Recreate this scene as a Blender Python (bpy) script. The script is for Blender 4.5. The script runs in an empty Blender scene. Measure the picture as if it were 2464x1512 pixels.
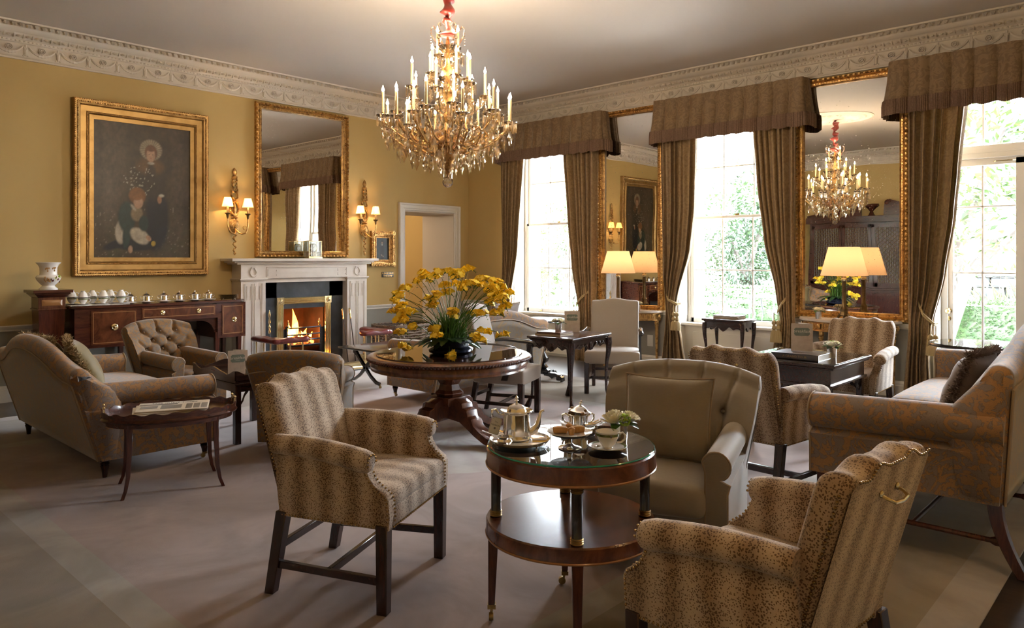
SKY, SUN, EXPO = 18.0, 5.0, 2.75
SCONCE, FIRE, LAMP, PASS, NEAR = 4.5, 3.5, 2.8, 12, 10  # PASS and NEAR power the added fill lights
import bpy, bmesh, math, random
from mathutils import Vector, Matrix, noise
C = bpy.context.scene.collection
sc = bpy.context.scene
PI = math.pi
RND = random.Random(7)
def V(*a): return Vector(a)
def lerp(a, b, t): return a + (b - a) * t
def sstep(a, b, x):
    t = max(0.0, min(1.0, (x - a) / (b - a))) if a != b else 0.0
    return t * t * (3 - 2 * t)

# ------------------------------------------------------------------ materials
MATS = {}
class NT:
    def __init__(s, name):
        m = bpy.data.materials.new(name); m.use_nodes = True
        s.m = m; s.t = m.node_tree; s.t.nodes.clear()
        s.out = s.t.nodes.new('ShaderNodeOutputMaterial')
        MATS[name] = m
    def n(s, ty, **kw):
        nd = s.t.nodes.new('ShaderNode' + ty)
        for k, v in kw.items():
            if k in nd.inputs: s.set(nd, k, v)
            else: setattr(nd, k, v)
        return nd
    def set(s, nd, k, v):
        if hasattr(v, 'is_output') or isinstance(v, bpy.types.NodeSocket): s.t.links.new(v, nd.inputs[k])
        elif isinstance(v, bpy.types.Node): s.t.links.new(v.outputs[0], nd.inputs[k])
        else:
            if isinstance(v, tuple) and len(v) == 3 and len(getattr(nd.inputs[k], 'default_value', (0, 0, 0))) == 4: v = (*v, 1)
            nd.inputs[k].default_value = v
    def coord(s, scale=(1, 1, 1), rot=(0, 0, 0), world=False):
        if world: src = s.n('NewGeometry').outputs['Position']
        else: src = s.n('TexCoord').outputs['Object']
        mp = s.n('Mapping'); s.t.links.new(src, mp.inputs['Vector'])
        mp.inputs['Scale'].default_value = scale; mp.inputs['Rotation'].default_value = rot
        return mp.outputs[0]
    def noise(s, vec, scale, detail=3, rough=.5, dist=0):
        return s.n('TexNoise', Vector=vec, Scale=scale, Detail=detail, Roughness=rough, Distortion=dist).outputs['Fac']
    def ramp(s, fac, stops):
        r = s.n('ValToRGB', Fac=fac); e = r.color_ramp.elements
        while len(e) < len(stops): e.new(.5)
        for i, (p, c) in enumerate(stops):
            e[i].position = p; e[i].color = (*c, 1) if len(c) == 3 else c
        return r.outputs['Color']
    def mix(s, fac, a, b, bt='MIX'):
        m = s.n('MixRGB', blend_type=bt); s.set(m, 'Fac', fac); s.set(m, 'Color1', a); s.set(m, 'Color2', b)
        return m.outputs[0]
    def math(s, op, a, b=0.0):
        m = s.n('Math', operation=op)
        for i, v in enumerate((a, b)):
            if isinstance(v, bpy.types.NodeSocket): s.t.links.new(v, m.inputs[i])
            else: m.inputs[i].default_value = v
        return m.outputs[0]
    def bump(s, h, strength=.3, dist=.01):
        return s.n('Bump', Height=h, Strength=strength, Distance=dist).outputs[0]
    def pbr(s, **kw):
        p = s.n('BsdfPrincipled')
        for k, v in kw.items(): s.set(p, k.replace('_', ' '), v)
        s.t.links.new(p.outputs[0], s.out.inputs[0]); return p

def simple(name, col, rough=.5, metal=0., c2=None, ns=8, bump=0., bs=40, coat=0., spec=.5, emis=None, es=0., sheen=0., stretch=(1, 1, 1), trans=0.):
    k = NT(name); co = k.coord(stretch)
    base = col
    if c2: base = k.ramp(k.noise(co, ns, 4, .55), [(.3, col), (.7, c2)])
    a = dict(Base_Color=base, Roughness=rough, Metallic=metal)
    p = k.pbr(**a)
    p.inputs['Specular IOR Level'].default_value = spec
    if coat: p.inputs['Coat Weight'].default_value = coat; p.inputs['Coat Roughness'].default_value = .08
    if sheen: p.inputs['Sheen Weight'].default_value = sheen; p.inputs['Sheen Roughness'].default_value = .4
    if emis: k.set(p, 'Emission Color', emis); p.inputs['Emission Strength'].default_value = es
    if bump: k.set(p, 'Normal', k.bump(k.noise(k.coord(), bs, 3), bump, .004))
    return k.m

def wood(name, c1, c2, axis=0, scale=6, rough=.25, coat=.4, flame=False):
    k = NT(name); st = [9, 9, 9]; st[axis] = 1.0
    if flame: st = [2.2, 2.2, 1.4]
    co = k.coord(tuple(st))
    f = k.noise(co, scale, 5, .6, 1.6 if flame else .6)
    col = k.ramp(f, [(.3, c2), (.68, c1)])
    fine = k.noise(k.coord(tuple(v * 6 for v in st)), 14, 2)
    col = k.mix(k.math('MULTIPLY', fine, .35), col, c2)
    p = k.pbr(Base_Color=col, Roughness=rough)
    p.inputs['Coat Weight'].default_value = coat; p.inputs['Coat Roughness'].default_value = .12
    return k.m

def leopard(name, axis):
    k = NT(name); co = k.coord()
    dist = k.n('TexNoise', Vector=co, Scale=110., Detail=1.)
    vadd = k.n('VectorMath', operation='MULTIPLY_ADD'); k.t.links.new(dist.outputs['Color'], vadd.inputs[0])
    vadd.inputs[1].default_value = (.006, .006, .006); k.t.links.new(co, vadd.inputs[2])
    vo = k.n('TexVoronoi', Vector=vadd.outputs[0], Scale=145., Randomness=.8)
    sep = k.n('SeparateXYZ', Vector=co)
    wob = k.noise(co, 5, 2)
    st = k.math('SINE', k.math('ADD', k.math('MULTIPLY', sep.outputs[axis], 2 * PI / .125), k.math('MULTIPLY', wob, 3.0)))
    band = k.ramp(st, [(.35, (0, 0, 0)), (.8, (1, 1, 1))])
    k2 = k.math('MULTIPLY', k.math('ADD', st, 1.0), .5)
    thr = k.math('ADD', .33, k.math('MULTIPLY', k2, .11))
    spot = k.math('LESS_THAN', vo.outputs['Distance'], thr)
    base = k.mix(k2, (.60, .475, .355), (.36, .245, .15))
    spc = k.mix(k2, (.13, .075, .042), (.07, .032, .018))
    nz = k.noise(co, 260, 1)
    col = k.mix(k.math('MULTIPLY', spot, .92), base, spc)
    col = k.mix(k.math('MULTIPLY', nz, .25), col, (.2, .14, .09))
    p = k.pbr(Base_Color=col, Roughness=.85)
    p.inputs['Sheen Weight'].default_value = .35; p.inputs['Sheen Roughness'].default_value = .5
    p.inputs['Specular IOR Level'].default_value = .2
    k.set(p, 'Normal', k.bump(k.noise(co, 400, 2), .25, .002))
    return k.m

def paisley(name, cg, co_, line, sc_=8.0, thr=.5):
    k = NT(name); co = k.coord()
    big = k.noise(co, sc_, 2, .5, 3.2)
    det = k.noise(co, sc_ * 3.2, 2, .5, 2.0)
    h = k.math('ADD', big, k.math('MULTIPLY', k.math('SUBTRACT', det, .5), .55))
    m = k.ramp(h, [(thr - .015, (0, 0, 0)), (thr + .015, (1, 1, 1))])
    edge = k.ramp(h, [(thr - .045, (0, 0, 0)), (thr - .02, (1, 1, 1)), (thr + .0, (1, 1, 1)), (thr + .02, (0, 0, 0))])
    ln = k.math('SINE', k.math('MULTIPLY', h, 110.0))
    lnm = k.ramp(ln, [(.55, (0, 0, 0)), (.95, (1, 1, 1))])
    col = k.mix(m, cg, co_)
    col = k.mix(k.math('MULTIPLY', lnm, .45), col, line)
    col = k.mix(k.math('MULTIPLY', edge, .6), col, line)
    p = k.pbr(Base_Color=col, Roughness=.72)
    p.inputs['Sheen Weight'].default_value = .5; p.inputs['Sheen Roughness'].default_value = .35
    p.inputs['Specular IOR Level'].default_value = .25
    k.set(p, 'Normal', k.bump(k.noise(co, 300, 2), .15, .002))
    return k.m

def velvet(name, c1, c2, sheen=.5, sc_=3):
    k = NT(name); co = k.coord((1, 1, 1))
    f = k.noise(co, sc_, 4, .6, .4)
    g = k.noise(k.coord((14, 14, 160)), 4, 2)
    col = k.mix(f, c1, c2); col = k.mix(k.math('MULTIPLY', g, .4), col, tuple(v * .62 for v in c1))
    p = k.pbr(Base_Color=col, Roughness=.62)
    p.inputs['Sheen Weight'].default_value = sheen; p.inputs['Sheen Roughness'].default_value = .35
    p.inputs['Specular IOR Level'].default_value = .3
    k.set(p, 'Normal', k.bump(g, .1, .002))
    return k.m

def damask(name, c1, c2, tl=.10):
    k = NT(name); co = k.coord()
    w = k.noise(co, 11, 3, .5, 3.0)
    m = k.ramp(w, [(.47, (0, 0, 0)), (.53, (1, 1, 1))])
    w2 = k.noise(co, 45, 2, .5, 2.0)
    col = k.mix(m, c1, c2); col = k.mix(k.math('MULTIPLY', w2, .3), col, c1)
    p = k.pbr(Base_Color=col, Roughness=.55)
    p.inputs['Sheen Weight'].default_value = .5; p.inputs['Sheen Roughness'].default_value = .3
    tr = k.n('BsdfTranslucent', Color=k.mix(.5, col, (.5, .4, .16)))
    mx = k.n('MixShader', Fac=tl); k.t.links.new(p.outputs[0], mx.inputs[1]); k.t.links.new(tr.outputs[0], mx.inputs[2])
    k.t.links.new(mx.outputs[0], k.out.inputs[0])
    return k.m

def gilt(name, c1=(.60, .37, .135), c2=(.24, .12, .045), rough=.34, s=25):
    k = NT(name); co = k.coord()
    f = k.noise(co, s, 4, .6)
    col = k.ramp(f, [(.34, c2), (.55, c1)])
    p = k.pbr(Base_Color=col, Roughness=rough, Metallic=.85)
    k.set(p, 'Normal', k.bump(k.noise(co, s * 4, 3), .25, .003))
    return k.m

def glassy(name, tint=(1, 1, 1), refl=.08, rough=0.0, gcol=(1, 1, 1)):
    k = NT(name)
    tr = k.n('BsdfTransparent', Color=tint); gl = k.n('BsdfGlossy', Color=gcol, Roughness=rough)
    fr = k.n('LayerWeight', Blend=.35)
    fac = k.math('ADD', k.math('MULTIPLY', fr.outputs['Fresnel'], .8), refl)
    mx = k.n('MixShader'); k.t.links.new(fac, mx.inputs[0]); k.t.links.new(tr.outputs[0], mx.inputs[1]); k.t.links.new(gl.outputs[0], mx.inputs[2])
    k.t.links.new(mx.outputs[0], k.out.inputs[0]); return k.m

def emit(name, col, st):
    k = NT(name); e = k.n('Emission', Color=col, Strength=st); k.t.links.new(e.outputs[0], k.out.inputs[0]); return k.m

def shade_mat(name, col, tl, es):
    k = NT(name)
    d = k.n('BsdfDiffuse', Color=col); t = k.n('BsdfTranslucent', Color=tl); mx = k.n('MixShader', Fac=.55)
    k.t.links.new(d.outputs[0], mx.inputs[1]); k.t.links.new(t.outputs[0], mx.inputs[2])
    k.t.links.new(mx.outputs[0], k.out.inputs[0]); return k.m

def leafmat(name, c1, c2, rough=.35, tl=.35):
    k = NT(name)
    oi = k.n('NewGeometry').outputs['Random Per Island']
    col = k.ramp(oi, [(0., c1), (1., c2)])
    p = k.pbr(Base_Color=col, Roughness=rough)
    t = k.n('BsdfTranslucent', Color=k.mix(.5, col, (.10, .16, .03))); mx = k.n('MixShader', Fac=tl)
    k.t.links.new(p.outputs[0], mx.inputs[1]); k.t.links.new(t.outputs[0], mx.inputs[2])
    k.t.links.new(mx.outputs[0], k.out.inputs[0]); return k.m

# ------------------------------------------------------------------ mesh builder
def frame_from(z, up=V(0, 0, 1)):
    z = z.normalized()
    if abs(z.dot(up)) > .98: up = V(1, 0, 0)
    x = up.cross(z).normalized(); y = z.cross(x)
    return x, y, z

class MB:
    def __init__(s): s.v = []; s.f = []; s.mi = []; s.cm = 0; s.fl = []; s.flat = False
    def mat(s, i): s.cm = i; return s
    def add(s, vs, fs, M=None):
        b = len(s.v)
        s.v += [tuple(M @ Vector(p)) if M else tuple(p) for p in vs]
        for f in fs: s.f.append(tuple(b + i for i in f)); s.mi.append(s.cm)
        return s
    def box(s, x0, y0, z0, x1, y1, z1, M=None):
        vs = [(x, y, z) for z in (z0, z1) for y in (y0, y1) for x in (x0, x1)]
        return s.add(vs, [(0, 2, 3, 1), (4, 5, 7, 6), (0, 1, 5, 4), (2, 6, 7, 3), (0, 4, 6, 2), (1, 3, 7, 5)], M)
    def cbox(s, c, d, M=None):
        return s.box(c[0] - d[0] / 2, c[1] - d[1] / 2, c[2] - d[2] / 2, c[0] + d[0] / 2, c[1] + d[1] / 2, c[2] + d[2] / 2, M)
    def prism(s, pts, a, b, axis='z', M=None):
        n = len(pts)
        def mk(p, h): return {'z': (p[0], p[1], h), 'y': (p[0], h, p[1]), 'x': (h, p[0], p[1])}[axis]
        vs = [mk(p, a) for p in pts] + [mk(p, b) for p in pts]
        fs = [(i, (i + 1) % n, n + (i + 1) % n, n + i) for i in range(n)]
        fs += [tuple(range(n))[::-1], tuple(range(n, 2 * n))]
        return s.add(vs, fs, M)
    def loft(s, rings, closed=True, caps=True, M=None, loop=False):
        n = len(rings[0]); vs = [p for r in rings for p in r]; fs = []
        m = len(rings)
        for i in range(m if loop else m - 1):
            for j in range(n if closed else n - 1):
                a = i * n + j; b = i * n + (j + 1) % n; i2 = ((i + 1) % m) * n
                fs.append((a, b, i2 + (j + 1) % n, i2 + j))
        if caps and closed and not loop:
            fs.append(tuple(range(n))[::-1]); fs.append(tuple((m - 1) * n + j for j in range(n)))
        return s.add(vs, fs, M)
    def lathe(s, prof, n=20, c=(0, 0, 0), M=None, a0=0., a1=2 * PI, sx=1., sy=1., lobes=0, lobe_amp=0):
        full = abs(a1 - a0 - 2 * PI) < 1e-6; k = n if full else n + 1
        rings = []
        for (r, z) in prof:
            rg = []
            for j in range(k):
                a = a0 + (a1 - a0) * j / n; rr = r * (1 + lobe_amp * math.cos(lobes * a)) if lobes else r
                rg.append((c[0] + rr * math.cos(a) * sx, c[1] + rr * math.sin(a) * sy, c[2] + z))
            rings.append(rg)
        s.loft(rings, closed=full, caps=False, M=M)
        if full:
            nb = len(s.v) - len(rings) * k
            if prof[0][0] < .03: s.f.append(tuple(range(nb, nb + k))[::-1]); s.mi.append(s.cm)
            if prof[-1][0] < .03: s.f.append(tuple(range(len(s.v) - k, len(s.v)))); s.mi.append(s.cm)
        return s
    def tube(s, pts, r, n=8, M=None, loop=False, flat=1.0, caps=True):
        pts = [Vector(p) for p in pts]; m = len(pts)
        rs = r if isinstance(r, (list, tuple)) else [r] * m
        rings = []; up = V(0, 0, 1); px = None
        for i, p in enumerate(pts):
            if loop: t = pts[(i + 1) % m] - pts[i - 1]
            else: t = pts[min(i + 1, m - 1)] - pts[max(i - 1, 0)]
            if t.length < 1e-9: t = V(0, 0, 1)
            t.normalize()
            if px is None: x, y, _ = frame_from(t)
            else:
                x = (px - t * px.dot(t))
                if x.length < 1e-6: x, y, _ = frame_from(t)
                x.normalize(); y = t.cross(x)
            px = x
            rings.append([tuple(p + x * (rs[i] * math.cos(2 * PI * j / n)) + y * (rs[i] * flat * math.sin(2 * PI * j / n))) for j in range(n)])
        return s.loft(rings, closed=True, caps=caps, M=M, loop=loop)
    def sweep(s, sec, path, M=None, loop=False, caps=True):
        """section points (u,v): u along x-frame, v along up"""
        rings = []; m = len(path); P = [Vector(p) for p in path]
        for i, p in enumerate(P):
            if loop: a = (P[i] - P[i - 1]).normalized(); b = (P[(i + 1) % m] - P[i]).normalized()
            else: a = (P[i] - P[max(i - 1, 0)]); b = (P[min(i + 1, m - 1)] - P[i]); a = a.normalized() if a.length else b.normalized(); b = b.normalized() if b.length else a
            t = (a + b).normalized(); up = V(0, 0, 1); x = t.cross(up).normalized()
            k = 1 / max(.3, a.cross(up).normalized().dot(x))
            rings.append([tuple(p + x * (u * k) + up * v) for (u, v) in sec])
        return s.loft(rings, closed=True, caps=caps, M=M, loop=loop)
    def ball(s, c, r, n=10, m=6, M=None, sc_=(1, 1, 1)):
        rings = []
        for i in range(m + 1):
            a = PI * i / m; rr = max(math.sin(a), .001) * r
            rings.append([(c[0] + rr * math.cos(2 * PI * j / n) * sc_[0], c[1] + rr * math.sin(2 * PI * j / n) * sc_[1], c[2] + r * math.cos(a) * sc_[2]) for j in range(n)])
        return s.loft(rings[::-1], M=M)
    def grid(s, fn, nu, nv, M=None, cu=False):
        vs = [tuple(fn(i / nu, j / nv)) for j in range(nv + 1) for i in range(nu + 1)]
        fs = [(j * (nu + 1) + i, j * (nu + 1) + i + 1, (j + 1) * (nu + 1) + i + 1, (j + 1) * (nu + 1) + i) for j in range(nv) for i in range(nu)]
        return s.add(vs, fs, M)
    def rbox(s, c, d, r, k=3, div=(4, 4, 4), fn=None, M=None):
        """rounded box centred c, dims d, edge radius r, warped by fn(x,y,z)"""
        h = [v / 2 for v in d]; r = min(r, *(v * .999 for v in h))
        ax = []
        for a in range(3):
            L = [-h[a] + r * (1 - math.cos(PI / 2 * i / k)) for i in range(k)]
            inner = [lerp(-h[a] + r, h[a] - r, i / div[a]) for i in range(div[a] + 1)]
            ax.append(L + inner + [-v for v in L[::-1]])
        vmap = {}; vs = []; fs = []
        def gv(p):
            key = tuple(round(v, 6) for v in p)
            if key not in vmap:
                q = [max(-h[i] + r, min(h[i] - r, p[i])) for i in range(3)]
                dd = Vector([p[i] - q[i] for i in range(3)])
                if dd.length > 1e-9: dd = dd.normalized() * r
                w = [q[i] + dd[i] + c[i] for i in range(3)]
                if fn: w = fn(*w)
                vmap[key] = len(vs); vs.append(tuple(w))
            return vmap[key]
        for a in range(3):
            u, w = (a + 1) % 3, (a + 2) % 3
            for sg in (-1, 1):
                for i in range(len(ax[u]) - 1):
                    for j in range(len(ax[w]) - 1):
                        q = []
                        for (ii, jj) in ((i, j), (i + 1, j), (i + 1, j + 1), (i, j + 1)):
                            p = [0, 0, 0]; p[a] = sg * h[a]; p[u] = ax[u][ii]; p[w] = ax[w][jj]; q.append(gv(p))
                        fs.append(tuple(q if sg > 0 else q[::-1]))
        return s.add(vs, fs, M)
    def build(s, name, mats, parent=None, ang=40, bevel=0., seg=2, sub=0, weld=False, flat=False, loc=None):
        me = bpy.data.meshes.new(name); me.from_pydata(s.v, [], s.f)
        if not isinstance(mats, (list, tuple)): mats = [mats]
        for m in mats: me.materials.append(MATS[m] if isinstance(m, str) else m)
        bm = bmesh.new(); bm.from_mesh(me)
        bm.faces.ensure_lookup_table()
        for i, f in enumerate(bm.faces): f.material_index = s.mi[i]; f.smooth = not flat
        if weld: bmesh.ops.remove_doubles(bm, verts=bm.verts, dist=1e-5)
        bmesh.ops.recalc_face_normals(bm, faces=bm.faces)
        ca = math.radians(ang)
        if not flat:
            for e in bm.edges:
                if len(e.link_faces) == 2:
                    if e.calc_face_angle(0) > ca: e.smooth = False
        bm.to_mesh(me); bm.free()
        o = bpy.data.objects.new(name, me); C.objects.link(o)
        if parent: o.parent = parent
        if loc: o.location = loc
        if bevel:
            b = o.modifiers.new('Bevel', 'BEVEL'); b.width = bevel; b.segments = seg; b.limit_method = 'ANGLE'; b.angle_limit = math.radians(50); b.harden_normals = False
        if sub:
            b = o.modifiers.new('Sub', 'SUBSURF'); b.levels = sub; b.render_levels = sub
        return o

def thing(name, label, cat, loc=(0, 0, 0), face=None, rz=0., group=None):
    """an Empty at the thing's base; face = world direction its front (local -Y) looks at"""
    o = bpy.data.objects.new(name, None); C.objects.link(o); o.empty_display_size = .05
    o.location = loc
    if face: rz = math.atan2(face[0], -face[1])
    o.rotation_euler = (0, 0, rz)
    return tag(o, label, cat, group)
def tag(o, label, cat, group=None, kind=None):
    o['label'] = label; o['category'] = cat
    if group: o['group'] = group
    if kind: o['kind'] = kind
    return o
def struct(o): o['kind'] = 'structure'; return o
def kids(o): return [c for c in C.objects if c.parent == o]
def dup(root, loc, rz=None, label=None, group=None, face=None):
    def cp(o, par):
        c = o.copy(); C.objects.link(c)
        if par: c.parent = par
        for ch in kids(o): cp(ch, c)
        return c
    r = cp(root, None); r.location = loc
    if face: rz = math.atan2(face[0], -face[1])
    if rz is not None: r.rotation_euler = (0, 0, rz)
    if label: r['label'] = label
    if group: r['group'] = group
    return r
def text(name, body, size, mat, parent, loc, rot=(PI / 2, 0, 0), ext=.0006, align='CENTER', sx=1., space=1.):
    cu = bpy.data.curves.new(name, 'FONT'); cu.body = body; cu.size = size; cu.extrude = ext; cu.align_x = align; cu.align_y = 'CENTER'
    cu.resolution_u = 2; cu.space_character = space
    cu.materials.append(MATS[mat])
    tmp = bpy.data.objects.new('tmp', cu); C.objects.link(tmp); dg = bpy.context.evaluated_depsgraph_get()
    me = bpy.data.meshes.new_from_object(tmp.evaluated_get(dg)); bpy.data.objects.remove(tmp); bpy.data.curves.remove(cu)
    o = bpy.data.objects.new(name, me); C.objects.link(o); o.parent = parent; o.location = loc; o.rotation_euler = rot; o.scale = (sx, 1, 1)
    return o
def arc(cx, cz, r, a0, a1, n): return [(cx + r * math.cos(math.radians(lerp(a0, a1, i / n))), cz + r * math.sin(math.radians(lerp(a0, a1, i / n)))) for i in range(n + 1)]
# ------------------------------------------------------------------ palette
simple('wall_yellow', (.56, .405, .165), .75, c2=(.52, .37, .145), ns=1.2, bump=.08, bs=220)
simple('wall_grey', (.30, .29, .255), .7, c2=(.27, .26, .23), ns=1.5)
simple('trim_white', (.72, .695, .65), .45)
simple('plaster', (.66, .60, .525), .7)
simple('ceiling_paint', (.50, .455, .41), .85, c2=(.485, .44, .40), ns=.6)
simple('marble', (.74, .70, .66), .25, c2=(.62, .56, .52), ns=3, spec=.5)
simple('slate', (.018, .022, .03), .28, c2=(.05, .06, .075), ns=5)
simple('soot', (.02, .013, .01), .9, c2=(.06, .03, .018), ns=6)
simple('iron', (.035, .037, .045), .38, .6)
simple('brass', (.86, .72, .42), .16, 1.)
simple('old_brass', (.42, .29, .11), .35, .9, c2=(.2, .13, .05), ns=30)
simple('bronze', (.22, .15, .07), .4, .85, c2=(.10, .065, .03), ns=24)
simple('silver', (.94, .93, .92), .10, 1.)
simple('silver_dull', (.80, .78, .74), .22, 1., c2=(.55, .51, .46), ns=9)
gilt('gilt'); gilt('gilt_bright', (.78, .50, .19), (.42, .23, .07), .28, 18); gilt('gilt_dark', (.55, .30, .10), (.16, .07, .025), .4, 30)
gilt('gilt_flat', (.42, .265, .10), (.29, .17, .06), .42, 5)
wood('mahogany', (.115, .032, .016), (.035, .010, .007), 0)
wood('mahogany_z', (.125, .030, .016), (.038, .010, .007), 2)
wood('mahogany_flame', (.19, .062, .024), (.060, .017, .009), 0, 3.6, flame=True)
wood('darkwood', (.050, .020, .014), (.016, .007, .006), 2)
wood('darkwood_x', (.050, .020, .014), (.018, .008, .007), 0)
wood('blackwood', (.018, .012, .012), (.008, .006, .006), 2, coat=.7)
wood('oak_red', (.17, .062, .028), (.065, .02, .012), 2)
simple('inlay', (.36, .17, .06), .3, coat=.3)
wood('floor_boards', (.060, .042, .034), (.022, .016, .014), 1, 4, rough=.32, coat=.25)
leopard('leopard_x', 0); leopard('leopard_y', 1)
paisley('paisley', (.245, .195, .168), (.38, .215, .10), (.15, .105, .085), 7.5)
paisley('paisley_plain', (.26, .215, .17), (.33, .22, .11), (.21, .165, .125), 7, .56)
paisley('paisley_dark', (.19, .145, .11), (.27, .15, .06), (.11, .075, .05), 12)
velvet('taupe_velvet', (.27, .225, .175), (.36, .305, .24), .7)
velvet('taupe_linen', (.40, .345, .295), (.36, .31, .265), .2)
velvet('olive_velvet', (.30, .25, .13), (.20, .16, .08), .7, 9)
velvet('mink_velvet', (.16, .125, .105), (.24, .19, .165), .7, 9)
velvet('tan_velvet', (.33, .23, .12), (.25, .17, .085), .5)
simple('fringe_brown', (.26, .20, .17), .8, c2=(.15, .11, .09), ns=60)
simple('fringe_gold', (.46, .34, .18), .8, c2=(.30, .20, .09), ns=60)
simple('piping', (.33, .25, .17), .6)
simple('nail', (.50, .34, .14), .25, 1.)
simple('leather', (.14, .018, .018), .28, c2=(.09, .010, .012), ns=8, coat=.35)
damask('curtain', (.37, .255, .135), (.27, .175, .09)); damask('pelmet', (.265, .178, .095), (.19, .12, .062), .0)
simple('curtain_fringe', (.25, .155, .10), .8, c2=(.15, .09, .058), ns=80)
simple('lining', (.62, .60, .50), .8)
simple('rope', (.45, .35, .18), .6)
simple('red_silk', (.26, .022, .012), .35, c2=(.12, .010, .008), ns=10, sheen=.4)
simple('porcelain', (.86, .85, .83), .12, coat=.5)
simple('green_band', (.28, .36, .14), .25, c2=(.08, .09, .03), ns=60)
simple('paper', (.72, .68, .62), .7); simple('white_paper', (.85, .83, .8), .6)
simple('menu_cover', (.60, .53, .47), .6, c2=(.50, .42, .37), ns=30)
simple('menu_label', (.17, .215, .195), .6); simple('menu_text', (.72, .70, .66), .6)
simple('ink', (.05, .045, .045), .7); simple('ink_grey', (.25, .24, .235), .7)
simple('book_blue', (.018, .026, .055), .3, c2=(.10, .085, .075), ns=6, coat=.4)
simple('book_tan', (.46, .34, .23), .5); simple('book_brown', (.13, .06, .035), .5); simple('book_grey', (.20, .24, .29), .5)
simple('book_pages', (.78, .75, .68), .7)
simple('cake', (.52, .29, .10), .8, c2=(.38, .19, .055), ns=30, bump=.5, bs=120)
simple('sugar_brown', (.40, .23, .11), .8, c2=(.28, .14, .06), ns=60); simple('sugar_white', (.85, .83, .78), .7)
simple('petal_yellow', (.93, .60, .018), .5, c2=(.95, .74, .10), ns=24, spec=.2)
simple('petal_white', (.84, .82, .70), .5, c2=(.78, .74, .55), ns=14); simple('cream_net', (.27, .24, .21), .8); simple('petal_lime', (.38, .58, .06), .6, bump=.4, bs=90)
leafmat('stem_green', (.05, .12, .018), (.10, .21, .03)); leafmat('leaf_dark', (.018, .045, .018), (.035, .09, .025), .28, .15)
leafmat('leaf_lime', (.10, .24, .025), (.06, .17, .02))
simple('bowl_black', (.012, .014, .024), .22, c2=(.02, .024, .045), ns=5)
simple('wicker', (.22, .15, .10), .6, c2=(.07, .045, .03), ns=26)
simple('candle', (.50, .36, .18), .6)
emit('flame_bulb', (1., .80, .56), 125.); emit('sconce_bulb', (1., .55, .2), 15.)
shade_mat('lamp_shade', (.70, .56, .43), (.80, .60, .42), 0); shade_mat('sconce_shade', (.85, .72, .45), (.95, .78, .42), 0)
emit('lamp_bulb', (1., .66, .36), 9.)
glassy('crystal', (1., .96, .90), .30, .05, (1., .94, .85)); glassy('glass_pane', (1, 1, 1), .0)
glassy('glass_clear', (.95, .98, .96), .06); glassy('table_glass', (.90, .91, .89), .09)
simple('glass_edge', (.02, .30, .20), .1, coat=.5)
simple('terrace', (.62, .60, .57), .8, c2=(.56, .54, .50), ns=2); simple('stone', (.045, .05, .05), .85, c2=(.018, .02, .02), ns=5, bump=.6, bs=12)
simple('render_white', (.80, .80, .78), .8); simple('slate_roof', (.04, .045, .05), .7); simple('lawn', (.035, .06, .02), .9, c2=(.02, .04, .012), ns=9)
simple('bark', (.03, .024, .02), .9); simple('garden_iron', (.02, .026, .03), .5, .3); simple('seat_pad', (.7, .68, .62), .8)
leafmat('leaf_magnolia', (.008, .026, .010), (.045, .062, .016), .35, .12); leafmat('leaf_light', (.022, .045, .018), (.065, .09, .045), .6, .15)
leafmat('leaf_hedge', (.010, .026, .008), (.028, .050, .018), .6, .1); leafmat('leaf_mid', (.007, .020, .010), (.020, .040, .020), .5, .1)
leafmat('straw', (.08, .06, .045), (.14, .11, .085), .7, .1); leafmat('blossom', (.20, .21, .15), (.3, .3, .25), .6, .1)
def mirror_mat():
    k = NT('antique_mirror'); co = k.coord()
    sp = k.n('TexVoronoi', Vector=co, Scale=26.); nz = k.noise(co, 3, 3)
    thr = k.math('MULTIPLY', nz, .17); d = k.math('LESS_THAN', sp.outputs['Distance'], thr)
    sp2 = k.n('TexNoise', Vector=co, Scale=150., Detail=2.)
    d2 = k.math('GREATER_THAN', sp2.outputs['Fac'], .72)
    dd = k.math('MULTIPLY', k.math('MAXIMUM', d, d2), .55)
    col = k.mix(dd, (.80, .765, .70), (.22, .17, .12))
    g = k.pbr(Base_Color=col, Metallic=1., Roughness=k.math('MULTIPLY', dd, .5))
    k.set(g, 'Normal', k.bump(k.noise(co, 1.1, 1), .25, .012))
mirror_mat()
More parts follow.
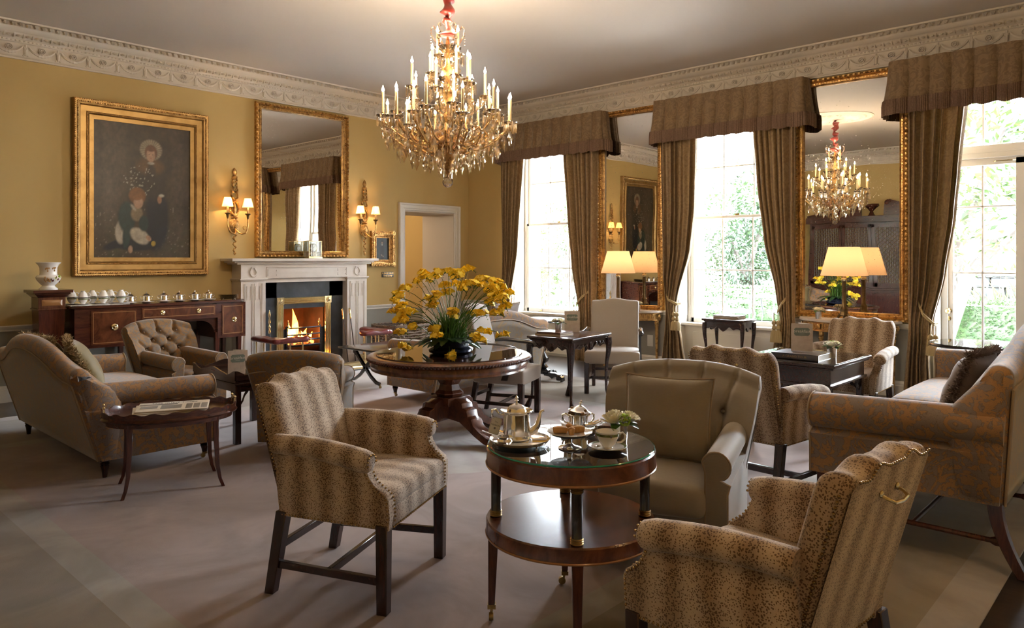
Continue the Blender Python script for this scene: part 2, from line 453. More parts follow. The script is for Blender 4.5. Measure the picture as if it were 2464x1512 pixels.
def carpet_mat():
    k = NT('carpet'); co = k.coord(world=True)
    sep = k.n('SeparateXYZ', Vector=co); x, y = sep.outputs[0], sep.outputs[1]
    def gt(a, v): return k.math('GREATER_THAN', a, v)
    # distance to carpet edge (x -.05..7.15, y .62..7.95)
    ex = k.math('MINIMUM', k.math('SUBTRACT', x, -.05), k.math('SUBTRACT', 7.15, x))
    ey = k.math('MINIMUM', k.math('SUBTRACT', y, .62), k.math('SUBTRACT', 7.95, y))
    e = k.math('MINIMUM', ex, ey)
    wob = k.noise(co, .9, 4, .6)
    field = (.30, .225, .205)
    nap = k.ramp(k.noise(co, 1.6, 4, .62, .8), [(.36, (.72, .70, .68)), (.62, (1.08, 1.08, 1.1))])
    border = k.ramp(k.noise(co, 2.2, 3, .6, 1.), [(.3, (.205, .170, .115)), (.7, (.255, .205, .155))])
    col = k.mix(k.math('LESS_THAN', e, 1.15), field, border)
    s1 = k.math('MULTIPLY', k.math('LESS_THAN', e, 1.30), k.math('GREATER_THAN', e, 1.15))
    col = k.mix(k.math('MULTIPLY', s1, .8), col, (.30, .28, .235))
    s2 = k.math('MULTIPLY', k.math('LESS_THAN', e, .18), k.math('GREATER_THAN', e, .0))
    col = k.mix(k.math('MULTIPLY', s2, .7), col, (.34, .31, .30))
    # faint medallion under the centre table
    dx = k.math('SUBTRACT', x, 4.05); dy = k.math('SUBTRACT', y, 4.45)
    r = k.math('SQRT', k.math('ADD', k.math('MULTIPLY', dx, dx), k.math('MULTIPLY', dy, dy)))
    an = k.math('ARCTAN2', dy, dx); ray = k.math('SINE', k.math('MULTIPLY', an, 22.0))
    med = k.math('MULTIPLY', k.math('LESS_THAN', r, 1.05), k.math('ADD', .6, k.math('MULTIPLY', ray, .3)))
    col = k.mix(k.math('MULTIPLY', med, .75), col, (.42, .405, .36))
    ctr = k.math('LESS_THAN', r, .16); col = k.mix(k.math('MULTIPLY', ctr, .5), col, (.30, .24, .23))
    col = k.mix(1., col, nap, 'MULTIPLY')
    p = k.pbr(Base_Color=col, Roughness=.95)
    p.inputs['Sheen Weight'].default_value = .35; p.inputs['Sheen Roughness'].default_value = .5; p.inputs['Specular IOR Level'].default_value = .1
    k.set(p, 'Normal', k.bump(k.noise(co, 420, 2), .35, .004))
carpet_mat()
def fire_mat():
    k = NT('fire'); co = k.coord((1, 1, .55))
    sep = k.n('SeparateXYZ', Vector=k.coord()); n_ = k.noise(co, 7, 3, .6, .6)
    h = sep.outputs[2]
    col = k.ramp(k.math('SUBTRACT', k.math('ADD', n_, .25), k.math('MULTIPLY', h, 1.1)), [(.1, (1., .12, .01)), (.35, (1., .34, .03)), (.62, (1., .70, .22))])
    e = k.n('Emission', Color=col, Strength=6.5); k.t.links.new(e.outputs[0], k.out.inputs[0])
fire_mat()
def ember():
    k = NT('ember'); co = k.coord(); n_ = k.noise(co, 22, 3, .6)
    col = k.ramp(n_, [(.45, (.02, .006, .003)), (.62, (1., .16, .02))]); p = k.pbr(Base_Color=(.03, .02, .018), Roughness=.9)
    k.set(p, 'Emission Color', col); p.inputs['Emission Strength'].default_value = 3.
ember()
# ------------------------------------------------------------------ room shell
XW, YW, XB, YN, ZC = 8.47, 8.84, -.40, -.35, 3.84
DADO = .745
def wall_map(side):
    return {'left': lambda u, d, z: (u, YW - d, z), 'right': lambda u, d, z: (XW - d, u, z),
            'back': lambda u, d, z: (XB + d, u, z), 'near': lambda u, d, z: (u, YN + d, z)}[side]
def wall(side, u0, u1, holes, th):
    m = MB(); f = wall_map(side)
    us = sorted({u0, u1, *[h[0] for h in holes], *[h[1] for h in holes]})
    zs = sorted({-.3, DADO, ZC + .1, *[h[2] for h in holes], *[h[3] for h in holes]})
    for i in range(len(us) - 1):
        for j in range(len(zs) - 1):
            cu, cz = (us[i] + us[i + 1]) / 2, (zs[j] + zs[j + 1]) / 2
            if any(h[0] < cu < h[1] and h[2] < cz < h[3] for h in holes): continue
            m.mat(0 if cz > DADO else 1)
            a = f(us[i], 0, zs[j]); b = f(us[i + 1], -th, zs[j + 1])
            m.box(min(a[0], b[0]), min(a[1], b[1]), zs[j], max(a[0], b[0]), max(a[1], b[1]), zs[j + 1])
    return struct(m.build('wall_' + side, ['wall_yellow', 'wall_grey'], flat=True))
W1, W2, FD = (6.44, 7.86), (3.53, 4.95), (.60, 1.96)
wall('left', XB - .2, XW + .6, [(7.11, 8.15, -.3, 2.18), (4.98, 5.72, .02, .90)], .77)
wall('right', YN - .2, YW, [(W1[0], W1[1], 0, 3.36), (W2[0], W2[1], 0, 3.36), (FD[0], FD[1], 0, 3.36)], .58)
wall('back', YN - .2, YW, [], .2); wall('near', XB, XW, [], .2)
m = MB(); m.box(XB - .2, YN - .2, -.3, XW + .6, YW + .77, -.012); struct(m.build('floor', 'floor_boards', flat=True))
m = MB(); m.box(XB - .2, YN - .2, ZC, XW + .6, YW + .77, ZC + .15); struct(m.build('ceiling', 'ceiling_paint', flat=True))
# carpet
m = MB(); m.rbox((3.55, 4.285, -.006), (7.2, 7.33, .0115), .005, 1, (1, 1, 1))
tag(m.build('carpet', 'carpet'), 'large mauve-beige carpet with a greenish border covering most of the dark floorboards', 'carpet')

# cornice
PROF = [(0, 3.49), (.028, 3.49), (.030, 3.505), (.018, 3.515), (.014, 3.53), (.014, 3.655), (.026, 3.662), (.028, 3.69), (.045, 3.70), (.06, 3.72), (.085, 3.745),
        (.10, 3.748), (.12, 3.755), (.135, 3.785), (.150, 3.79), (.152, 3.822), (.20, 3.824), (.205, 3.84), (0, 3.845)]
m = MB(); m.sweep([(-d, z) for d, z in PROF], [(XB, YN, 0), (XW, YN, 0), (XW, YW, 0), (XB, YW, 0)], loop=True)
struct(m.build('trim_1', 'plaster', ang=50))
def ornaments(side, u0, u1, name):
    m = MB(); f = wall_map(side)
    def P(u, d, z): return f(u, d, z)
    n = int((u1 - u0) / .066); s = (u1 - u0) / n                       # shells
    for i in range(n):
        u = u0 + (i + .5) * s; w = s * .40
        for (a, b) in ((-1., -.2), (-.55, .55), (.2, 1.)):
            lo = [(u + a * w * .5, 3.790), (u + b * w * .5, 3.790), (u + b * w, 3.814), (u + (a + b) / 2 * w, 3.822), (u + a * w, 3.814)]
            m.add([P(q[0], .146, q[1]) for q in lo] + [P(lerp(u, q[0], .8), .190, q[1] - .002) for q in lo],
                  [(5, 6, 7, 8, 9)] + [(k, (k + 1) % 5, 5 + (k + 1) % 5, 5 + k) for k in range(5)])
    n = int((u1 - u0) / .082); s = (u1 - u0) / n                       # egg row
    for i in range(n):
        u = u0 + (i + .5) * s
        r1 = [P(u + .024 * math.cos(a), .062 - .018 * math.sin(a), 3.722 + .021 * math.sin(a)) for a in [2 * PI * k / 8 for k in range(8)]]
        r2 = [P(u + .014 * math.cos(a), .080 - .010 * math.sin(a), 3.718 + .013 * math.sin(a)) for a in [2 * PI * k / 8 for k in range(8)]]
        m.loft([r1, r2]); m.add([P(u + s / 2 - .004, .045, 3.70), P(u + s / 2 + .004, .045, 3.70), P(u + s / 2, .088, 3.742), P(u + s / 2, .075, 3.70)], [(0, 1, 2), (0, 3, 2), (1, 3, 2)])
    n = int((u1 - u0) / .038); s = (u1 - u0) / n                       # bead row
    for i in range(n):
        u = u0 + (i + .5) * s
        m.add([P(u - .013, .026, 3.666), P(u + .013, .026, 3.666), P(u + .013, .026, 3.688), P(u - .013, .026, 3.688), P(u, .038, 3.677)], [(0, 1, 4), (1, 2, 4), (2, 3, 4), (3, 0, 4)])
    n = int((u1 - u0) / .29); s = (u1 - u0) / n                        # frieze swags
    for i in range(n):
        u = u0 + (i + .5) * s
        for (r0, r1_, d) in ((.034, .028, .024), (.020, .013, .026)):
            A = [2 * PI * k / 12 for k in range(12)]
            m.loft([[P(u + rr * math.cos(a), dd, 3.605 + rr * math.sin(a)) for a in A] for rr, dd in ((r0, .012), (r0, d + .008), (r1_, d + .008), (r1_ - .003, .016))], caps=False)
        m.loft([[P(u + .012 * math.cos(a), .012, 3.605 + .012 * math.sin(a)) for a in A], [P(u + .006 * math.cos(a), .026, 3.605 + .006 * math.sin(a)) for a in A]])
        pts = [V(*P(u + t * s * .40, .019, 3.628 - .068 * (1 - t * t) ** .8)) for t in [k / 9 - 1 for k in range(19)]]
        m.tube(pts, [.009 + .011 * (1 - abs(k / 9 - 1)) + (.004 if k % 2 else 0) for k in range(19)], 6)
        uu = u + s / 2
        for (du, z0, z1, r) in ((0, 3.535, 3.60, .019), (-.014, 3.59, 3.62, .011), (.014, 3.59, 3.62, .011), (0, 3.60, 3.648, .011)):
            m.tube([P(uu + du * .3, .018, z0), P(uu + du, .018, z1)], [r * .7, r], 6)
        for sg in (-1, 1):
            m.tube([P(uu, .018, 3.555), P(uu + sg * .018, .018, 3.54), P(uu + sg * .024, .018, 3.53)], [.006, .006, .009], 6)
            m.tube([P(uu, .018, 3.62), P(uu + sg * .022, .018, 3.628), P(uu + sg * .036, .018, 3.618)], [.005, .006, .008], 6)
    return struct(m.build(name, 'plaster', ang=30))
ornaments('left', XB + .2, XW - .15, 'trim_2'); ornaments('right', YN + .2, YW - .15, 'trim_3'); ornaments('back', YN + .2, YW - .15, 'trim_4')

def moulding(name, side, spans, prof, mat='trim_white'):
    m = MB(); f = wall_map(side)
    for (a, b) in spans: m.loft([[f(a, d, z) for d, z in prof], [f(b, d, z) for d, z in prof]])
    return struct(m.build(name, mat, ang=30))
DP = [(0, .705), (.012, .705), (.016, .715), (.012, .722), (.03, .745), (.034, .757), (.028, .765), (0, .765)]
BP = [(0, -.012), (.024, -.012), (.024, .105), (.018, .115), (.020, .13), (.012, .142), (.010, .155), (0, .155)]
LS = [(XB, 4.30), (6.30, 7.01), (8.34, XW)]; RS = [(YN, FD[0] - .1), (FD[1] + .12, W2[0] - .1), (W2[1] + .1, W1[0] - .1), (W1[1] + .1, YW)]
moulding('trim_5', 'left', LS, DP); moulding('trim_6', 'right', RS, DP); moulding('trim_7', 'back', [(YN, YW)], DP); moulding('trim_8', 'near', [(XB, XW)], DP)
moulding('baseboard_left', 'left', LS, BP); moulding('baseboard_right', 'right', RS, BP); moulding('baseboard_back', 'back', [(YN, YW)], BP); moulding('baseboard_near', 'near', [(XB, XW)], BP)

# ceiling rose
m = MB(); m.lathe([(.62, 0), (.62, -.012), (.58, -.022), (.55, -.014), (.50, -.012), (.47, -.03), (.43, -.03), (.40, -.014), (.12, -.012), (.10, -.04), (.03, -.05)], 48, (4.05, 4.47, ZC))
for ring, (R0, L, w, n) in enumerate(((.15, .22, .045, 12), (.30, .12, .03, 24))):
    for i in range(n):
        a = 2 * PI * (i + .5 * ring) / n; ca, sa = math.cos(a), math.sin(a)
        def q(r, t, z): return (4.05 + ca * r - sa * t, 4.47 + sa * r + ca * t, ZC + z)
        m.add([q(R0, 0, -.012), q(R0 + L * .5, w, -.014), q(R0 + L, 0, -.03), q(R0 + L * .5, -w, -.014), q(R0 + L * .5, 0, -.045)], [(0, 1, 4), (1, 2, 4), (2, 3, 4), (3, 0, 4)])
struct(m.build('trim_9', 'plaster', ang=25))

# doorway with deep passage, architrave and the room beyond
dr = thing('door_1', 'white panelled doorway with a deep cream passage beyond the small gilt-framed picture', 'doorway', (0, 0, 0)); struct(dr)
m = MB()
sec = [(0, 0), (.0, .018), (.012, .03), (.03, .026), (.036, .034), (.075, .03), (.082, .042), (.098, .045), (.105, .03), (.105, 0)]
def arch(m, x0, x1, zt, w):
    P = [(x0, -.012), (x0, zt), (x1, zt), (x1, -.012)]
    rings = []
    for k, (x, z) in enumerate(P):
        sx = -1 if k < 2 else 1; sz = 1 if k in (1, 2) else 0
        rings.append([(x + sx * u * w / .105, YW - d, z + sz * u * w / .105) for u, d in sec])
    m.loft(rings)
arch(m, 7.12, 8.14, 2.18, .12); m.build('architrave', 'trim_white', dr, ang=25)
m = MB(); m.box(7.11, YW - .002, -.3, 7.125, YW + .775, 2.18); m.box(8.135, YW - .002, -.3, 8.15, YW + .775, 2.18); m.box(7.11, YW - .002, 2.165, 8.15, YW + .775, 2.18)
m.build('door_lining', 'plaster', dr, flat=True)
struct((MB().box(5.4, YW + .77, -.4, 10.2, 12.6, -.22)).build('floor_passage', 'floor_boards', flat=True))
m = MB(); m.mat(0); m.box(5.4, 12.4, .52, 9.2, 12.55, 3.2); m.box(9.0, YW + .70, .52, 9.2, 12.5, 3.2); m.box(5.3, YW + .77, .52, 5.4, 12.5, 3.2)
m.mat(1); m.box(5.4, 12.4, -.3, 9.2, 12.55, .52); m.box(9.0, YW + .70, -.3, 9.2, 12.5, .52); m.box(5.3, YW + .77, -.3, 5.4, 12.5, .52)
m.mat(2); m.box(5.4, 12.36, .50, 9.0, 12.4, .57); m.box(5.3, YW + .70, 3.2, 9.2, 12.6, 3.3); m.box(5.4, 12.38, -.25, 9.0, 12.4, -.08)
struct(m.build('wall_passage', ['wall_yellow', 'wall_grey', 'trim_white'], flat=True))
struct((MB().box(7.125, YW, -.23, 8.135, YW + .77, -.01)).build('floor_ramp', 'carpet', flat=True))
m = MB(); m.tube([(7.20, YW + .06, .80), (7.9, YW + .66, .98)], .014, 8); m.tube([(7.24, YW + .10, .81), (7.24, YW + .10, .2), (7.14, YW + .10, .2)], .01, 8); m.tube([(7.86, YW + .63, .97), (8.12, YW + .66, .97)], .01, 8)
tag(m.build('handrail', 'brass'), 'slim brass handrail inside the white doorway', 'handrail')

# ------------------------------------------------------------------ windows
def sash_window(name, y0, y1, label):
    w = thing(name, label, 'window'); struct(w)
    g0, g1 = y0 + .10, y1 - .10; zt = 3.30; zs = .61; zm = 1.98
    m = MB()                                                  # linings, apron, shutters
    m.box(8.68, y0, -.012, 9.04, y1, zs - .03)
    m.box(8.672, y0 + .14, .12, 8.68, y1 - .14, zs - .12)
    for (a, b) in ((y0, y0 + .012), (y1 - .012, y1)):
        m.box(8.465, a, -.012, 8.79, b, 3.36)
    m.box(8.465, y0, 3.345, 8.79, y1, 3.36)
    for s, yy in ((1, y0 + .012), (-1, y1 - .012)):
        for (za, zb) in ((.08, .56), (.70, 1.88), (2.08, 3.2)):
            a, b = sorted((yy, yy + s * .010)); m.box(8.51, a, za, 8.74, b, zb)
    m.build('window_lining', 'trim_white', w, bevel=.003, seg=1)
    m = MB(); m.box(8.60, y0 - .0, zs - .035, 8.80, y1 + .0, zs); m.build('sill', 'trim_white', w, bevel=.006)
    m = MB(); m.box(8.76, y0 + .02, zs, 8.86, g0 - .045, zt + .05); m.box(8.76, g1 + .045, zs, 8.86, y1 - .02, zt + .05); m.box(8.76, y0, zt + .0, 8.86, y1, zt + .06)
    m.build('window_frame', 'trim_white', w, bevel=.003, seg=1)
    m = MB(); m.box(8.86, y0 - .3, -.2, 9.05, g0 + .0, 3.5); m.box(8.86, g1, -.2, 9.05, y1 + .3, 3.5); m.box(8.86, y0, 3.30, 9.05, y1, 3.5)
    m.box(8.86, g0, .4, 9.13, g1, zs - .02)
    m.build('outer_reveal', 'render_white', w, flat=True)
    for nm, za, zb, x in (('upper_sash', zm - .02, zt, 8.825), ('lower_sash', zs, zm + .02, 8.785)):
        m = MB(); h = .018
        m.box(x - h, g0 - .045, za, x + h, g0 + .002, zb); m.box(x - h, g1 - .002, za, x + h, g1 + .045, zb)
        m.box(x - h, g0 - .04, za, x + h, g1 + .04, za + (.06 if za < 1 else .036)); m.box(x - h, g0 - .04, zb - .036, x + h, g1 + .04, zb)
        for k in (1, 2):
            y = lerp(g0, g1, k / 3); m.box(x - .011, y - .009, za + .01, x + .011, y + .009, zb - .01)
        z = 1.30 if za < 1 else 2.63
        m.box(x - .011, g0, z - .009, x + .011, g1, z + .009)
        s_ = m.build(nm, 'trim_white', w, bevel=.003, seg=1)
        m = MB(); m.box(x - .0015, g0 - .01, za + .01, x + .0015, g1 + .01, zb - .01); m.build('pane', 'glass_pane', s_, flat=True)
    m = MB(); m.ball((8.755, (y0 + y1) / 2 + .35, zs + .03), .016, 8, 6); m.cbox((8.76, (y0 + y1) / 2 + .35, zs + .02), (.02, .05, .02)); m.build('sash_lift', 'brass', w)
    m = MB(); m.cbox((8.785, (y0 + y1) / 2, zm + .03), (.03, .06, .02)); m.build('sash_catch', 'brass', w)
    return w
sash_window('window_1', *W1, 'tall white sash window in the corner by the doorway, garden trees outside')
sash_window('window_2', *W2, 'tall white sash window between the two gilt pier mirrors')
fd = thing('window_3', 'white glazed garden door with a brass knob and transom, at the right edge', 'french door'); struct(fd)
m = MB(); y0, y1 = FD
for (a, b) in ((y0, y0 + .012), (y1 - .012, y1)): m.box(8.465, a, -.012, 8.74, b, 3.36)
m.box(8.465, y0, 3.345, 8.74, y1, 3.36); m.box(8.60, y0, 0, 9.04, y1, .02)
m.build('door_lining', 'trim_white', fd, flat=True)
m = MB(); m.box(8.74, y1 - .07, 0, 8.88, y1 - .012, 3.35); m.box(8.74, y0 + .012, 0, 8.88, y0 + .07, 3.35); m.box(8.74, y0, 2.47, 8.89, y1, 2.60); m.box(8.735, y0, 2.52, 8.74, y1, 2.53); m.box(8.74, y0, 3.28, 8.88, y1, 3.35)
m.build('door_frame', 'trim_white', fd, bevel=.004, seg=1)
m = MB(); m.box(8.88, y0 - .3, -.2, 9.05, y0 + .02, 3.5); m.box(8.88, y1 - .02, -.2, 9.05, y1 + .3, 3.5); m.build('outer_reveal', 'render_white', fd, flat=True)
lf = MB(); x0, x1 = 8.775, 8.825
lf.box(x0, 1.845, .02, x1, 1.93, 2.46); lf.box(x0, .63, .02, x1, .72, 2.46); lf.box(x0, .63, .02, x1, 1.93, .57); lf.box(x0, .63, 2.40, x1, 1.93, 2.47); lf.box(x0, 1.22, .02, x1, 1.30, 2.46)
lf.box(x0 - .008, 1.36, .10, x0, 1.84, .50)
for y in (1.585, .98): lf.box(x0 + .012, y - .009, .57, x1 - .012, y + .009, 2.41)
for z in (1.30, 1.98): lf.box(x0 + .012, .72, z - .009, x1 - .012, 1.85, z + .009)
d_ = lf.build('door_leaf', 'trim_white', fd, bevel=.003, seg=1)
MB().box(8.799, .72, .57, 8.801, 1.85, 2.41).build('pane', 'glass_pane', d_, flat=True)
MB().box(8.80, .66, 2.6, 8.803, 1.90, 3.29).build('transom_pane', 'glass_pane', fd, flat=True)
MB().box(8.79, 1.57, 2.6, 8.81, 1.59, 3.29).build('transom_bar', 'trim_white', fd, flat=True)
m = MB(); MX = Matrix.Translation((8.775, 1.888, .90)) @ Matrix.Rotation(-PI / 2, 4, 'Y')
m.lathe([(.032, 0), (.032, .006), (.012, .010), (.010, .03), (.022, .036), (.027, .048), (.020, .060), (.002, .062)], 16, M=MX)
MX = Matrix.Translation((8.775, 1.888, .82)) @ Matrix.Rotation(-PI / 2, 4, 'Y'); m.lathe([(.026, 0), (.026, .005), (.018, .008), (.002, .009)], 16, M=MX)
m.build('door_knob', 'brass', d_)
m = MB(); m.tube([(8.76, 1.30, 2.43), (8.735, 1.32, 2.43), (8.735, 1.46, 2.43), (8.76, 1.48, 2.43)], .006, 6); m.build('bolt_rail', 'brass', d_)

# ------------------------------------------------------------------ curtains and pelmets
def pelmet(y0, y1, label):
    t = thing('pelmet', label, 'pelmet', (0, 0, 0), group='fringed pelmets over the windows')
    L = y1 - y0; D = .20; tot = L + 2 * D; n = 13
    def base(s):
        if s < D: return V(XW - s, y1, 0), V(0, 1, 0)
        if s < D + L: return V(XW - D, y1 - (s - D), 0), V(-1, 0, 0)
        return V(XW - D + (s - D - L), y0, 0), V(0, -1, 0)
    def fn(u, v, zt, zb, fr=False):
        s = u * tot; p, nn = base(s)
        for k in (D, D + L):                     # rounded corners
            w = max(0, 1 - abs(s - k) / .06)
            nn = (nn + (V(-1, 0, 0) + V(0, 1 if k == D else -1, 0)) * w * .9).normalized()
        ph = (s / tot * n) % 1.0
        tri = (.5 - .5 * math.cos(2 * PI * ph)) ** .40 * (1 - .25 * math.exp(-((ph - .5) / .10) ** 2))
        full = lerp(.030, .060, v if not fr else 1)
        off = full * tri + (.035 * (v if not fr else 1.0) ** 2)
        z = lerp(zt, zb, v) - .018 * tri * (v if not fr else 1)
        if fr:
            off += .006 + .0065 * math.sin(s * 2 * PI / .016) * min(1, v * 4); z -= 0
            z -= .006 * math.sin(s * 37) * v
        q = p + nn * off
        return (q.x, q.y, z)
    m = MB(); m.grid(lambda u, v: fn(u, v, 3.49, 3.07), 13 * 14, 8); m.build('valance', 'pelmet', t, ang=80)
    m = MB(); m.grid(lambda u, v: fn(u, v, 3.10, 2.94, True), int(tot / .004), 5)
    m.build('fringe', 'curtain_fringe', t, ang=180)
    m = MB(); m.box(XW - D + .012, y0 + .012, 3.44, XW, y1 - .012, 3.485); m.build('pelmet_board', 'darkwood', t)
    return t
pelmet(5.995, 7.95, 'brown fringed pelmet over the corner window, nearest the doorway')
pelmet(3.215, 5.146, 'brown fringed pelmet between the two gilt pier mirrors, over the middle window')
pelmet(.22, 2.32, 'brown fringed pelmet over the glazed garden door at the right edge')

def interp(tab, z):
    tab = sorted(tab)
    if z <= tab[0][0]: return tab[0][1]
    for (a, b), (c, d) in zip(tab, tab[1:]):
        if z <= c: return lerp(b, d, sstep(a, c, z) * .35 + (z - a) / (c - a) * .65)
    return tab[-1][1]
def curtain(name, outer, inner, ztie, folds, label, x=8.33, grp='damask curtains at the windows'):
    t = thing(name, label, 'curtain', (0, 0, 0), group=grp)
    rnd = random.Random(hash(label) % 1000 if False else len(label) * 7 + folds)
    folds = max(5, folds - 2); phs = [rnd.uniform(-.38, .38) for _ in range(folds + 2)]
    def fn(u, v):
        z = lerp(3.1, .0, v); yo, yi = interp(outer, z), interp(inner, z)
        w = abs(yo - yi); k = folds * u; i = int(k); fr = k - i
        ph = lerp(phs[i], phs[i + 1], fr)
        a = 2 * PI * (k + ph)
        tight = math.exp(-((z - ztie) / .16) ** 2)
        amp = lerp(.040, .018, tight) * (1 + .35 * math.sin(3.1 * u * 5 + 1.3))
        xx = x + amp * math.sin(a) + .012 * math.sin(2 * a + 1.0 + z * .7) + .035 * tight * (0) - .05 * tight * math.sin(PI * u)
        yy = lerp(yo, yi, u) + .35 * amp * math.sin(a + .9) * (1 if 0 < u < 1 else 0)
        return (xx, yy, z)
    m = MB(); m.grid(fn, folds * 16, 60); o = m.build('drape', 'curtain', t, ang=180)
    so = o.modifiers.new('s', 'SOLIDIFY'); so.thickness = .006; so.offset = 0
    # the leading edge lining
    yi0 = 0
    return t
def tieback(parent, hook, knot, tz):
    m = MB(); hx, hy, hz = hook; kx, ky, kz = knot
    sgn = -1 if ky < hy else 1
    for dz in (0, .016):
        m.tube([(hx, hy, hz + dz), (hx - .06, lerp(hy, ky, .15), hz - .02 + dz), (kx - .03, lerp(hy, ky, .6), lerp(hz, kz, .65) + dz), (kx, ky, kz + dz), (kx + .06, ky + sgn * .015, kz + .01 + dz)], .009, 8)
    m.ball((hx, hy, hz), .02, 8, 6)
    r = m.build('tieback_rope', 'rope', parent)
    for dy in (-.02, .028):
        m = MB(); c = (kx - .03, ky + dy, kz)
        m.tube([(c[0], c[1], c[2]), (c[0], c[1], c[2] - .09)], .006, 6)
        m.lathe([(.004, -.085), (.022, -.10), (.026, -.125), (.014, -.145), (.022, -.16), (.026, -.185), (.014, -.20)], 14, c)
        m.lathe([(.014, -.20), (.034, -.225), (.040, -.30), (.043, tz - kz)], 40, c, lobes=20, lobe_amp=.05)
        m.build('tassel', 'rope', parent)
c = curtain('curtain', [(0, 5.10), (.8, 5.0), (1.2, 5.06), (3.1, 5.10)], [(0, 4.70), (.4, 4.77), (.80, 4.86), (.95, 4.83), (1.57, 4.64), (2.1, 4.58), (3.1, 4.555)], .85, 8, 'tied-back damask curtain on the left of the middle window, right of the far pier mirror')
tieback(c, (8.44, 5.08, 1.02), (8.25, 4.80, .86), .54)
c = curtain('curtain', [(0, 3.30), (.9, 3.335), (3.1, 3.325)], [(0, 3.62), (.4, 3.58), (.74, 3.50), (1.08, 3.55), (1.65, 3.69), (2.34, 3.78), (3.1, 3.84)], .8, 9, 'tied-back damask curtain on the right of the middle window, left of the large pier mirror')
tieback(c, (8.44, 3.35, 1.10), (8.25, 3.50, .83), .49)
c = curtain('curtain', [(0, 7.9), (.7, 7.93), (3.1, 7.955)], [(0, 7.62), (.69, 7.77), (1.59, 7.585), (3.1, 7.45)], .7, 8, 'tied-back damask curtain in the far corner, left of the corner window')
tieback(c, (8.44, 7.93, 1.0), (8.25, 7.78, .74), .42)
c = curtain('curtain', [(0, 6.14), (.8, 6.14), (3.1, 6.115)], [(0, 6.475), (.75, 6.42), (1.34, 6.535), (1.94, 6.61), (3.1, 6.72)], .78, 9, 'tied-back damask curtain on the right of the corner window')
tieback(c, (8.44, 6.15, 1.06), (8.25, 6.40, .80), .46)
c = curtain('curtain', [(0, 2.20), (.75, 2.15), (3.1, 2.15)], [(0, 1.94), (.45, 1.965), (.79, 1.93), (1.29, 1.82), (1.87, 1.73), (2.36, 1.69), (3.1, 1.62)], .78, 8, 'tied-back damask curtain beside the glazed garden door')
tieback(c, (8.44, 2.13, 1.05), (8.25, 1.90, .78), .50)
def light(name, ty, loc, energy, col, **kw):
    L = bpy.data.lights.new(name, ty); L.energy = energy; L.color = col
    for k, v in kw.items(): setattr(L, k, v)
    o = bpy.data.objects.new(name, L); C.objects.link(o); o.location = loc; return o
light('passage_fill', 'POINT', (7.0, 11.3, 2.3), PASS, (1, .80, .58), shadow_soft_size=.12)  # added fill for the dark room beyond the doorway, no fitting there
# ------------------------------------------------------------------ outside
GZ = -.05
struct((MB().box(9.05, -12, GZ - .2, 16.0, 24, GZ)).build('ground_terrace', 'terrace', flat=True))
struct((MB().box(16.0, -25, GZ - .25, 60, 60, GZ - .02)).build('ground_lawn', 'lawn', flat=True))
def leaves(m, fn, n, size, rnd, lw=.42, fold=.15, droop=.3):
    """n leaf blades around points fn() -> (position, outward direction)"""
    for _ in range(n):
        p, d = fn(); s = size * rnd.uniform(.65, 1.25)
        d = (d + V(rnd.gauss(0, .55), rnd.gauss(0, .55), rnd.gauss(0, .4) - droop * .3)).normalized()
        sd = d.cross(V(rnd.gauss(0, .5), rnd.gauss(0, .5), 1)).normalized(); up = sd.cross(d)
        a = p; b = p + d * s * .5 + sd * s * lw * .5 + up * s * fold * .3; c_ = p + d * s; e = p + d * s * .5 - sd * s * lw * .5 + up * s * fold * .3; q = p + d * s * .5
        m.add([a, b, c_, e, q], [(0, 1, 4), (1, 2, 4), (2, 3, 4), (3, 0, 4)])
def blob_fn(blobs, rnd):
    W = [b[3] ** 2 for b in blobs]
    def f():
        x, y, z, r = rnd.choices(blobs, W)[0]
        d = V(rnd.gauss(0, 1), rnd.gauss(0, 1), rnd.gauss(0, 1)).normalized()
        return V(x, y, z) + d * r * rnd.uniform(.55, 1.0), d
    return f
def tree(name, label, cat, loc, blobs, n, size, mat, trunk_r, seed, grp=None, extra=None):
    rnd = random.Random(seed); t = thing(name, label, cat, loc, group=grp)
    m = MB(); leaves(m, blob_fn(blobs, rnd), n, size, rnd); m.build('foliage', mat, t, ang=180)
    m = MB()
    for (x, y, z, r) in blobs[:7]:
        m.tube([(0, 0, 0), (x * .2, y * .2, z * .45), (x * .7, y * .7, z * .8), (x, y, z)], [trunk_r, trunk_r * .7, trunk_r * .4, trunk_r * .15], 6)
    m.build('trunk', 'bark', t)
    if extra:
        m = MB(); leaves(m, blob_fn(blobs, rnd), extra[0], extra[1], rnd, lw=.9); m.build('blossom', extra[2], t, ang=180)
    return t
rb = random.Random(3)
tree('magnolia_tree', 'glossy-leaved magnolia tree outside the glazed garden door', 'tree', (15.2, 3.3, GZ), [(-.9, .2, 2.0, .75), (-.7, -1.2, 2.3, .85), (-.5, .6, 3.0, .8), (0, -.6, 3.3, .9), (-.3, -2.0, 2.8, .9), (.2, .8, 4.1, .7), (.5, -1.0, 4.3, .8), (0, -2.2, 3.7, .8), (-1.2, -.4, 1.6, .5), (.2, .9, 2.2, .7), (-.2, 1.3, 3.4, .6)], 3800, .22, 'leaf_magnolia', .12, 11)
tree('garden_tree', 'dense dark green tree outside the left part of the middle window', 'tree', (20.5, 9.6, GZ), [(0, 0, 1.7, 1.2), (-.3, .6, 2.6, 1.0), (.3, -.5, 3.2, 1.0), (0, .5, .9, .9)], 5200, .16, 'leaf_mid', .12, 12, 'trees beyond the terrace')
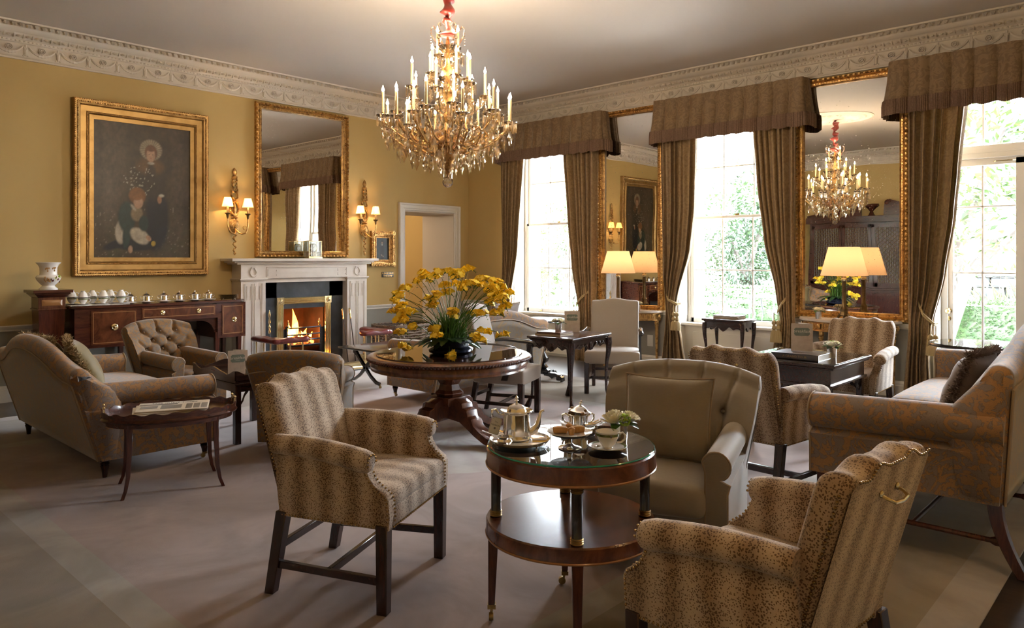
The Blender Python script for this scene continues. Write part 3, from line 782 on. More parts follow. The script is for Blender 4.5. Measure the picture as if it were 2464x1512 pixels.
tree('garden_tree', 'pale blossoming tree in the middle of the window between the mirrors', 'tree', (22.5, 8.9, GZ), [(0, 0, 2.4, 1.2), (.2, -1.6, 2.1, 1.2), (-.2, .9, 3.4, 1.1), (.4, -2.8, 1.6, 1.0), (.1, 1.8, 4.2, .9), (.2, -1.0, 3.0, 1.0)], 4200, .17, 'leaf_light', .12, 13, 'trees beyond the terrace', (2600, .14, 'blossom'))
tree('garden_tree', 'tall leafy tree outside the corner window', 'tree', (15.5, 12.4, GZ), [(0, 0, 1.8, .9), (.2, -.6, 2.6, .9), (.2, -1.2, 3.6, .9), (0, .6, 1.2, .8), (.4, -1.6, 2.4, .8), (.3, -.9, 4.4, .5), (.1, -.3, 3.3, .9)], 5200, .13, 'leaf_light', .09, 14, 'trees beyond the terrace')
tree('garden_tree', 'darker tree behind the leafy one, outside the corner window', 'tree', (17.6, 13.9, GZ), [(0, 0, 2.2, 1.3), (.2, -1.0, 3.0, 1.3), (0, 1.2, 1.6, 1.1), (.3, -.5, 1.1, 1.1)], 4200, .17, 'leaf_mid', .1, 15, 'trees beyond the terrace')
tree('fatsia_shrub', 'big pale-leaved shrub low outside the corner window', 'shrub', (12.6, 10.7, GZ), [(0, 0, .9, .35), (.1, -.2, 1.3, .3), (0, .3, .6, .3)], 420, .20, 'leaf_light', .03, 16)
def hedge(x0, y0, x1, y1, h, label, seed, n):
    rnd = random.Random(seed); t = thing('hedge', label, 'hedge', (0, 0, 0), group='clipped box hedges')
    m = MB(); m.box(x0 + .05, y0 + .05, GZ, x1 - .05, y1 - .05, h - .05); m.build('hedge_core', 'leaf_dark', t)
    def f():
        k = rnd.random()
        if k < .4: return V(rnd.uniform(x0, x1), rnd.uniform(y0, y1), h), V(0, 0, 1)
        if k < .9: return V(x0, rnd.uniform(y0, y1), rnd.uniform(GZ, h)), V(-1, 0, .2)
        return V(rnd.uniform(x0, x1), y0 if rnd.random() < .5 else y1, rnd.uniform(GZ, h)), V(0, -1, .2)
    m = MB(); leaves(m, f, n, .06, rnd, lw=.7); m.build('hedge_leaves', 'leaf_hedge', t, ang=180)
hedge(15.6, -1.5, 16.3, 5.2, .62, 'clipped box hedge outside the glazed garden door', 21, 9000)
hedge(17.2, 6.6, 17.9, 10.6, .72, 'clipped box hedge behind the garden chairs, outside the middle window', 22, 5000)
hedge(14.4, 10.9, 15.0, 14.2, .35, 'low hedge beyond the corner window, below the leafy tree', 23, 3000)
# stone wall with planting above
w_ = thing('garden_wall', 'grey dry-stone garden wall behind the box hedge', 'wall', (0, 0, 0))
m = MB(); rnd = random.Random(5)
for r in range(5):
    y = -4.0 + rnd.uniform(0, .3); z = GZ + r * .22
    while y < 6.5:
        L = rnd.uniform(.35, .9); m.rbox((18.9 + rnd.uniform(-.05, .05) + .25, y + L / 2, z + .10), (.5, L - .02, .20), .03, 1, (1, 1, 1)); y += L
m.build('stones', 'stone', w_); m = MB(); m.box(18.8, -4, 1.05, 19.6, 6.5, 1.17); m.build('coping', 'stone', w_, bevel=.02)
m = MB(); rnd = random.Random(6)
leaves(m, lambda: (V(rnd.uniform(16.8, 18.2), rnd.uniform(-3, 5), GZ), V(rnd.uniform(-.3, .3), rnd.uniform(-.3, .3), 1)), 900, .85, rnd, lw=.05, droop=-1)
tag(m.build('ornamental_grass', 'leaf_light', ang=180), 'bright green strappy grasses between hedge and stone wall', 'grass', kind='stuff')
m = MB(); leaves(m, lambda: (V(rnd.uniform(17.6, 18.4), rnd.uniform(-1, 3), GZ), V(rnd.uniform(-.4, .4), rnd.uniform(-.4, .4), 1)), 500, 1.1, rnd, lw=.03, droop=-1)
tag(m.build('dry_grass', 'straw', ang=180), 'dry straw-coloured grass stems in front of the stone wall', 'grass', kind='stuff')
m = MB(); leaves(m, lambda: (V(rnd.uniform(19.8, 24), rnd.uniform(-6, 9), rnd.uniform(.9, 1.3)), V(0, 0, 1)), 1600, .3, rnd, lw=.3)
tag(m.build('ground_cover', 'leaf_light', ang=180), 'low planting on the bank above the stone wall', 'plants', kind='stuff')
# houses beyond
h = thing('house', 'bright white house with slate roof and ivy beyond the middle window', 'house', (0, 0, 0))
MB().box(34, -8, -.2, 44, 34, 6.0).build('house_wall', 'render_white', h, flat=True)
m = MB(); m.prism([(33.5, 6.0), (39, 8.4), (44.5, 6.0)], -8, 34, 'y'); m.build('roof', 'slate_roof', h)
for i, y in enumerate((11.0, 14.0, 17.5, 21.0, 24.5)):
    for z in (1.2, 3.9):
        m = MB(); m.box(33.93, y, z, 34.0, y + 1.1, z + 1.5); m.box(33.9, y, z + .72, 33.94, y + 1.1, z + .78); m.build('house_window', 'slate_roof', h, flat=True)
m = MB(); rnd = random.Random(8); leaves(m, lambda: (V(33.8, 15.6 + rnd.gauss(0, .7), rnd.uniform(.5, 5.6)), V(-1, 0, 0)), 2600, .22, rnd, lw=.8); m.build('ivy', 'leaf_mid', h, ang=180)
# garden furniture
def garden_chair(first=[None]):
    if first[0]: return dup(first[0], (0, 0, 0))
    t = thing('garden_chair', '', 'chair'); first[0] = t
    for x in (-.24, .24):
        m = MB(); m.tube([(x, .25, 0), (x, .24, .45), (x, .30, .98)], .013, 6); m.build('rear_leg', 'garden_iron', t)
        m = MB(); m.tube([(x, -.24, 0), (x, -.22, .45)], .013, 6); m.build('leg', 'garden_iron', t)
    m = MB(); m.tube([(-.24, .30, .97), (.24, .30, .97)], .013, 6); m.tube([(-.24, .26, .60), (.24, .26, .60)], .01, 6)
    for cx, r in ((-.12, .10), (.12, .10), (0, .06)):
        m.tube([(cx + r * math.cos(a), .28, .78 + r * math.sin(a)) for a in [2 * PI * k / 16 for k in range(16)]], .008, 5, loop=True)
    for cx in (-.12, .12): m.tube([(cx, .28, .6), (cx, .28, .68)], .008, 5); m.tube([(cx, .29, .88), (cx, .30, .97)], .008, 5)
    m.build('back_scroll', 'garden_iron', t)
    m = MB(); m.tube([(-.24, -.22, .44), (.24, -.22, .44), (.24, .24, .44), (-.24, .24, .44)], .012, 6, loop=True)
    for x in (-.24, .24): m.tube([(x, .26, .66), (x, -.2, .66), (x, -.22, .44)], .011, 6)
    m.build('seat_frame', 'garden_iron', t)
    m = MB(); m.rbox((0, 0, .47), (.46, .44, .05), .02, 2, (2, 2, 1)); m.build('seat_pad', 'seat_pad', t)
    return t
for (x, y, fx, fy, lb) in ((14.1, 7.35, .2, -1, 'iron garden chair left of the other one outside the middle window'), (13.6, 6.55, -.3, 1, 'iron garden chair nearer the terrace table outside the middle window'),
        (14.2, 5.75, -1, .2, 'iron garden chair by the terrace table, half hidden by the curtain'), (11.7, 9.75, .3, -1, 'iron garden chair outside the corner window, left one'), (12.0, 9.25, -.6, -1, 'iron garden chair outside the corner window, right one')):
    g = garden_chair(); g.location = (x, y, GZ); g.rotation_euler = (0, 0, math.atan2(fx, -fy)); g['label'] = lb; g['group'] = 'iron garden chairs'
for (x, y, lb) in ((14.6, 6.4, 'round iron garden table on the bright terrace outside the middle window'), (12.8, 9.2, 'round iron garden table outside the corner window')):
    t = thing('garden_table', lb, 'table', (x, y, GZ), group='iron garden tables')
    m = MB(); m.lathe([(.002, .71), (.48, .71), (.50, .72), (.48, .73), (.002, .73)], 28); m.build('table_top', 'garden_iron', t)
    for k in range(4):
        a = PI / 4 + k * PI / 2; m = MB(); m.tube([(.4 * math.cos(a), .4 * math.sin(a), 0), (.25 * math.cos(a), .25 * math.sin(a), .35), (.4 * math.cos(a), .4 * math.sin(a), .71)], .012, 6)
        m.build('leg', 'garden_iron', t)
# ------------------------------------------------------------------ light and camera
w = bpy.data.worlds.new('sky'); sc.world = w; w.use_nodes = True; nt = w.node_tree; nt.nodes.clear()
out = nt.nodes.new('ShaderNodeOutputWorld'); bg = nt.nodes.new('ShaderNodeBackground'); sky = nt.nodes.new('ShaderNodeTexSky')
sky.sky_type = 'HOSEK_WILKIE'; sky.turbidity = 8; sky.ground_albedo = .5; sky.sun_direction = Vector((.25, .35, .9)).normalized()
mixn = nt.nodes.new('ShaderNodeMixRGB'); mixn.inputs[0].default_value = .75; mixn.inputs[2].default_value = (.86, .93, 1., 1)
nt.links.new(sky.outputs[0], mixn.inputs[1]); nt.links.new(mixn.outputs[0], bg.inputs[0]); nt.links.new(bg.outputs[0], out.inputs[0]); bg.inputs[1].default_value = SKY
for (y0, y1) in (W1, W2, FD):                                         # portals sample the sky through each opening
    o = light('window_portal', 'AREA', (9.07, (y0 + y1) / 2, 1.95), 1, (1, 1, 1), shape='RECTANGLE', size=2.7, size_y=y1 - y0)
    o.rotation_euler = (0, PI / 2, 0); o.data.cycles.is_portal = True
o = light('sun', 'SUN', (20, 5, 20), SUN, (1, .96, .9), angle=.3); o.rotation_euler = (math.radians(28), math.radians(-14), 0)
cam = bpy.data.cameras.new('camera'); co = bpy.data.objects.new('camera', cam); C.objects.link(co); sc.camera = co
co.location = (0, 0, 1.45); co.rotation_euler = (PI / 2, 0, math.radians(-47.17)); cam.lens = 1770 / 2464 * 36; cam.sensor_width = 36
cam.shift_y = -134 / 2464; cam.clip_start = .05; cam.clip_end = 300
sc.view_settings.view_transform = 'Standard'; sc.view_settings.look = 'None'; sc.view_settings.gamma = 1; sc.view_settings.exposure = EXPO
sc.view_settings.use_curve_mapping = False
sc.cycles.max_bounces = 10; sc.cycles.transparent_max_bounces = 24; sc.cycles.diffuse_bounces = 6; sc.cycles.glossy_bounces = 5; sc.cycles.caustics_reflective = False; sc.cycles.caustics_refractive = False
sc.cycles.sample_clamp_indirect = 6; sc.cycles.use_denoising = True
# ------------------------------------------------------------------ seating
def leg_box(x0, y0, x1, y1, z0, z1, w0, w1):
    """square leg from foot (x0,y0,z0) to head (x1,y1,z1)"""
    m = MB(); m.loft([[(x0 - w0, y0 - w0, z0), (x0 + w0, y0 - w0, z0), (x0 + w0, y0 + w0, z0), (x0 - w0, y0 + w0, z0)],
                      [(x1 - w1, y1 - w1, z1), (x1 + w1, y1 - w1, z1), (x1 + w1, y1 + w1, z1), (x1 - w1, y1 + w1, z1)]])
    return m
def bar(a, b, w, h):
    a, b = Vector(a), Vector(b); t = (b - a).normalized(); s = t.cross(V(0, 0, 1)).normalized() * w / 2; u = V(0, 0, h / 2)
    m = MB(); m.loft([[tuple(p + s + u), tuple(p - s + u), tuple(p - s - u), tuple(p + s - u)] for p in (a, b)]); return m
def nails(m, pts, r=.0047, step=.0165, nrm=None):
    P = [Vector(p) for p in pts]; acc = 0
    for a, b in zip(P, P[1:]):
        L = (b - a).length; k = -acc
        while True:
            k += step if k + step > 0 else step
            if k > L: acc = L - (k - step); break
            c = a + (b - a) * (k / L)
            m.ball(tuple(c), r, 6, 4)
def leopard_chair():
    t = thing('armchair', '', 'armchair')
    fx, rx, fy, ry, zb = .298, .262, -.265, .262, .345
    for s in (-1, 1):
        leg_box(s * fx, fy, s * fx, fy, 0, zb + .02, .023, .026).build('leg', 'darkwood', t, bevel=.003, seg=1)
        leg_box(s * rx, ry + .03, s * rx, ry - .035, 0, zb + .02, .022, .026).build('leg', 'darkwood', t, bevel=.003, seg=1)
        bar((s * fx, fy, .13), (s * rx, ry, .13), .022, .032).build('stretcher', 'darkwood_x', t, bevel=.002, seg=1)
    bar((-.28, 0, .13), (.28, 0, .13), .022, .032).build('stretcher', 'darkwood_x', t, bevel=.002, seg=1)
    bar((-.26, ry - .0, .20), (.26, ry - .0, .20), .022, .032).build('stretcher', 'darkwood_x', t, bevel=.002, seg=1)
    # seat rail and sprung seat
    m = MB(); m.rbox((0, -.035, zb + .045), (.58, .53, .09), .015, 2, (4, 4, 2), lambda x, y, z: (x * lerp(1.0, .86, (y + .3) / .53), y, z)); m.build('seat_rail', 'leopard_x', t, ang=180)
    def sw(x, y, z):
        u, v = x / .28, (y + .04) / .27; d = max(0, 1 - u * u) ** .5 * max(0, 1 - v * v) ** .35
        return (x * (1 + .05 * (y < 0)), y, z + (.03 * d if z > .45 else 0))
    m = MB(); m.rbox((0, -.035, .448), (.545, .53, .065), .03, 3, (10, 10, 2), sw); m.build('seat', 'leopard_x', t, ang=180)
    # side panels with scooped fronts
    for s in (-1, 1):
        prof = [(-.295, zb), (-.300, .40), (-.298, .468), (-.285, .492), (-.262, .508), (-.238, .528), (-.218, .556), (-.205, .590), (-.200, .62), (-.16, .64), (0, .648), (.24, .668), (.252, .50), (.238, zb)]
        def ring(off, ins):
            cy, cz = -.02, .48; out = []
            for (y, z) in prof:
                k = (y + .3) / .55; x = lerp(.318, .282, k) + .018 * sstep(.40, .62, z) * (1 - k) + .012 * sstep(.4, .6, z) + off
                dy, dz = cy - y, cz - z; L = math.hypot(dy, dz); out.append((s * x, y + dy / L * ins, z + dz / L * ins))
            return out
        m = MB(); m.loft([ring(-.062, .006), ring(-.058, 0), ring(-.03, 0), ring(-.004, 0), ring(0, .006)]); m.build('side_panel', 'leopard_y', t, ang=50)
        # rolled arm
        m = MB(); pts, rs = [], []
        for k in range(15):
            f = k / 14; y = lerp(-.212, .25, f); pts.append((s * lerp(.322, .285, f), y, lerp(.618, .655, f) + .014 * math.sin(PI * f)))
            rs.append(.052 * (1 - .12 * f) if k else .046)
        pts = [(pts[0][0], -.222, pts[0][2])] + pts; rs = [.034] + rs
        m.tube(pts, rs, 16, flat=.92); m.build('arm', 'leopard_y', t, ang=60)
    # back
    def top(x):
        a = abs(x); z = .908 + .019 * math.exp(-((a - .105) / .04) ** 2) - .010 * math.exp(-((a - .19) / .04) ** 2) + .006 * math.exp(-(a / .05) ** 2)
        return z - .055 * max(0, (a - .235) / .045) ** 2
    W, T = .565, .095
    def bw(x, y, z):
        v = z / .5 + .5                                   # local rbox z -.25..+.25
        v = (z + .25) / .5; xx = x * lerp(.93, 1.0, v) ; zt = top(xx if abs(xx) < .2825 else math.copysign(.2825, xx)); zz = lerp(.40, zt, v)
        yy = .195 + .28 * (zz - .40) + y * (1 + .25 * math.sin(PI * min(1, v * 1.05)) * (1 if y < 0 else .15) * max(0, 1 - (x / .3) ** 2))
        return (xx, yy, zz)
    m = MB(); m.rbox((0, 0, 0), (W, T, .5), .036, 3, (26, 2, 10), bw); m.build('backrest', 'leopard_x', t, ang=180)
    m = MB()                                              # outside back
    def ob(u, v):
        x = lerp(-.262, .262, u) * lerp(1.0, 1.0, v); z = lerp(zb, top(x) - .02, v); zz = (z - .40) / .5
        return (x, lerp(.195, .335, zz) + T / 2 + .004, z)
    m.grid(ob, 20, 10)
    def ob2(u, v): p = ob(u, v); return (p[0], p[1] - .045, p[2])
    m.box(-.262, .19, zb, .262, .232, .41); m.build('outside_back', 'leopard_x', t, ang=180)
    # nail trim
    m = MB()
    for s in (-1, 1):
        def sx(y, z): k = (y + .3) / .55; return s * (lerp(.318, .282, k) + .018 * sstep(.40, .62, z) * (1 - k) + .012 * sstep(.4, .6, z) + .001)
        nails(m, [(sx(y, zb + .008), y, zb + .008) for y in (-.29, -.1, .1, .235)])
        nails(m, [(sx(y, z), y + .008, z) for y, z in [(-.298, .36), (-.30, .40), (-.298, .468), (-.285, .487), (-.262, .503), (-.238, .523), (-.218, .551), (-.205, .580)]])
        nails(m, [(s * (abs(sx(y, z)) - .05), y - .002, z) for y, z in [(-.300, .36), (-.301, .40), (-.300, .468), (-.287, .492), (-.262, .510), (-.238, .530), (-.218, .558), (-.209, .585)]])
        c = (s * .322, -.224, .618); nails(m, [(c[0] + .036 * math.cos(a), c[1] - .001, c[2] + .033 * math.sin(a)) for a in [math.radians(d) for d in range(-30, 215, 12)]])
        nails(m, [(s * lerp(.264, .2835, k / 8), .225 + .28 * (lerp(zb + .02, .86, k / 8) - .40), lerp(zb + .02, .86, k / 8)) for k in range(9)], .0052)
    nails(m, [(x, .338 + .05, top(x) - .014) for x in [lerp(-.25, .25, k / 30) for k in range(31)]], .0046, .014)
    nails(m, [(-.295, -.302, zb + .008), (.295, -.302, zb + .008)]); nails(m, [(-.255, .236, zb + .010), (.255, .236, zb + .010)])
    m.build('nail_trim', 'nail', t)
    m = MB(); y = .366
    m.tube([(-.055, y, .815), (-.055, y + .018, .808), (-.045, y + .032, .800), (0, y + .036, .797), (.045, y + .032, .800), (.055, y + .018, .808), (.055, y, .815)], .0052, 8)
    for x in (-.055, .055): m.ball((x, y + .002, .817), .011, 8, 6, sc_=(1, .5, 1))
    m.build('handle', 'brass', t)
    return t
lc = leopard_chair(); lc.location = (1.995, 2.79, 0); lc.rotation_euler = (0, 0, math.atan2(.4375, .899))
lc['label'] = 'leopard-print armchair in full view, in front of the round flower table'
G_ = 'leopard-print armchairs with nailed trim'; lc['group'] = G_
dup(lc, (2.205, .975, 0), label='leopard-print armchair cut off by the bottom edge, its brass back handle turned to us', face=(.085, .996))
dup(lc, (4.47, 2.02, 0), label='leopard-print armchair seen from behind, between velvet tub chair and square table', face=(1, -.06))
dup(lc, (6.63, 2.19, 0), label='leopard-print armchair facing us in front of the large pier mirror', face=(-1, .035))

def scroll_pts(r, zc, w, zb, n=14):
    """arm outline in (x,z): inner face x=0, roll centre (r*.75, zc), stem w wide down to zb"""
    cx = r * .75; pts = [(0, zb), (0, zc - r * .5)]
    pts += [(cx + r * math.cos(a), zc + r * math.sin(a)) for a in [math.radians(lerp(165, -75, k / n)) for k in range(n + 1)]]
    pts += [(w + .012, zc - r * 1.25), (w, zc - r * 1.9), (w, zb)]
    return pts
def scroll_arm(parent, s, x_in, y0, y1, r, zc0, zc1, w, zb, mat, pipe='piping', name='arm', zb1=None, lean=0.):
    """arm running from y0 (front) to y1 (back); s = side sign; x_in inner face"""
    rings = []
    N = 8; ys = [y0, y0 + .008, y0 + .02] + [lerp(y0 + .02, y1, k / N) for k in range(1, N + 1)]
    for k, y in enumerate(ys):
        f = (y - y0) / (y1 - y0); P = scroll_pts(r, lerp(zc0, zc1, f), w, lerp(zb, zb1 if zb1 is not None else zb, f)); ins = (.014, .004, 0)[k] if k < 3 else 0
        cx, cz = sum(p[0] for p in P) / len(P), sum(p[1] for p in P) / len(P)
        rings.append([(s * (x_in + x + (cx - x) * ins * 6), y + f * lean * (z - zb), z + (cz - z) * ins * 3) for x, z in P])
    m = MB(); m.loft(rings); m.build(name, mat, parent, ang=50)
    m = MB(); P = scroll_pts(r, zc0, w, zb)
    m.tube([(s * (x_in + x), y0 + .006, z) for x, z in P], .0055, 6); m.build('piping', pipe, parent)

def seat_back(m, W, zb, yb, lean, thk, hfn, zs, r=.05, n=36, wfn=None, bulge=.02, cfn=None, buttons=(), roll=0.):
    """upholstered back; outer face leans back from (yb,zb); hfn gives the height; buttons = [(x,z)] pulls on the inside"""
    rings = []
    for i in range(n + 1):
        u = -1 + 2 * i / n; e = abs(u); h = hfn(u)
        ins = .0 if 0 < i < n else .03
        pts = []
        zo = [zb, lerp(zb, h - r, .33), lerp(zb, h - r, .66), h - r]
        for z in zo: pts.append((yb + lean * (z - zb) - ins + roll * sstep(.6, 1, (z - zb) / (h - zb)), z + ins))
        yt = pts[-1][0]; 
        for k in range(1, 8):
            a = PI * k / 8; pts.append((yt - r * (1 - math.cos(a)) * (1 - ins * 6) * (1 + roll * 3), h - r + r * math.sin(a) - ins))
        nz = 26 if buttons else 12
        for k in range(nz + 1):
            z = lerp(h - r, zs, k / nz); y = yb + lean * (z - zb) - lerp(2 * r * (1 + roll * 3), thk, min(1, k / 4)) - bulge * math.sin(PI * k / nz) + ins + roll * sstep(.6, 1, (z - zb) / (h - zb))
            pts.append((y, z))
        pts.append((pts[-1][0] + .03, zb + ins))
        X = u * W / 2
        cc = cfn(u) if cfn else 0
        ring = []
        for (y, z) in pts:
            wf = wfn((z - zb) / (h - zb)) if wfn else 1
            xx = X * wf; yy = y + cc
            if buttons and y < yb + lean * (z - zb) - thk * .35:
                for (bx, bz) in buttons:
                    d2 = ((xx - bx) / .028) ** 2 + ((z - bz) / .028) ** 2; yy += .032 * math.exp(-d2)
                for (bx, bz, cx, cz) in PLEATS:
                    vx, vz = cx - bx, cz - bz; L2 = vx * vx + vz * vz; tt = max(0, min(1, ((xx - bx) * vx + (z - bz) * vz) / L2)); d = math.hypot(xx - bx - vx * tt, z - bz - vz * tt)
                    yy += .019 * math.exp(-(d / .012) ** 2)
            ring.append((xx, yy, z))
        rings.append(ring)
    m.loft(rings); return m
PLEATS = []
def turned_leg(x, y, h, parent, r=.024, mat='darkwood', castor=True, name='leg'):
    m = MB(); c = .035 if castor else 0
    m.lathe([(r * .55, c), (r * .75, c + (h - c) * .35), (r * 1.05, c + (h - c) * .6), (r * .8, c + (h - c) * .64), (r * 1.15, c + (h - c) * .70), (r * .8, c + (h - c) * .76), (r * 1.15, c + (h - c) * .82), (r * 1.2, h)], 14, (x, y, 0))
    o = m.build(name, mat, parent)
    if castor:
        m = MB(); m.lathe([(r * .6, .03), (r * .62, .06), (r * .4, .062)], 10, (x, y, 0)); MX = Matrix.Translation((x, y + .012, .016)) @ Matrix.Rotation(PI / 2, 4, 'Y')
        m.lathe([(.004, -.008), (.015, -.008), (.016, 0), (.015, .008), (.004, .008)], 12, M=MX); m.tube([(x, y, .035), (x, y + .01, .02)], .006, 6); m.build('castor', 'old_brass', o)
    return o
def pillow(name, label, cat, loc, rot, w, h, t, mat, fringe=None, pipe=None, grp=None, seed=1):
    o = thing(name, label, cat, loc, group=grp); o.rotation_euler = rot
    n = 22
    def sh(u, v, s):
        a, b = 2 * u - 1, 2 * v - 1
        pin = 1 - .07 * (1 - a * a) * b * b; pin2 = 1 - .07 * (1 - b * b) * a * a
        d = (max(0, 1 - abs(a) ** 2.6) * max(0, 1 - abs(b) ** 2.6)) ** .5
        wr = .012 * noise.noise(V(a * 2.2 + seed, b * 2.2, s)) * d
        return (a * w / 2 * pin2, s * (t / 2 * d + wr), (b * pin + 1) * h / 2)
    m = MB(); m.grid(lambda u, v: sh(u, v, -1), n, n); m.grid(lambda u, v: sh(u, v, 1), n, n); m.build('cushion_cover', mat, o, ang=180, weld=True)
    edge = [sh(k / n, 0, 1) for k in range(n)] + [sh(1, k / n, 1) for k in range(n)] + [sh(1 - k / n, 1, 1) for k in range(n)] + [sh(0, 1 - k / n, 1) for k in range(n)]
    if pipe: m = MB(); m.tube(edge, .006, 6, loop=True); m.build('piping', pipe, o)
    if fringe:
        m = MB(); rnd = random.Random(seed); E_ = [Vector(p) for p in edge]
        for i in range(len(E_)):
            a, b = E_[i], E_[(i + 1) % len(E_)]
            for k in range(60):
                p = a.lerp(b, rnd.random()); out = V(p.x, 0, p.z - h / 2).normalized()
                q = p + out * rnd.uniform(.02, .042) + V(rnd.gauss(0, .012), rnd.gauss(0, .016), rnd.gauss(0, .012)); mid = p.lerp(q, .5) + V(rnd.gauss(0, .005), rnd.gauss(0, .01), 0)
                s = V(rnd.gauss(0, 1), rnd.gauss(0, 1), rnd.gauss(0, 1)).normalized() * .0022
                m.add([p + s, p - s, mid - s * 1.3, mid + s * 1.3, q], [(0, 1, 2, 3), (3, 2, 4)])
        m.build('fringe', fringe, o, ang=180)
    return o

# ---- velvet tub chair by the drum table
def tub_chair(name, label, mat, loc, face, W=.74, zs=.43, za=.60, zh=.86, btn='two', pipe='piping', seat_mat=None, grp=None, leg_h=.11, sc_=1.):
    global PLEATS
    t = thing(name, label, 'armchair', loc, face, group=grp)
    if btn == 'two': B = [(-.22, .66), (-.075, .66), (.075, .66), (.22, .66)]; PLEATS = [(x, .66, x * 1.35, .90) for x, _ in B] + [(x, .66, x, .45) for x, _ in B]
    elif btn == 'diamond':
        B = []; PLEATS = []
        for r_, z in enumerate((.52, .60, .68, .76)):
            xs = (-.16, 0, .16) if r_ % 2 else (-.08, .08)
            for x in xs:
                B.append((x, z))
                if r_ < 3: PLEATS += [(x, z, x - .08, z + .08), (x, z, x + .08, z + .08)]
                else: PLEATS.append((x, z, x * 1.2, .90))
    else: B = (); PLEATS = []
    m = MB(); seat_back(m, W + .06, leg_h + .02, .27, .26, .15, lambda u: zh - .055 * abs(u) ** 2.5, zs - .04, .055, 120 if B else 30, lambda f: lerp(.74, 1.0, sstep(0, .9, f)), .03, lambda u: -.07 * abs(u) ** 2.5, B, roll=.03)
    m.build('backrest', mat, t, ang=60)
    if B:
        m = MB()
        for (bx, bz) in B: m.ball((bx * 1., .27 + .26 * (bz - leg_h - .02) - .15, bz), .010, 8, 6)
        m.build('buttons', mat, t)
    for s in (-1, 1):
        scroll_arm(t, s, W / 2 - .125, -.36, .25, .062, za - .062, za - .03, .095, leg_h, mat, pipe, lean=.12)
    def sw(x, y, z):
        d = max(0, 1 - (x / .3) ** 2) ** .5 * max(0, 1 - ((y + .1) / .34) ** 2) ** .4
        return (x, y - .03 * (1 - (x / .3) ** 2) * (y < -.2), z + (.035 * d if z > zs - .07 else 0))
    m = MB(); m.rbox((0, -.10, zs - .07), (W - .235, .56, .13), .05, 3, (8, 8, 2), sw); m.build('seat', seat_mat or mat, t, ang=180)
    m = MB(); m.rbox((0, -.04, (leg_h + zs - .12) / 2 + .02), (W - .20, .62, zs - .12 - leg_h + .04), .02, 2, (4, 4, 2)); m.build('base', mat, t, ang=180)
    for s in (-1, 1):
        turned_leg(s * (W / 2 - .09), -.31, leg_h + .01, t); turned_leg(s * (W / 2 - .14), .27, leg_h + .01, t, castor=False)
    return t
tub_chair('tub_chair', 'taupe velvet button-back tub chair with square cushion, behind the tea table', 'taupe_velvet', (3.214, 1.916, 0), (-.95, -.30), zh=.895)
pillow('cushion', 'square taupe velvet cushion propped in the velvet tub chair', 'cushion', (3.19, 1.925, .445), (math.radians(-14), 0, math.atan2(-.95, .30)), .45, .42, .14, 'taupe_velvet', pipe='piping', seed=5)
tub_chair('button_back_chair', 'paisley button-back armchair in front of the mahogany sideboard', 'paisley_dark', (2.89, 6.90, 0), (.16, -.99), W=.58, zs=.42, za=.58, zh=.87, btn='diamond')
tub_chair('roll_back_chair', 'paisley roll-back armchair seen from behind, facing the fire', 'paisley_dark', (3.05, 4.97, 0), (.72, .69), W=.63, zs=.42, za=.58, zh=.80, btn='none')
m = MB(); m.tube([(x, .402, .655 - .03 * (abs(x) / .34) ** 2.5) for x in [lerp(-.33, .33, k / 12) for k in range(13)]], .005, 6); m.build('piping', 'paisley_plain', bpy.data.objects['roll_back_chair'])

# ---- sofas
def sofa(name, label, loc, face, W, yf, yb, zb, zs, za, r, hfn, lean, leg, mat='paisley', plain='paisley_plain', cushions=1, thk=.22):
    t = thing(name, label, 'sofa', loc, face)
    global PLEATS; PLEATS = []
    m = MB(); seat_back(m, W - .02, zb, yb, lean, thk, hfn, zs - .08, .06, 60, bulge=.03); m.build('backrest', mat, t, ang=60)
    m = MB(); n = 40                                                   # plain outside back with piping
    pr = []
    def ob(u, v):
        x = lerp(-1, 1, u); h = hfn(x) - .10; z = lerp(zb, h, v); return (x * (W / 2 - .045), yb + lean * (z - zb) + .004, z)
    m.grid(ob, n, 8); o = m.build('outside_back', plain, t, ang=180); so = o.modifiers.new('s', 'SOLIDIFY'); so.thickness = .006
    m = MB(); m.tube([ob(k / n, 1) for k in range(n + 1)], .006, 6); m.tube([ob(0, v / 6) for v in range(7)], .006, 6); m.tube([ob(1, v / 6) for v in range(7)], .006, 6); m.build('piping', 'piping', t)
    for s in (-1, 1): scroll_arm(t, s, W / 2 - .15, yf, yb - .015, r, za - r, za - r + .03, .13, zb, mat, lean=lean)
    m = MB(); m.rbox((0, (yf + yb) / 2 - .01, (zb + zs - .13) / 2), (W - .28, yb - yf - .05, zs - .13 - zb), .02, 2, (4, 4, 2)); m.build('base', mat, t, ang=180)
    cw = (W - .30) / cushions
    for k in range(cushions):
        cx = -(W - .30) / 2 + cw * (k + .5)
        def sw(x, y, z):
            d = max(0, 1 - ((x - cx) / (cw / 2)) ** 2) ** .4 * max(0, 1 - ((y - (yf + yb - .15) / 2) / .42) ** 2) ** .4
            return (x, y, z + (.04 * d if z > zs - .07 else 0))
        m = MB(); m.rbox((cx, (yf + yb - thk) / 2 - .01, zs - .075), (cw - .006, yb - yf - thk - .02, .15), .04, 3, (10, 8, 2), sw); m.build('seat_cushion', mat, t, ang=180)
    for s in (-1, 1):
        if leg == 'turned':
            turned_leg(s * (W / 2 - .08), yf + .06, zb + .01, t, .03); turned_leg(s * (W / 2 - .08), yb - .05, zb + .01, t, .026, castor=False)
    return t
camel = lambda a, b: (lambda u: a + (b - a) * (.5 + .5 * math.cos(PI * min(1, abs(u) / .92) ** 1.3)) - .012 * max(0, (abs(u) - .93) / .07) ** 2)
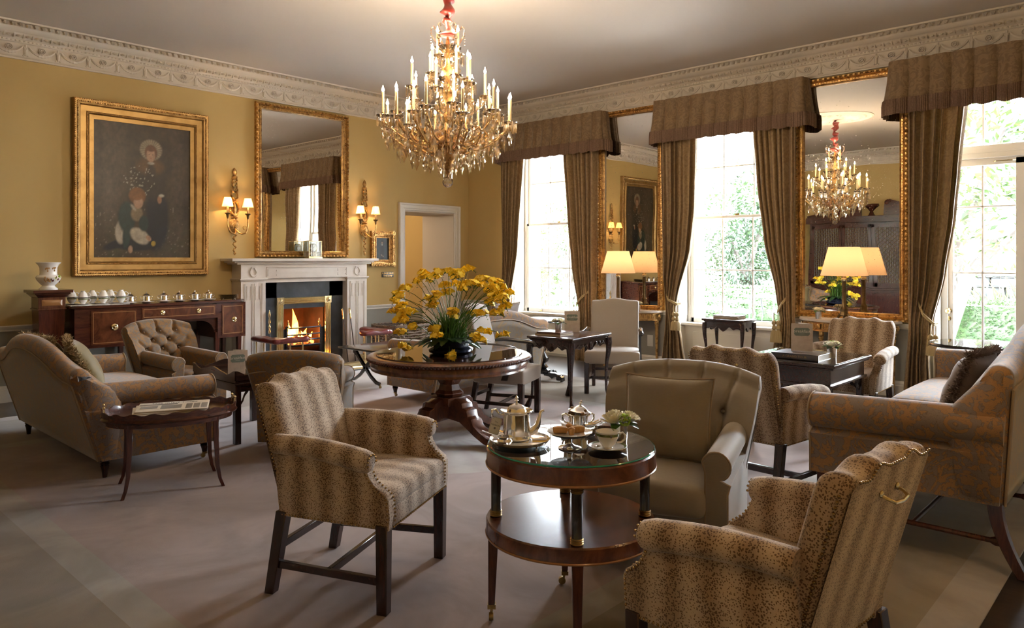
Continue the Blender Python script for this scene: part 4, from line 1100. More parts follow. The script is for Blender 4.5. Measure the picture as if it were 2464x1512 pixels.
sofa('sofa', 'paisley sofa on the left with two fur-edged gold cushions, behind the oval tray table', (2.05, 6.17, 0), (1, 0), 1.92, -.42, .36, .12, .44, .60, .075, camel(.74, .90), .30, 'turned', 'paisley', cushions=1)
pillow('cushion', 'gold cushion with fur edge nearer to us on the left paisley sofa', 'cushion', (1.93, 5.95, .44), (math.radians(-27), 0, PI / 2 - .25), .50, .46, .18, 'olive_velvet', fringe='fringe_gold', grp='fur-edged gold cushions', seed=2)
pillow('cushion', 'gold cushion with fur edge farther back on the left paisley sofa, half hidden', 'cushion', (1.85, 6.45, .44), (math.radians(-27), 0, PI / 2 + .1), .50, .46, .17, 'olive_velvet', fringe='fringe_gold', grp='fur-edged gold cushions', seed=3)
sofa('sofa', 'paisley two-seat sofa behind the flower table, its pale back towards the window', (5.60, 5.86, 0), (0, 1), 1.68, -.36, .36, .12, .42, .60, .075, camel(.76, .90), .22, 'turned', 'paisley')
pillow('cushion', 'grey-mauve cushion showing above the back of the sofa behind the flowers', 'cushion', (6.02, 5.80, .55), (math.radians(-18), 0, PI), .46, .42, .15, 'mink_velvet', pipe='piping', seed=8)
fs = sofa('sofa', 'large camel-back paisley sofa on the right with sabre legs and fringed cushions', (5.36, 1.08, 0), (0, 1), 2.78, -.44, .44, .31, .50, .725, .093, camel(.955, 1.12), .06, 'sabre', 'paisley', cushions=2)
for (x, xs) in ((1.31, .05), (.45, 0), (-.45, 0), (-1.31, -.05)):
    m = MB(); rings = []
    for k in range(9):
        f = k / 8; z = .33 * (1 - f); y = .40 + .12 * f ** 1.8; xx = x + xs * f * 1.0; w = lerp(.030, .022, f); rings.append([(xx - w, y - w, z), (xx + w, y - w, z), (xx + w, y + w, z), (xx - w, y + w, z)])
    m.loft(rings); m.build('leg', 'mahogany_z', fs, bevel=.002, seg=1)
    m = MB(); rings = []
    for k in range(9):
        f = k / 8; z = .33 * (1 - f); y = -.38 - .05 * f ** 2; w = lerp(.030, .020, f); rings.append([(x - w, y - w, z), (x + w, y - w, z), (x + w, y + w, z), (x - w, y + w, z)])
    m.loft(rings); m.build('leg', 'mahogany_z', fs, bevel=.002, seg=1)
    m = MB(); m.tube([(x, -.39, .13), (x, -.33, .13), (x, -.32, .13), (x, .38, .13), (x, .40, .13), (x, .46, .13)], [.022, .022, .013, .013, .022, .022], 8); m.build('stretcher', 'mahogany_z', fs)
m = MB(); m.tube([(-1.31, .05, .13), (1.31, .05, .13)], .013, 8); m.build('stretcher', 'mahogany_z', fs)
for k, (x, y, rz, w, lb) in enumerate(((4.96, 1.05, PI - .08, .50, 'fringed mink velvet cushion nearest to us on the right sofa'), (5.85, .93, PI - .2, .44, 'fringed mink cushion in the middle of the right sofa back'), (6.28, .95, PI - .1, .44, 'fringed mink cushion in the far corner of the right sofa'))):
    pillow('cushion', lb, 'cushion', (x, y, .50), (math.radians(-22), 0, rz), w, w * .88, .17, 'mink_velvet', fringe='fringe_brown', grp='fringed mink cushions', seed=20 + k)

# ---- open armchairs (tall linen back)
def open_armchair(label, loc, face, W=.60, D=.50, zb=1.0):
    t = thing('open_armchair', label, 'armchair', loc, face, group='tall linen-covered open armchairs')
    hw = W / 2
    for s in (-1, 1):
        leg_box(s * (hw - .03), -D / 2 + .03, s * (hw - .03), -D / 2 + .03, 0, .34, .024, .026).build('leg', 'darkwood', t, bevel=.003, seg=1)
        leg_box(s * (hw - .06), D / 2 + .04, s * (hw - .06), D / 2 - .04, 0, .40, .019, .024).build('leg', 'darkwood', t, bevel=.003, seg=1)
        bar((s * (hw - .03), -D / 2 + .03, .14), (s * (hw - .06), D / 2, .14), .02, .03).build('stretcher', 'darkwood_x', t, bevel=.002, seg=1)
        m = MB(); x = s * (hw - .01); m.tube([(x, D / 2 - .0, .66), (x, D / 4, .672), (x, 0, .665), (x + s * .012, -.12, .655), (x + s * .014, -.17, .645), (x + s * .008, -.19, .63)], [.018, .022, .024, .026, .028, .018], 10, flat=.8)
        m.build('arm', 'blackwood', t)
        m = MB(); m.loft([[(x - .018, -.10, .36), (x + .018, -.10, .36), (x + .018, -.04, .36), (x - .018, -.04, .36)], [(x - .012, -.13, .50), (x + .012, -.13, .50), (x + .012, -.09, .50), (x - .012, -.09, .50)], [(x - .016, -.165, .64), (x + .016, -.165, .64), (x + .016, -.12, .64), (x - .016, -.12, .64)]])
        m.build('arm_support', 'blackwood', t, bevel=.003, seg=1)
    bar((-hw + .05, 0, .14), (hw - .05, 0, .14), .02, .03).build('stretcher', 'darkwood_x', t, bevel=.002, seg=1)
    bar((-hw + .06, D / 2, .20), (hw - .06, D / 2, .20), .02, .03).build('stretcher', 'darkwood_x', t, bevel=.002, seg=1)
    def sw(x, y, z):
        d = max(0, 1 - (x / hw) ** 2) ** .5 * max(0, 1 - (y / (D / 2)) ** 2) ** .5; return (x * lerp(1, .9, (y + D / 2) / D), y, z + (.03 * d if z > .4 else 0))
    m = MB(); m.rbox((0, -.0, .385), (W - .01, D, .13), .022, 3, (8, 8, 2), sw); m.build('seat', 'taupe_linen', t, ang=180)
    def bw(x, y, z):
        v = (z + .3) / .6; tp = zb - .0 - .028 * (1 - math.exp(-(x / .12) ** 2)) ; xx = x; zz = lerp(.44, tp, v) ; return (xx, lerp(D / 2 - .07, D / 2 + .08, v) + y, zz)
    m = MB(); m.rbox((0, 0, 0), (W - .07, .075, .6), .025, 3, (16, 2, 8), bw); m.build('backrest', 'taupe_linen', t, ang=180)
    return t
open_armchair('tall linen-backed open armchair facing us in front of the far gilt pier mirror', (6.66, 4.66, 0), (-.85, -.52))
open_armchair('low dark-legged open armchair in profile between the flower table and the carved table', (4.96, 4.66, 0), (.37, -.93), W=.50, zb=1.03)
# ------------------------------------------------------------------ tables
def FT(t, l, z=0): return (.7334 * t + .6798 * l, .6798 * t - .7334 * l, z)
# round centre table
TX, TY = 4.05, 4.45
t = thing('centre_table', 'large round mahogany pedestal table carrying the yellow freesias', 'table', (TX, TY, 0))
m = MB(); m.lathe([(.002, .655), (.60, .655), (.625, .645), (.664, .652), (.664, .664), (.645, .674), (.600, .676), (.002, .676)], 72); m.build('table_top', 'mahogany_flame', t, ang=30)
m = MB()
for k in range(150):
    a = 2 * PI * k / 150; m.ball((.658 * math.cos(a), .658 * math.sin(a), .650), .0125, 6, 4)
m.build('beaded_edge', 'mahogany', t)
m = MB(); m.lathe([(.56, .565), (.618, .560), (.632, .566), (.628, .580), (.640, .600), (.636, .630), (.625, .648), (.56, .648)], 72); m.build('frieze', 'mahogany_flame', t, ang=35)
m = MB(); m.lathe([(.002, .676), (.588, .676), (.590, .680), (.588, .684), (.002, .684)], 72); m.build('glass_top', 'table_glass', t, ang=30)
m = MB(); prof = [(.085, .33), (.105, .36), (.080, .385), (.068, .43), (.095, .475), (.118, .50), (.110, .54), (.16, .57)]
m.loft([[(s * w, u * w, z) for (s, u) in ((-1, -.55), (-.55, -1), (.55, -1), (1, -.55), (1, .55), (.55, 1), (-.55, 1), (-1, .55))] for w, z in prof]); m.box(-.12, -.12, .27, .12, .12, .335)
m.build('pedestal', 'mahogany_flame', t, ang=30, bevel=.004)
for k in range(4):
    a = k * PI / 2; M_ = Matrix.Rotation(a, 4, 'Z'); m = MB()
    out = [(.05, .33), (.15, .325), (.205, .30), (.215, .265), (.26, .25), (.275, .205), (.31, .19), (.335, .145), (.40, .095), (.48, .062), (.60, .052), (.615, .03), (.61, 0), (.53, 0), (.44, .018), (.35, .055), (.26, .115), (.18, .155), (.05, .165)]
    rings = []
    for y, ins in ((-.058, .006), (-.050, 0), (.050, 0), (.058, .006)): rings.append([(x, y, z + (ins if z < .1 else -ins)) for x, z in out])
    m.loft(rings, M=M_); m.build('leg', 'mahogany_flame', t, ang=35)
# freesias
b = thing('flower_bowl', 'low black bowl of yellow freesias with dark leaves on the round table', 'flower bowl', (TX + .0, TY - .02, .684))
m = MB(); m.lathe([(.002, 0), (.15, 0), (.185, .012), (.192, .030), (.17, .045), (.150, .052), (.158, .075), (.182, .098), (.176, .100), (.15, .078), (.002, .07)], 48, sx=1.05, sy=.8); m.build('bowl', 'bowl_black', b, ang=40)
ZF = [(575, 150), (430, 270), (600, 270), (520, 200), (310, 360), (690, 210), (800, 150), (910, 120), (950, 210), (1065, 150), (1190, 90), (1160, 180), (145, 470), (215, 490), (110, 590), (50, 740), (220, 660), (230, 750), (195, 830), (350, 750), (310, 850), (415, 940), (845, 340), (1030, 330), (1150, 320), (1100, 380), (860, 460), (725, 540), (790, 470), (730, 640), (1400, 230), (1280, 290), (1370, 320), (1440, 340), (1540, 270), (1590, 350), (1650, 290), (1710, 350), (1510, 380), (1520, 450), (1560, 510), (1690, 430), (1800, 450), (1690, 560), (1740, 500), (1760, 650), (1530, 610), (1640, 740), (1010, 720), (930, 790), (1370, 750), (1270, 800), (750, 980), (770, 1060), (1460, 1020), (1330, 1070), (1420, 1130), (1780, 1060), (960, 1280), (200, 1040), (250, 1190), (590, 550)]
rnd = random.Random(4)
RV, FV = V(.6798, -.7334, 0), V(.7334, .6798, 0)
def floret(m, p, d, s):
    x, y, z = frame_from(d); M_ = Matrix((tuple(x) + (0,), tuple(y) + (0,), tuple(z) + (0,), (0, 0, 0, 1))).transposed(); M_.translation = p
    m.lathe([(.0025 * s, 0), (.0050 * s, .010 * s), (.0095 * s, .024 * s), (.020 * s, .036 * s), (.025 * s, .040 * s)], 12, M=M_, lobes=6, lobe_amp=.16)
    m.ball(tuple(M_ @ V(0, 0, .028 * s)), .005 * s, 5, 4)
for i, (zx, zy) in enumerate(ZF):
    lat = (930 + zx / 6.3 - 1081) / 1770 * 5.95; z = 1.45 - (640 + zy / 6.3 - 622) / 1770 * 5.95 - .684
    rr = max(0, .30 - abs(lat) * .3); dep = rnd.uniform(-rr, rr * .7) if z > .22 else -abs(rnd.uniform(.10, .22)) * (1 - abs(lat) * 1.2)
    tip = RV * lat + FV * dep + V(0, 0, z); base = V(rnd.uniform(-.06, .06), rnd.uniform(-.05, .05), .07)
    mid = base.lerp(tip, .55) + V(0, 0, .05 + .10 * abs(lat)); m = MB()
    P = [base, base.lerp(mid, .5) + V(0, 0, .03), mid, mid.lerp(tip, .6) + V(0, 0, .012), tip]
    m.tube(P, [.0032, .003, .0026, .0022, .0018], 5)
    d = (tip - mid).normalized(); side = V(rnd.gauss(0, 1), rnd.gauss(0, 1), 0).normalized()
    bend = (side * .7 + V(0, 0, .1)).normalized()
    for k in range(5):                                    # comb of green buds past the open flowers
        q = tip + bend * (.045 + .010 * k) - V(0, 0, .003 * k * k); m.ball(tuple(q + V(0, 0, .006)), .0046 - .0005 * k, 5, 4, sc_=(1, 1, 1.9))
    m.tube([tip, tip + bend * .045, tip + bend * .09 - V(0, 0, .05 * .4)], .0016, 4)
    st = m.build('freesia_stem', 'stem_green', b)
    m = MB()
    for k in range(rnd.choice((6, 7, 8))):
        q = tip + bend * rnd.uniform(-.012, .042) + V(rnd.gauss(0, .007), rnd.gauss(0, .007), 0); dd = (V(rnd.gauss(0, .55), rnd.gauss(0, .55), rnd.uniform(.25, 1.0) if z > .1 else rnd.uniform(-.8, .2)) + d * .35).normalized(); floret(m, q, dd, rnd.uniform(.9, 1.3))
    m.build('freesia_bloom', 'petal_yellow', st, ang=60)
m = MB()
for k in range(210):                                       # grassy blades
    a = rnd.uniform(0, 2 * PI); L = rnd.uniform(.16, .40); o = V(math.cos(a), math.sin(a), 0); tilt = rnd.uniform(.05, .75); p = V(rnd.gauss(0, .05), rnd.gauss(0, .04), .07); s = V(-o.y, o.x, 0) * rnd.uniform(.003, .006)
    q1 = p + o * L * tilt * .35 + V(0, 0, L * .45); q2 = p + o * L * tilt + V(0, 0, L * (.85 - tilt * .25)); m.add([p - s, p + s, q1 + s, q1 - s, q2], [(0, 1, 2, 3), (3, 2, 4)])
m.build('grassy_leaves', 'stem_green', b, ang=180)
def broad_leaf(m, base, d, L, w, lobes=True, droop=.35):
    d = d.normalized(); s = d.cross(V(0, 0, 1)).normalized(); n = 9; up = s.cross(d)
    rows = []
    for i in range(n + 1):
        f = i / n; ww = w * math.sin(PI * min(1, f * .92 + .06)) ** .8 * (1 - .25 * (i % 2) * lobes); c = base + d * L * f - V(0, 0, droop * L * f * f)
        rows.append([tuple(c - s * ww + up * ww * .25), tuple(c), tuple(c + s * ww + up * ww * .25)])
    m.loft(rows, closed=False, caps=False)
for k in range(26):
    a = 2 * PI * k / 26 + rnd.uniform(-.1, .1); o = V(math.cos(a), math.sin(a) * .85, rnd.uniform(0, .35)); m = MB(); broad_leaf(m, V(o.x * .10, o.y * .08, .09 + rnd.uniform(0, .03)), o, rnd.uniform(.15, .27), rnd.uniform(.03, .05)); m.build('aralia_leaf', 'leaf_dark', b, ang=180)

# two-tier drum table
DC = (2.328, 1.838)
t = thing('drum_table', 'two-tier round mahogany table with glass top, carrying the silver tea service', 'table', (*DC, 0)); t.rotation_euler = (0, 0, math.atan2(.6798, .7334))
def band(name, z0, z1, R):
    m = MB(); m.lathe([(.002, z0 + .012), (R - .02, z0 + .012), (R - .01, z0), (R - .002, z0 + .001), (R + .002, z0 + .006), (R, z0 + .011), (R, z1 - .006), (R - .005, z1), (.002, z1)], 72); o = m.build(name, 'mahogany_flame', t, ang=30)
    m = MB(); m.lathe([(R - .006, z0 - .001), (R + .0015, z0 + .001), (R + .004, z0 + .006), (R + .0015, z0 + .010)], 72); m.build('inlay', 'inlay', o); return o
band('upper_tier', .628, .700, .338); sh_ = band('shelf', .352, .415, .339)
m = MB(); m.lathe([(.002, .700), (.330, .700), (.333, .704), (.330, .708), (.002, .708)], 72); gt_ = m.build('glass_top', 'table_glass', t, ang=30)
m = MB(); m.lathe([(.3325, .7008), (.3345, .704), (.3325, .7072)], 72); m.build('glass_edge', 'glass_edge', gt_)
for k in range(4):
    a = k * PI / 2; x, y = .318 * math.cos(a), .318 * math.sin(a)
    if k != 99:
        m = MB(); m.lathe([(.022, .415), (.024, .420), (.020, .424), (.024, .428), (.020, .432), (.024, .436), (.020, .442), (.0205, .60), (.024, .606), (.020, .610), (.024, .614), (.020, .618), (.024, .624), (.022, .63)], 16, (x * .94, y * .94, 0)); co_ = m.build('column', 'blackwood', t)
        m = MB()
        for zz in (.420, .428, .436, .606, .614, .622): m.lathe([(.0215, zz - .004), (.0252, zz), (.0215, zz + .004)], 16, (x * .94, y * .94, 0))
        m.build('column_ring', 'old_brass', co_)
    M_ = Matrix.Rotation(a, 4, 'Z'); m = MB(); m.loft([[(.33 - w * 2, -w, z), (.33, -w, z), (.33, w, z), (.33 - w * 2, w, z)] for w, z in ((.013, .055), (.021, .36))], M=M_); lg = m.build('leg', 'mahogany_z', t, bevel=.002, seg=1)
    m = MB(); m.box(.30, -.015, .045, .333, .015, .062, M=M_); MX = M_ @ Matrix.Translation((.318, .012, .017)) @ Matrix.Rotation(PI / 2, 4, 'Y'); m.lathe([(.004, -.009), (.016, -.009), (.017, 0), (.016, .009), (.004, .009)], 12, M=MX); m.tube([(.317, 0, .05), (.317, .008, .02)], .006, 6, M=M_); m.build('castor', 'old_brass', lg)
for a0, a1 in ((-2.03, -1.80), (-2.72, -2.68), (-2.62, -2.60)):           # chipped veneer along the shelf edge
    m = MB(); m.loft([[(r * math.cos(a), r * math.sin(a), z) for r, z in ((.334, .4155), (.3395, .4155), (.3397, .406 + .004 * math.sin(a * 60)), (.334, .406))] for a in [lerp(a0, a1, k / 8) - .0 for k in range(9)]]); m.build('veneer_chip', 'book_tan', sh_)
# oval tray table
OC = (1.97, 4.80); t = thing('oval_tray_table', 'oval mahogany tray table with scalloped rim and brass handles, newspapers on top', 'table', (*OC, 0)); t.rotation_euler = (0, 0, -.30)
A_, B_ = .395, .265
m = MB(); m.lathe([(.01, .446), (.96, .446), (1.0, .452), (1.012, .460), (1.0, .468), (.985, .474), (.01, .474)], 64, sx=A_, sy=B_); m.build('tray', 'mahogany', t, ang=40)
m = MB(); n = 128; ro, ri = [], []
rings = [[], [], [], []]
for k in range(n):
    a = 2 * PI * k / n; h = .500 + .012 * (.5 + .5 * math.cos(20 * a)) + .018 * math.exp(-((abs(math.cos(a)) - 1) / .02) ** 2); c, s = math.cos(a), math.sin(a)
    for j, (r, z) in enumerate(((.985, .47), (1.0, h), (.985, h), (.965, .47))): rings[j].append((A_ * r * c, B_ * r * s, z))
m.loft(rings, caps=False); m.build('gallery_rim', 'mahogany', t)
for s in (-1, 1):
    m = MB(); m.tube([(s * .375, -.055, .49), (s * .378, -.055, .535), (s * .378, 0, .542), (s * .378, .055, .535), (s * .375, .055, .49)], .0055, 8)
    for y in (-.055, .055): m.ball((s * .378, y, .538), .009, 8, 6)
    m.build('handle', 'brass', t)
m = MB(); m.lathe([(.80, .420), (.93, .420), (.94, .447), (.80, .447)], 56, sx=A_, sy=B_); m.build('apron', 'mahogany', t, ang=40)
for sx_, sy_ in ((-1, -1), (1, -1), (1, 1), (-1, 1)):
    m = MB(); m.loft([[(sx_ * (.245 + o) - w, sy_ * (.165 + o * .6) - w, z), (sx_ * (.245 + o) + w, sy_ * (.165 + o * .6) - w, z), (sx_ * (.245 + o) + w, sy_ * (.165 + o * .6) + w, z), (sx_ * (.245 + o) - w, sy_ * (.165 + o * .6) + w, z)] for w, z, o in ((.010, 0, .040), (.010, .05, .022), (.012, .13, .008), (.015, .30, 0), (.018, .447, 0))])
    m.build('leg', 'mahogany_z', t, bevel=.002, seg=1)
# tray table with gallery (menu and reserved sign)
PC = (3.0, 5.82); t = thing('tray_table', 'dark mahogany tray table with shaped gallery and bracket legs, a breakfast card on it', 'table', (*PC, 0))
px, py = .275, .37
m = MB(); m.box(-px, -py, .475, px, py, .497); m.box(-px - .008, -py - .008, .462, px + .008, py + .008, .475); m.build('tray', 'darkwood_x', t, bevel=.002)
def gal(L, n=40, hole=True):
    top = []
    for i in range(n + 1):
        u = -1 + 2 * i / n; a = abs(u); top.append((u * L, .545 + .030 * math.exp(-(u / .30) ** 2) * (1 if hole else .3) + .028 * sstep(.72, .98, a) - .010 * math.exp(-((a - .62) / .1) ** 2)))
    return [(-L, .497), ] + top + [(L, .497)]
for sy_ in (-1, 1):
    m = MB(); m.prism(gal(px), sy_ * py - .006, sy_ * py + .006, 'y'); m.build('gallery_side', 'darkwood_x', t)
for sx_ in (-1, 1):
    m = MB(); m.prism(gal(py), sx_ * px - .006, sx_ * px + .006, 'x'); o = m.build('gallery_side', 'darkwood_x', t)
    m = MB(); m.rbox((sx_ * px, 0, .546), (.014, .075, .017), .008, 2, (1, 2, 1)); m.build('hand_hole', 'leather', o)
m = MB(); m.box(-px + .01, -py + .01, .405, px - .01, -py + .03, .463); m.box(-px + .01, py - .03, .405, px - .01, py - .01, .463); m.box(-px + .01, -py + .01, .405, -px + .03, py - .01, .463); m.box(px - .03, -py + .01, .405, px - .01, py - .01, .463); m.build('apron', 'darkwood_x', t)
for sx_ in (-1, 1):
    for sy_ in (-1, 1):
        m = MB(); x, y = sx_ * (px - .025), sy_ * (py - .025); m.cbox((x, y, .235), (.048, .048, .47)); lg = m.build('leg', 'darkwood', t, bevel=.003)
        m = MB()
        m.tube([(x, y - sy_ * .02, .30), (x, y - sy_ * .045, .33), (x, y - sy_ * .06, .37), (x, y - sy_ * .085, .405)], [.010, .007, .007, .012], 6); m.tube([(x - sx_ * .02, y, .30), (x - sx_ * .045, y, .33), (x - sx_ * .06, y, .37), (x - sx_ * .085, y, .405)], [.010, .007, .007, .012], 6)
        m.build('bracket', 'darkwood', lg)
# carved table with cabriole legs
def cabriole(m, x, y, sx_, sy_, h, r=1.):
    P = [(.050, .0, .0), (.052, .012, .0), (.040, .030, .012), (.006, .12, -.016), (.002, .25, -.014), (.010, .38, -.002), (.026, .48, .014), (.030, .55, .016), (.026, .60, .008)]
    pts, rs = [], []
    for (o, f, _), rr in zip(P, (.018, .026, .024, .012, .0125, .016, .023, .028, .028)): pts.append((x + sx_ * o * .7 * r, y + sy_ * o * .7 * r, f / .60 * h)); rs.append(rr * r)
    m.tube(pts, rs, 10)
    for da in (-.5, 0, .5):
        a = math.atan2(sy_, sx_) + da; m.ball((x + sx_ * .028 + .022 * math.cos(a), y + sy_ * .028 + .022 * math.sin(a), .016), .014 * r, 8, 6, sc_=(1, 1, 1.1))
def carved_table(name, label, loc, face, hx, hy, h, mat, carve=True, grp=None):
    t = thing(name, label, 'table', loc, face, group=grp)
    m = MB(); m.rbox((0, 0, h - .011), (2 * hx, 2 * hy, .022), .008, 2, (1, 1, 1)); m.box(-hx + .02, -hy + .02, h - .034, hx - .02, hy - .02, h - .020); m.build('table_top', mat, t, ang=60)
    def apr(L, n=36):
        bot = []
        for i in range(n + 1):
            u = 1 - 2 * i / n; z = h - .105 - .035 * math.exp(-(u / .16) ** 2) + .018 * math.exp(-((abs(u) - .32) / .10) ** 2) - .014 * math.exp(-((abs(u) - .55) / .07) ** 2) - .02 * sstep(.8, 1, abs(u)); bot.append((u * L, z))
        return [(-L, h - .034), (L, h - .034)] + bot
    for s in (-1, 1):
        m = MB(); m.prism(apr(hx - .03), s * (hy - .035) - .010, s * (hy - .035) + .010, 'y'); a1 = m.build('apron', mat, t, ang=30)
        m2 = MB(); m2.prism(apr(hy - .03), s * (hx - .035) - .010, s * (hx - .035) + .010, 'x'); a2 = m2.build('apron', mat, t, ang=30)
        if carve:
            for par, L, ax in ((a1, hx - .05, 0), (a2, hy - .05, 1)):
                m = MB()
                def q(u, z, d=.0):
                    return (u, s * (hy - .024 + d), z) if ax == 0 else (s * (hx - .024 + d), u, z)
                for k in range(5): m.tube([q((k - 2) * .004, h - .06), q((k - 2) * .012, h - .10, .004), q((k - 2) * .016, h - .135, 0)], [.004, .007, .003], 6)
                for sg in (-1, 1):
                    for j, (c, r_) in enumerate(((.10, .022), (.17, .018), (.235, .015))):
                        if c > L: continue
                        m.tube([q(sg * (c + r_ * math.cos(a) * (1 - a / 9)), h - .085 + r_ * math.sin(a) * (1 - a / 9)) for a in [k_ * .5 for k_ in range(11)]], [.005 - .0003 * k_ for k_ in range(11)], 5)
                        m.tube([q(sg * (c - .05), h - .115 + .01 * j), q(sg * (c - .01), h - .075, .004), q(sg * (c + .04), h - .10)], [.002, .008, .003], 6)
                m.build('carving', mat, par)
    for sx_ in (-1, 1):
        for sy_ in (-1, 1):
            m = MB(); cabriole(m, sx_ * (hx - .045), sy_ * (hy - .045), sx_, sy_, h - .045, 1.15 if carve else .95); m.build('leg', mat, t)
    return t
carved_table('carved_table', 'dark carved cabriole table in front of the linen armchair, roses and books on it', (5.725, 4.525, 0), (.11, -.99), .375, .262, .70, 'darkwood_x')
carved_table('side_table', 'small dark cabriole side table standing before the middle window, magazines on it', (7.98, 3.96, 0), (1, 0), .26, .175, .75, 'darkwood_x', carve=False)
# square table with glass top
SC = (5.89, 2.27); t = thing('square_table', 'square dark table with deep frieze and glass top, blue book and breakfast card on it', 'table', (*SC, 0))
m = MB(); m.box(-.42, -.37, .648, .42, .37, .672); m.box(-.405, -.355, .632, .405, .355, .648); m.build('table_top', 'darkwood_x', t, bevel=.005)
m = MB(); m.box(-.415, -.365, .672, .415, .365, .680); m.build('glass_top', 'table_glass', t, bevel=.002)
m = MB(); m.box(-.375, -.325, .515, .375, .325, .632); m.box(-.392, -.342, .50, .392, .342, .518); m.build('frieze', 'darkwood_x', t, bevel=.003)
for sx_ in (-1, 1):
    for sy_ in (-1, 1):
        x, y = sx_ * .35, sy_ * .30; m = MB(); m.cbox((x, y, .25), (.045, .045, .50)); lg = m.build('leg', 'darkwood', t, bevel=.003)
        m = MB()
        for (dx, dy) in ((-sx_, 0), (0, -sy_)):
            m.tube([(x + dx * (.03 + .03 * (1 + math.cos(a)) * .8), y + dy * (.03 + .03 * (1 + math.cos(a)) * .8), .455 + .030 * math.sin(a)) for a in [k_ * .6 + 1.6 for k_ in range(9)]], .007, 6)
            m.tube([(x + dx * .02, y + dy * .02, .40), (x + dx * .05, y + dy * .05, .43), (x + dx * .10, y + dy * .10, .495)], [.006, .008, .008], 6)
        m.build('bracket_scroll', 'darkwood', lg)
# x-frame coffee table by the fire, black round tables
t = thing('x_frame_table', 'low dark X-frame table near the fender, left of the round flower table', 'table', (5.35, 6.92, 0))
m = MB(); m.rbox((0, 0, .425), (.98, .66, .022), .010, 2, (1, 1, 1)); m.build('table_top', 'blackwood', t)
for x in (-.34, .34):
    for s in (-1, 1):
        m = MB(); P = [(s * .27, .05), (s * .20, .06), (s * .10, .12), (0, .21), (-s * .10, .30), (-s * .16, .36), (-s * .22, .405)]; rings = []
        for k, (y, z) in enumerate(P):
            w = (.020, .020, .022, .028, .026, .03, .045)[k]; rings.append([(x - .016, y, z - w), (x + .016, y, z - w), (x + .016, y, z + w * .6), (x - .016, y, z + w * .6)])
        m.loft(rings); lg = m.build('leg', 'blackwood', t, bevel=.003)
        m = MB(); MX = Matrix.Translation((x, s * .275, .016)) @ Matrix.Rotation(PI / 2, 4, 'Y'); m.lathe([(.004, -.008), (.015, -.008), (.016, 0), (.015, .008), (.004, .008)], 12, M=MX); m.tube([(x, s * .27, .05), (x, s * .275, .02)], .007, 6); m.build('castor', 'old_brass', lg)
m = MB(); m.tube([(-.34, 0, .21), (.34, 0, .21)], .014, 8); bpy.data.objects; m.build('stretcher', 'blackwood', t)
t = thing('pedestal_table', 'black pedestal table with lion-paw feet beside the corner window', 'table', (6.68, 5.70, 0)); 
m = MB(); m.lathe([(.002, .70), (.29, .70), (.31, .71), (.31, .722), (.29, .73), (.002, .73)], 48); m.build('table_top', 'blackwood', t, ang=30)
m = MB(); m.lathe([(.10, .10), (.10, .125), (.05, .135), (.075, .16), (.05, .185), (.035, .20), (.07, .225), (.085, .27), (.05, .32), (.035, .34), (.055, .37), (.03, .40), (.05, .46), (.06, .52), (.035, .58), (.04, .66), (.12, .70)], 24); m.box(-.09, -.09, .085, .09, .09, .105); m.build('column', 'blackwood', t)
for a in (math.atan2(-.7, .1), math.atan2(.1, .8), math.atan2(.7, -.6)):
    M_ = Matrix.Rotation(a, 4, 'Z'); m = MB(); m.prism([(.04, .10), (.20, .098), (.235, .085), (.235, .05), (.19, .058), (.15, .03), (.11, .055), (.04, .06)], -.03, .03, 'y', M=M_); m.rbox((.24, 0, .05), (.07, .075, .075), .02, 2, (2, 2, 2), M=M_)
    for dy in (-.026, -.009, .009, .026): m.tube([(.25, dy, .075), (.28, dy, .05), (.285, dy, .018), (.27, dy, .006)], [.010, .012, .012, .008], 6, M=M_)
    m.build('paw_foot', 'blackwood', t)
t = thing('round_side_table', 'black round glass-topped side table in front of the glazed garden door', 'table', (7.5, 1.38, 0))
m = MB(); m.lathe([(.002, .672), (.36, .672), (.385, .680), (.388, .69), (.375, .70), (.002, .70)], 56); m.build('table_top', 'blackwood', t, ang=30)
m = MB(); m.lathe([(.002, .70), (.372, .70), (.374, .706), (.002, .706)], 56); m.build('glass_top', 'table_glass', t)
m = MB(); m.lathe([(.12, .05), (.05, .09), (.03, .15), (.05, .25), (.03, .35), (.04, .55), (.12, .672)], 24); m.build('column', 'blackwood', t)
for k in range(3):
    m = MB(); a = k * 2.094 + .4; m.tube([(0, 0, .12), (.12 * math.cos(a), .12 * math.sin(a), .11), (.24 * math.cos(a), .24 * math.sin(a), .05), (.30 * math.cos(a), .30 * math.sin(a), .018)], [.03, .026, .02, .018], 8); m.build('leg', 'blackwood', t)
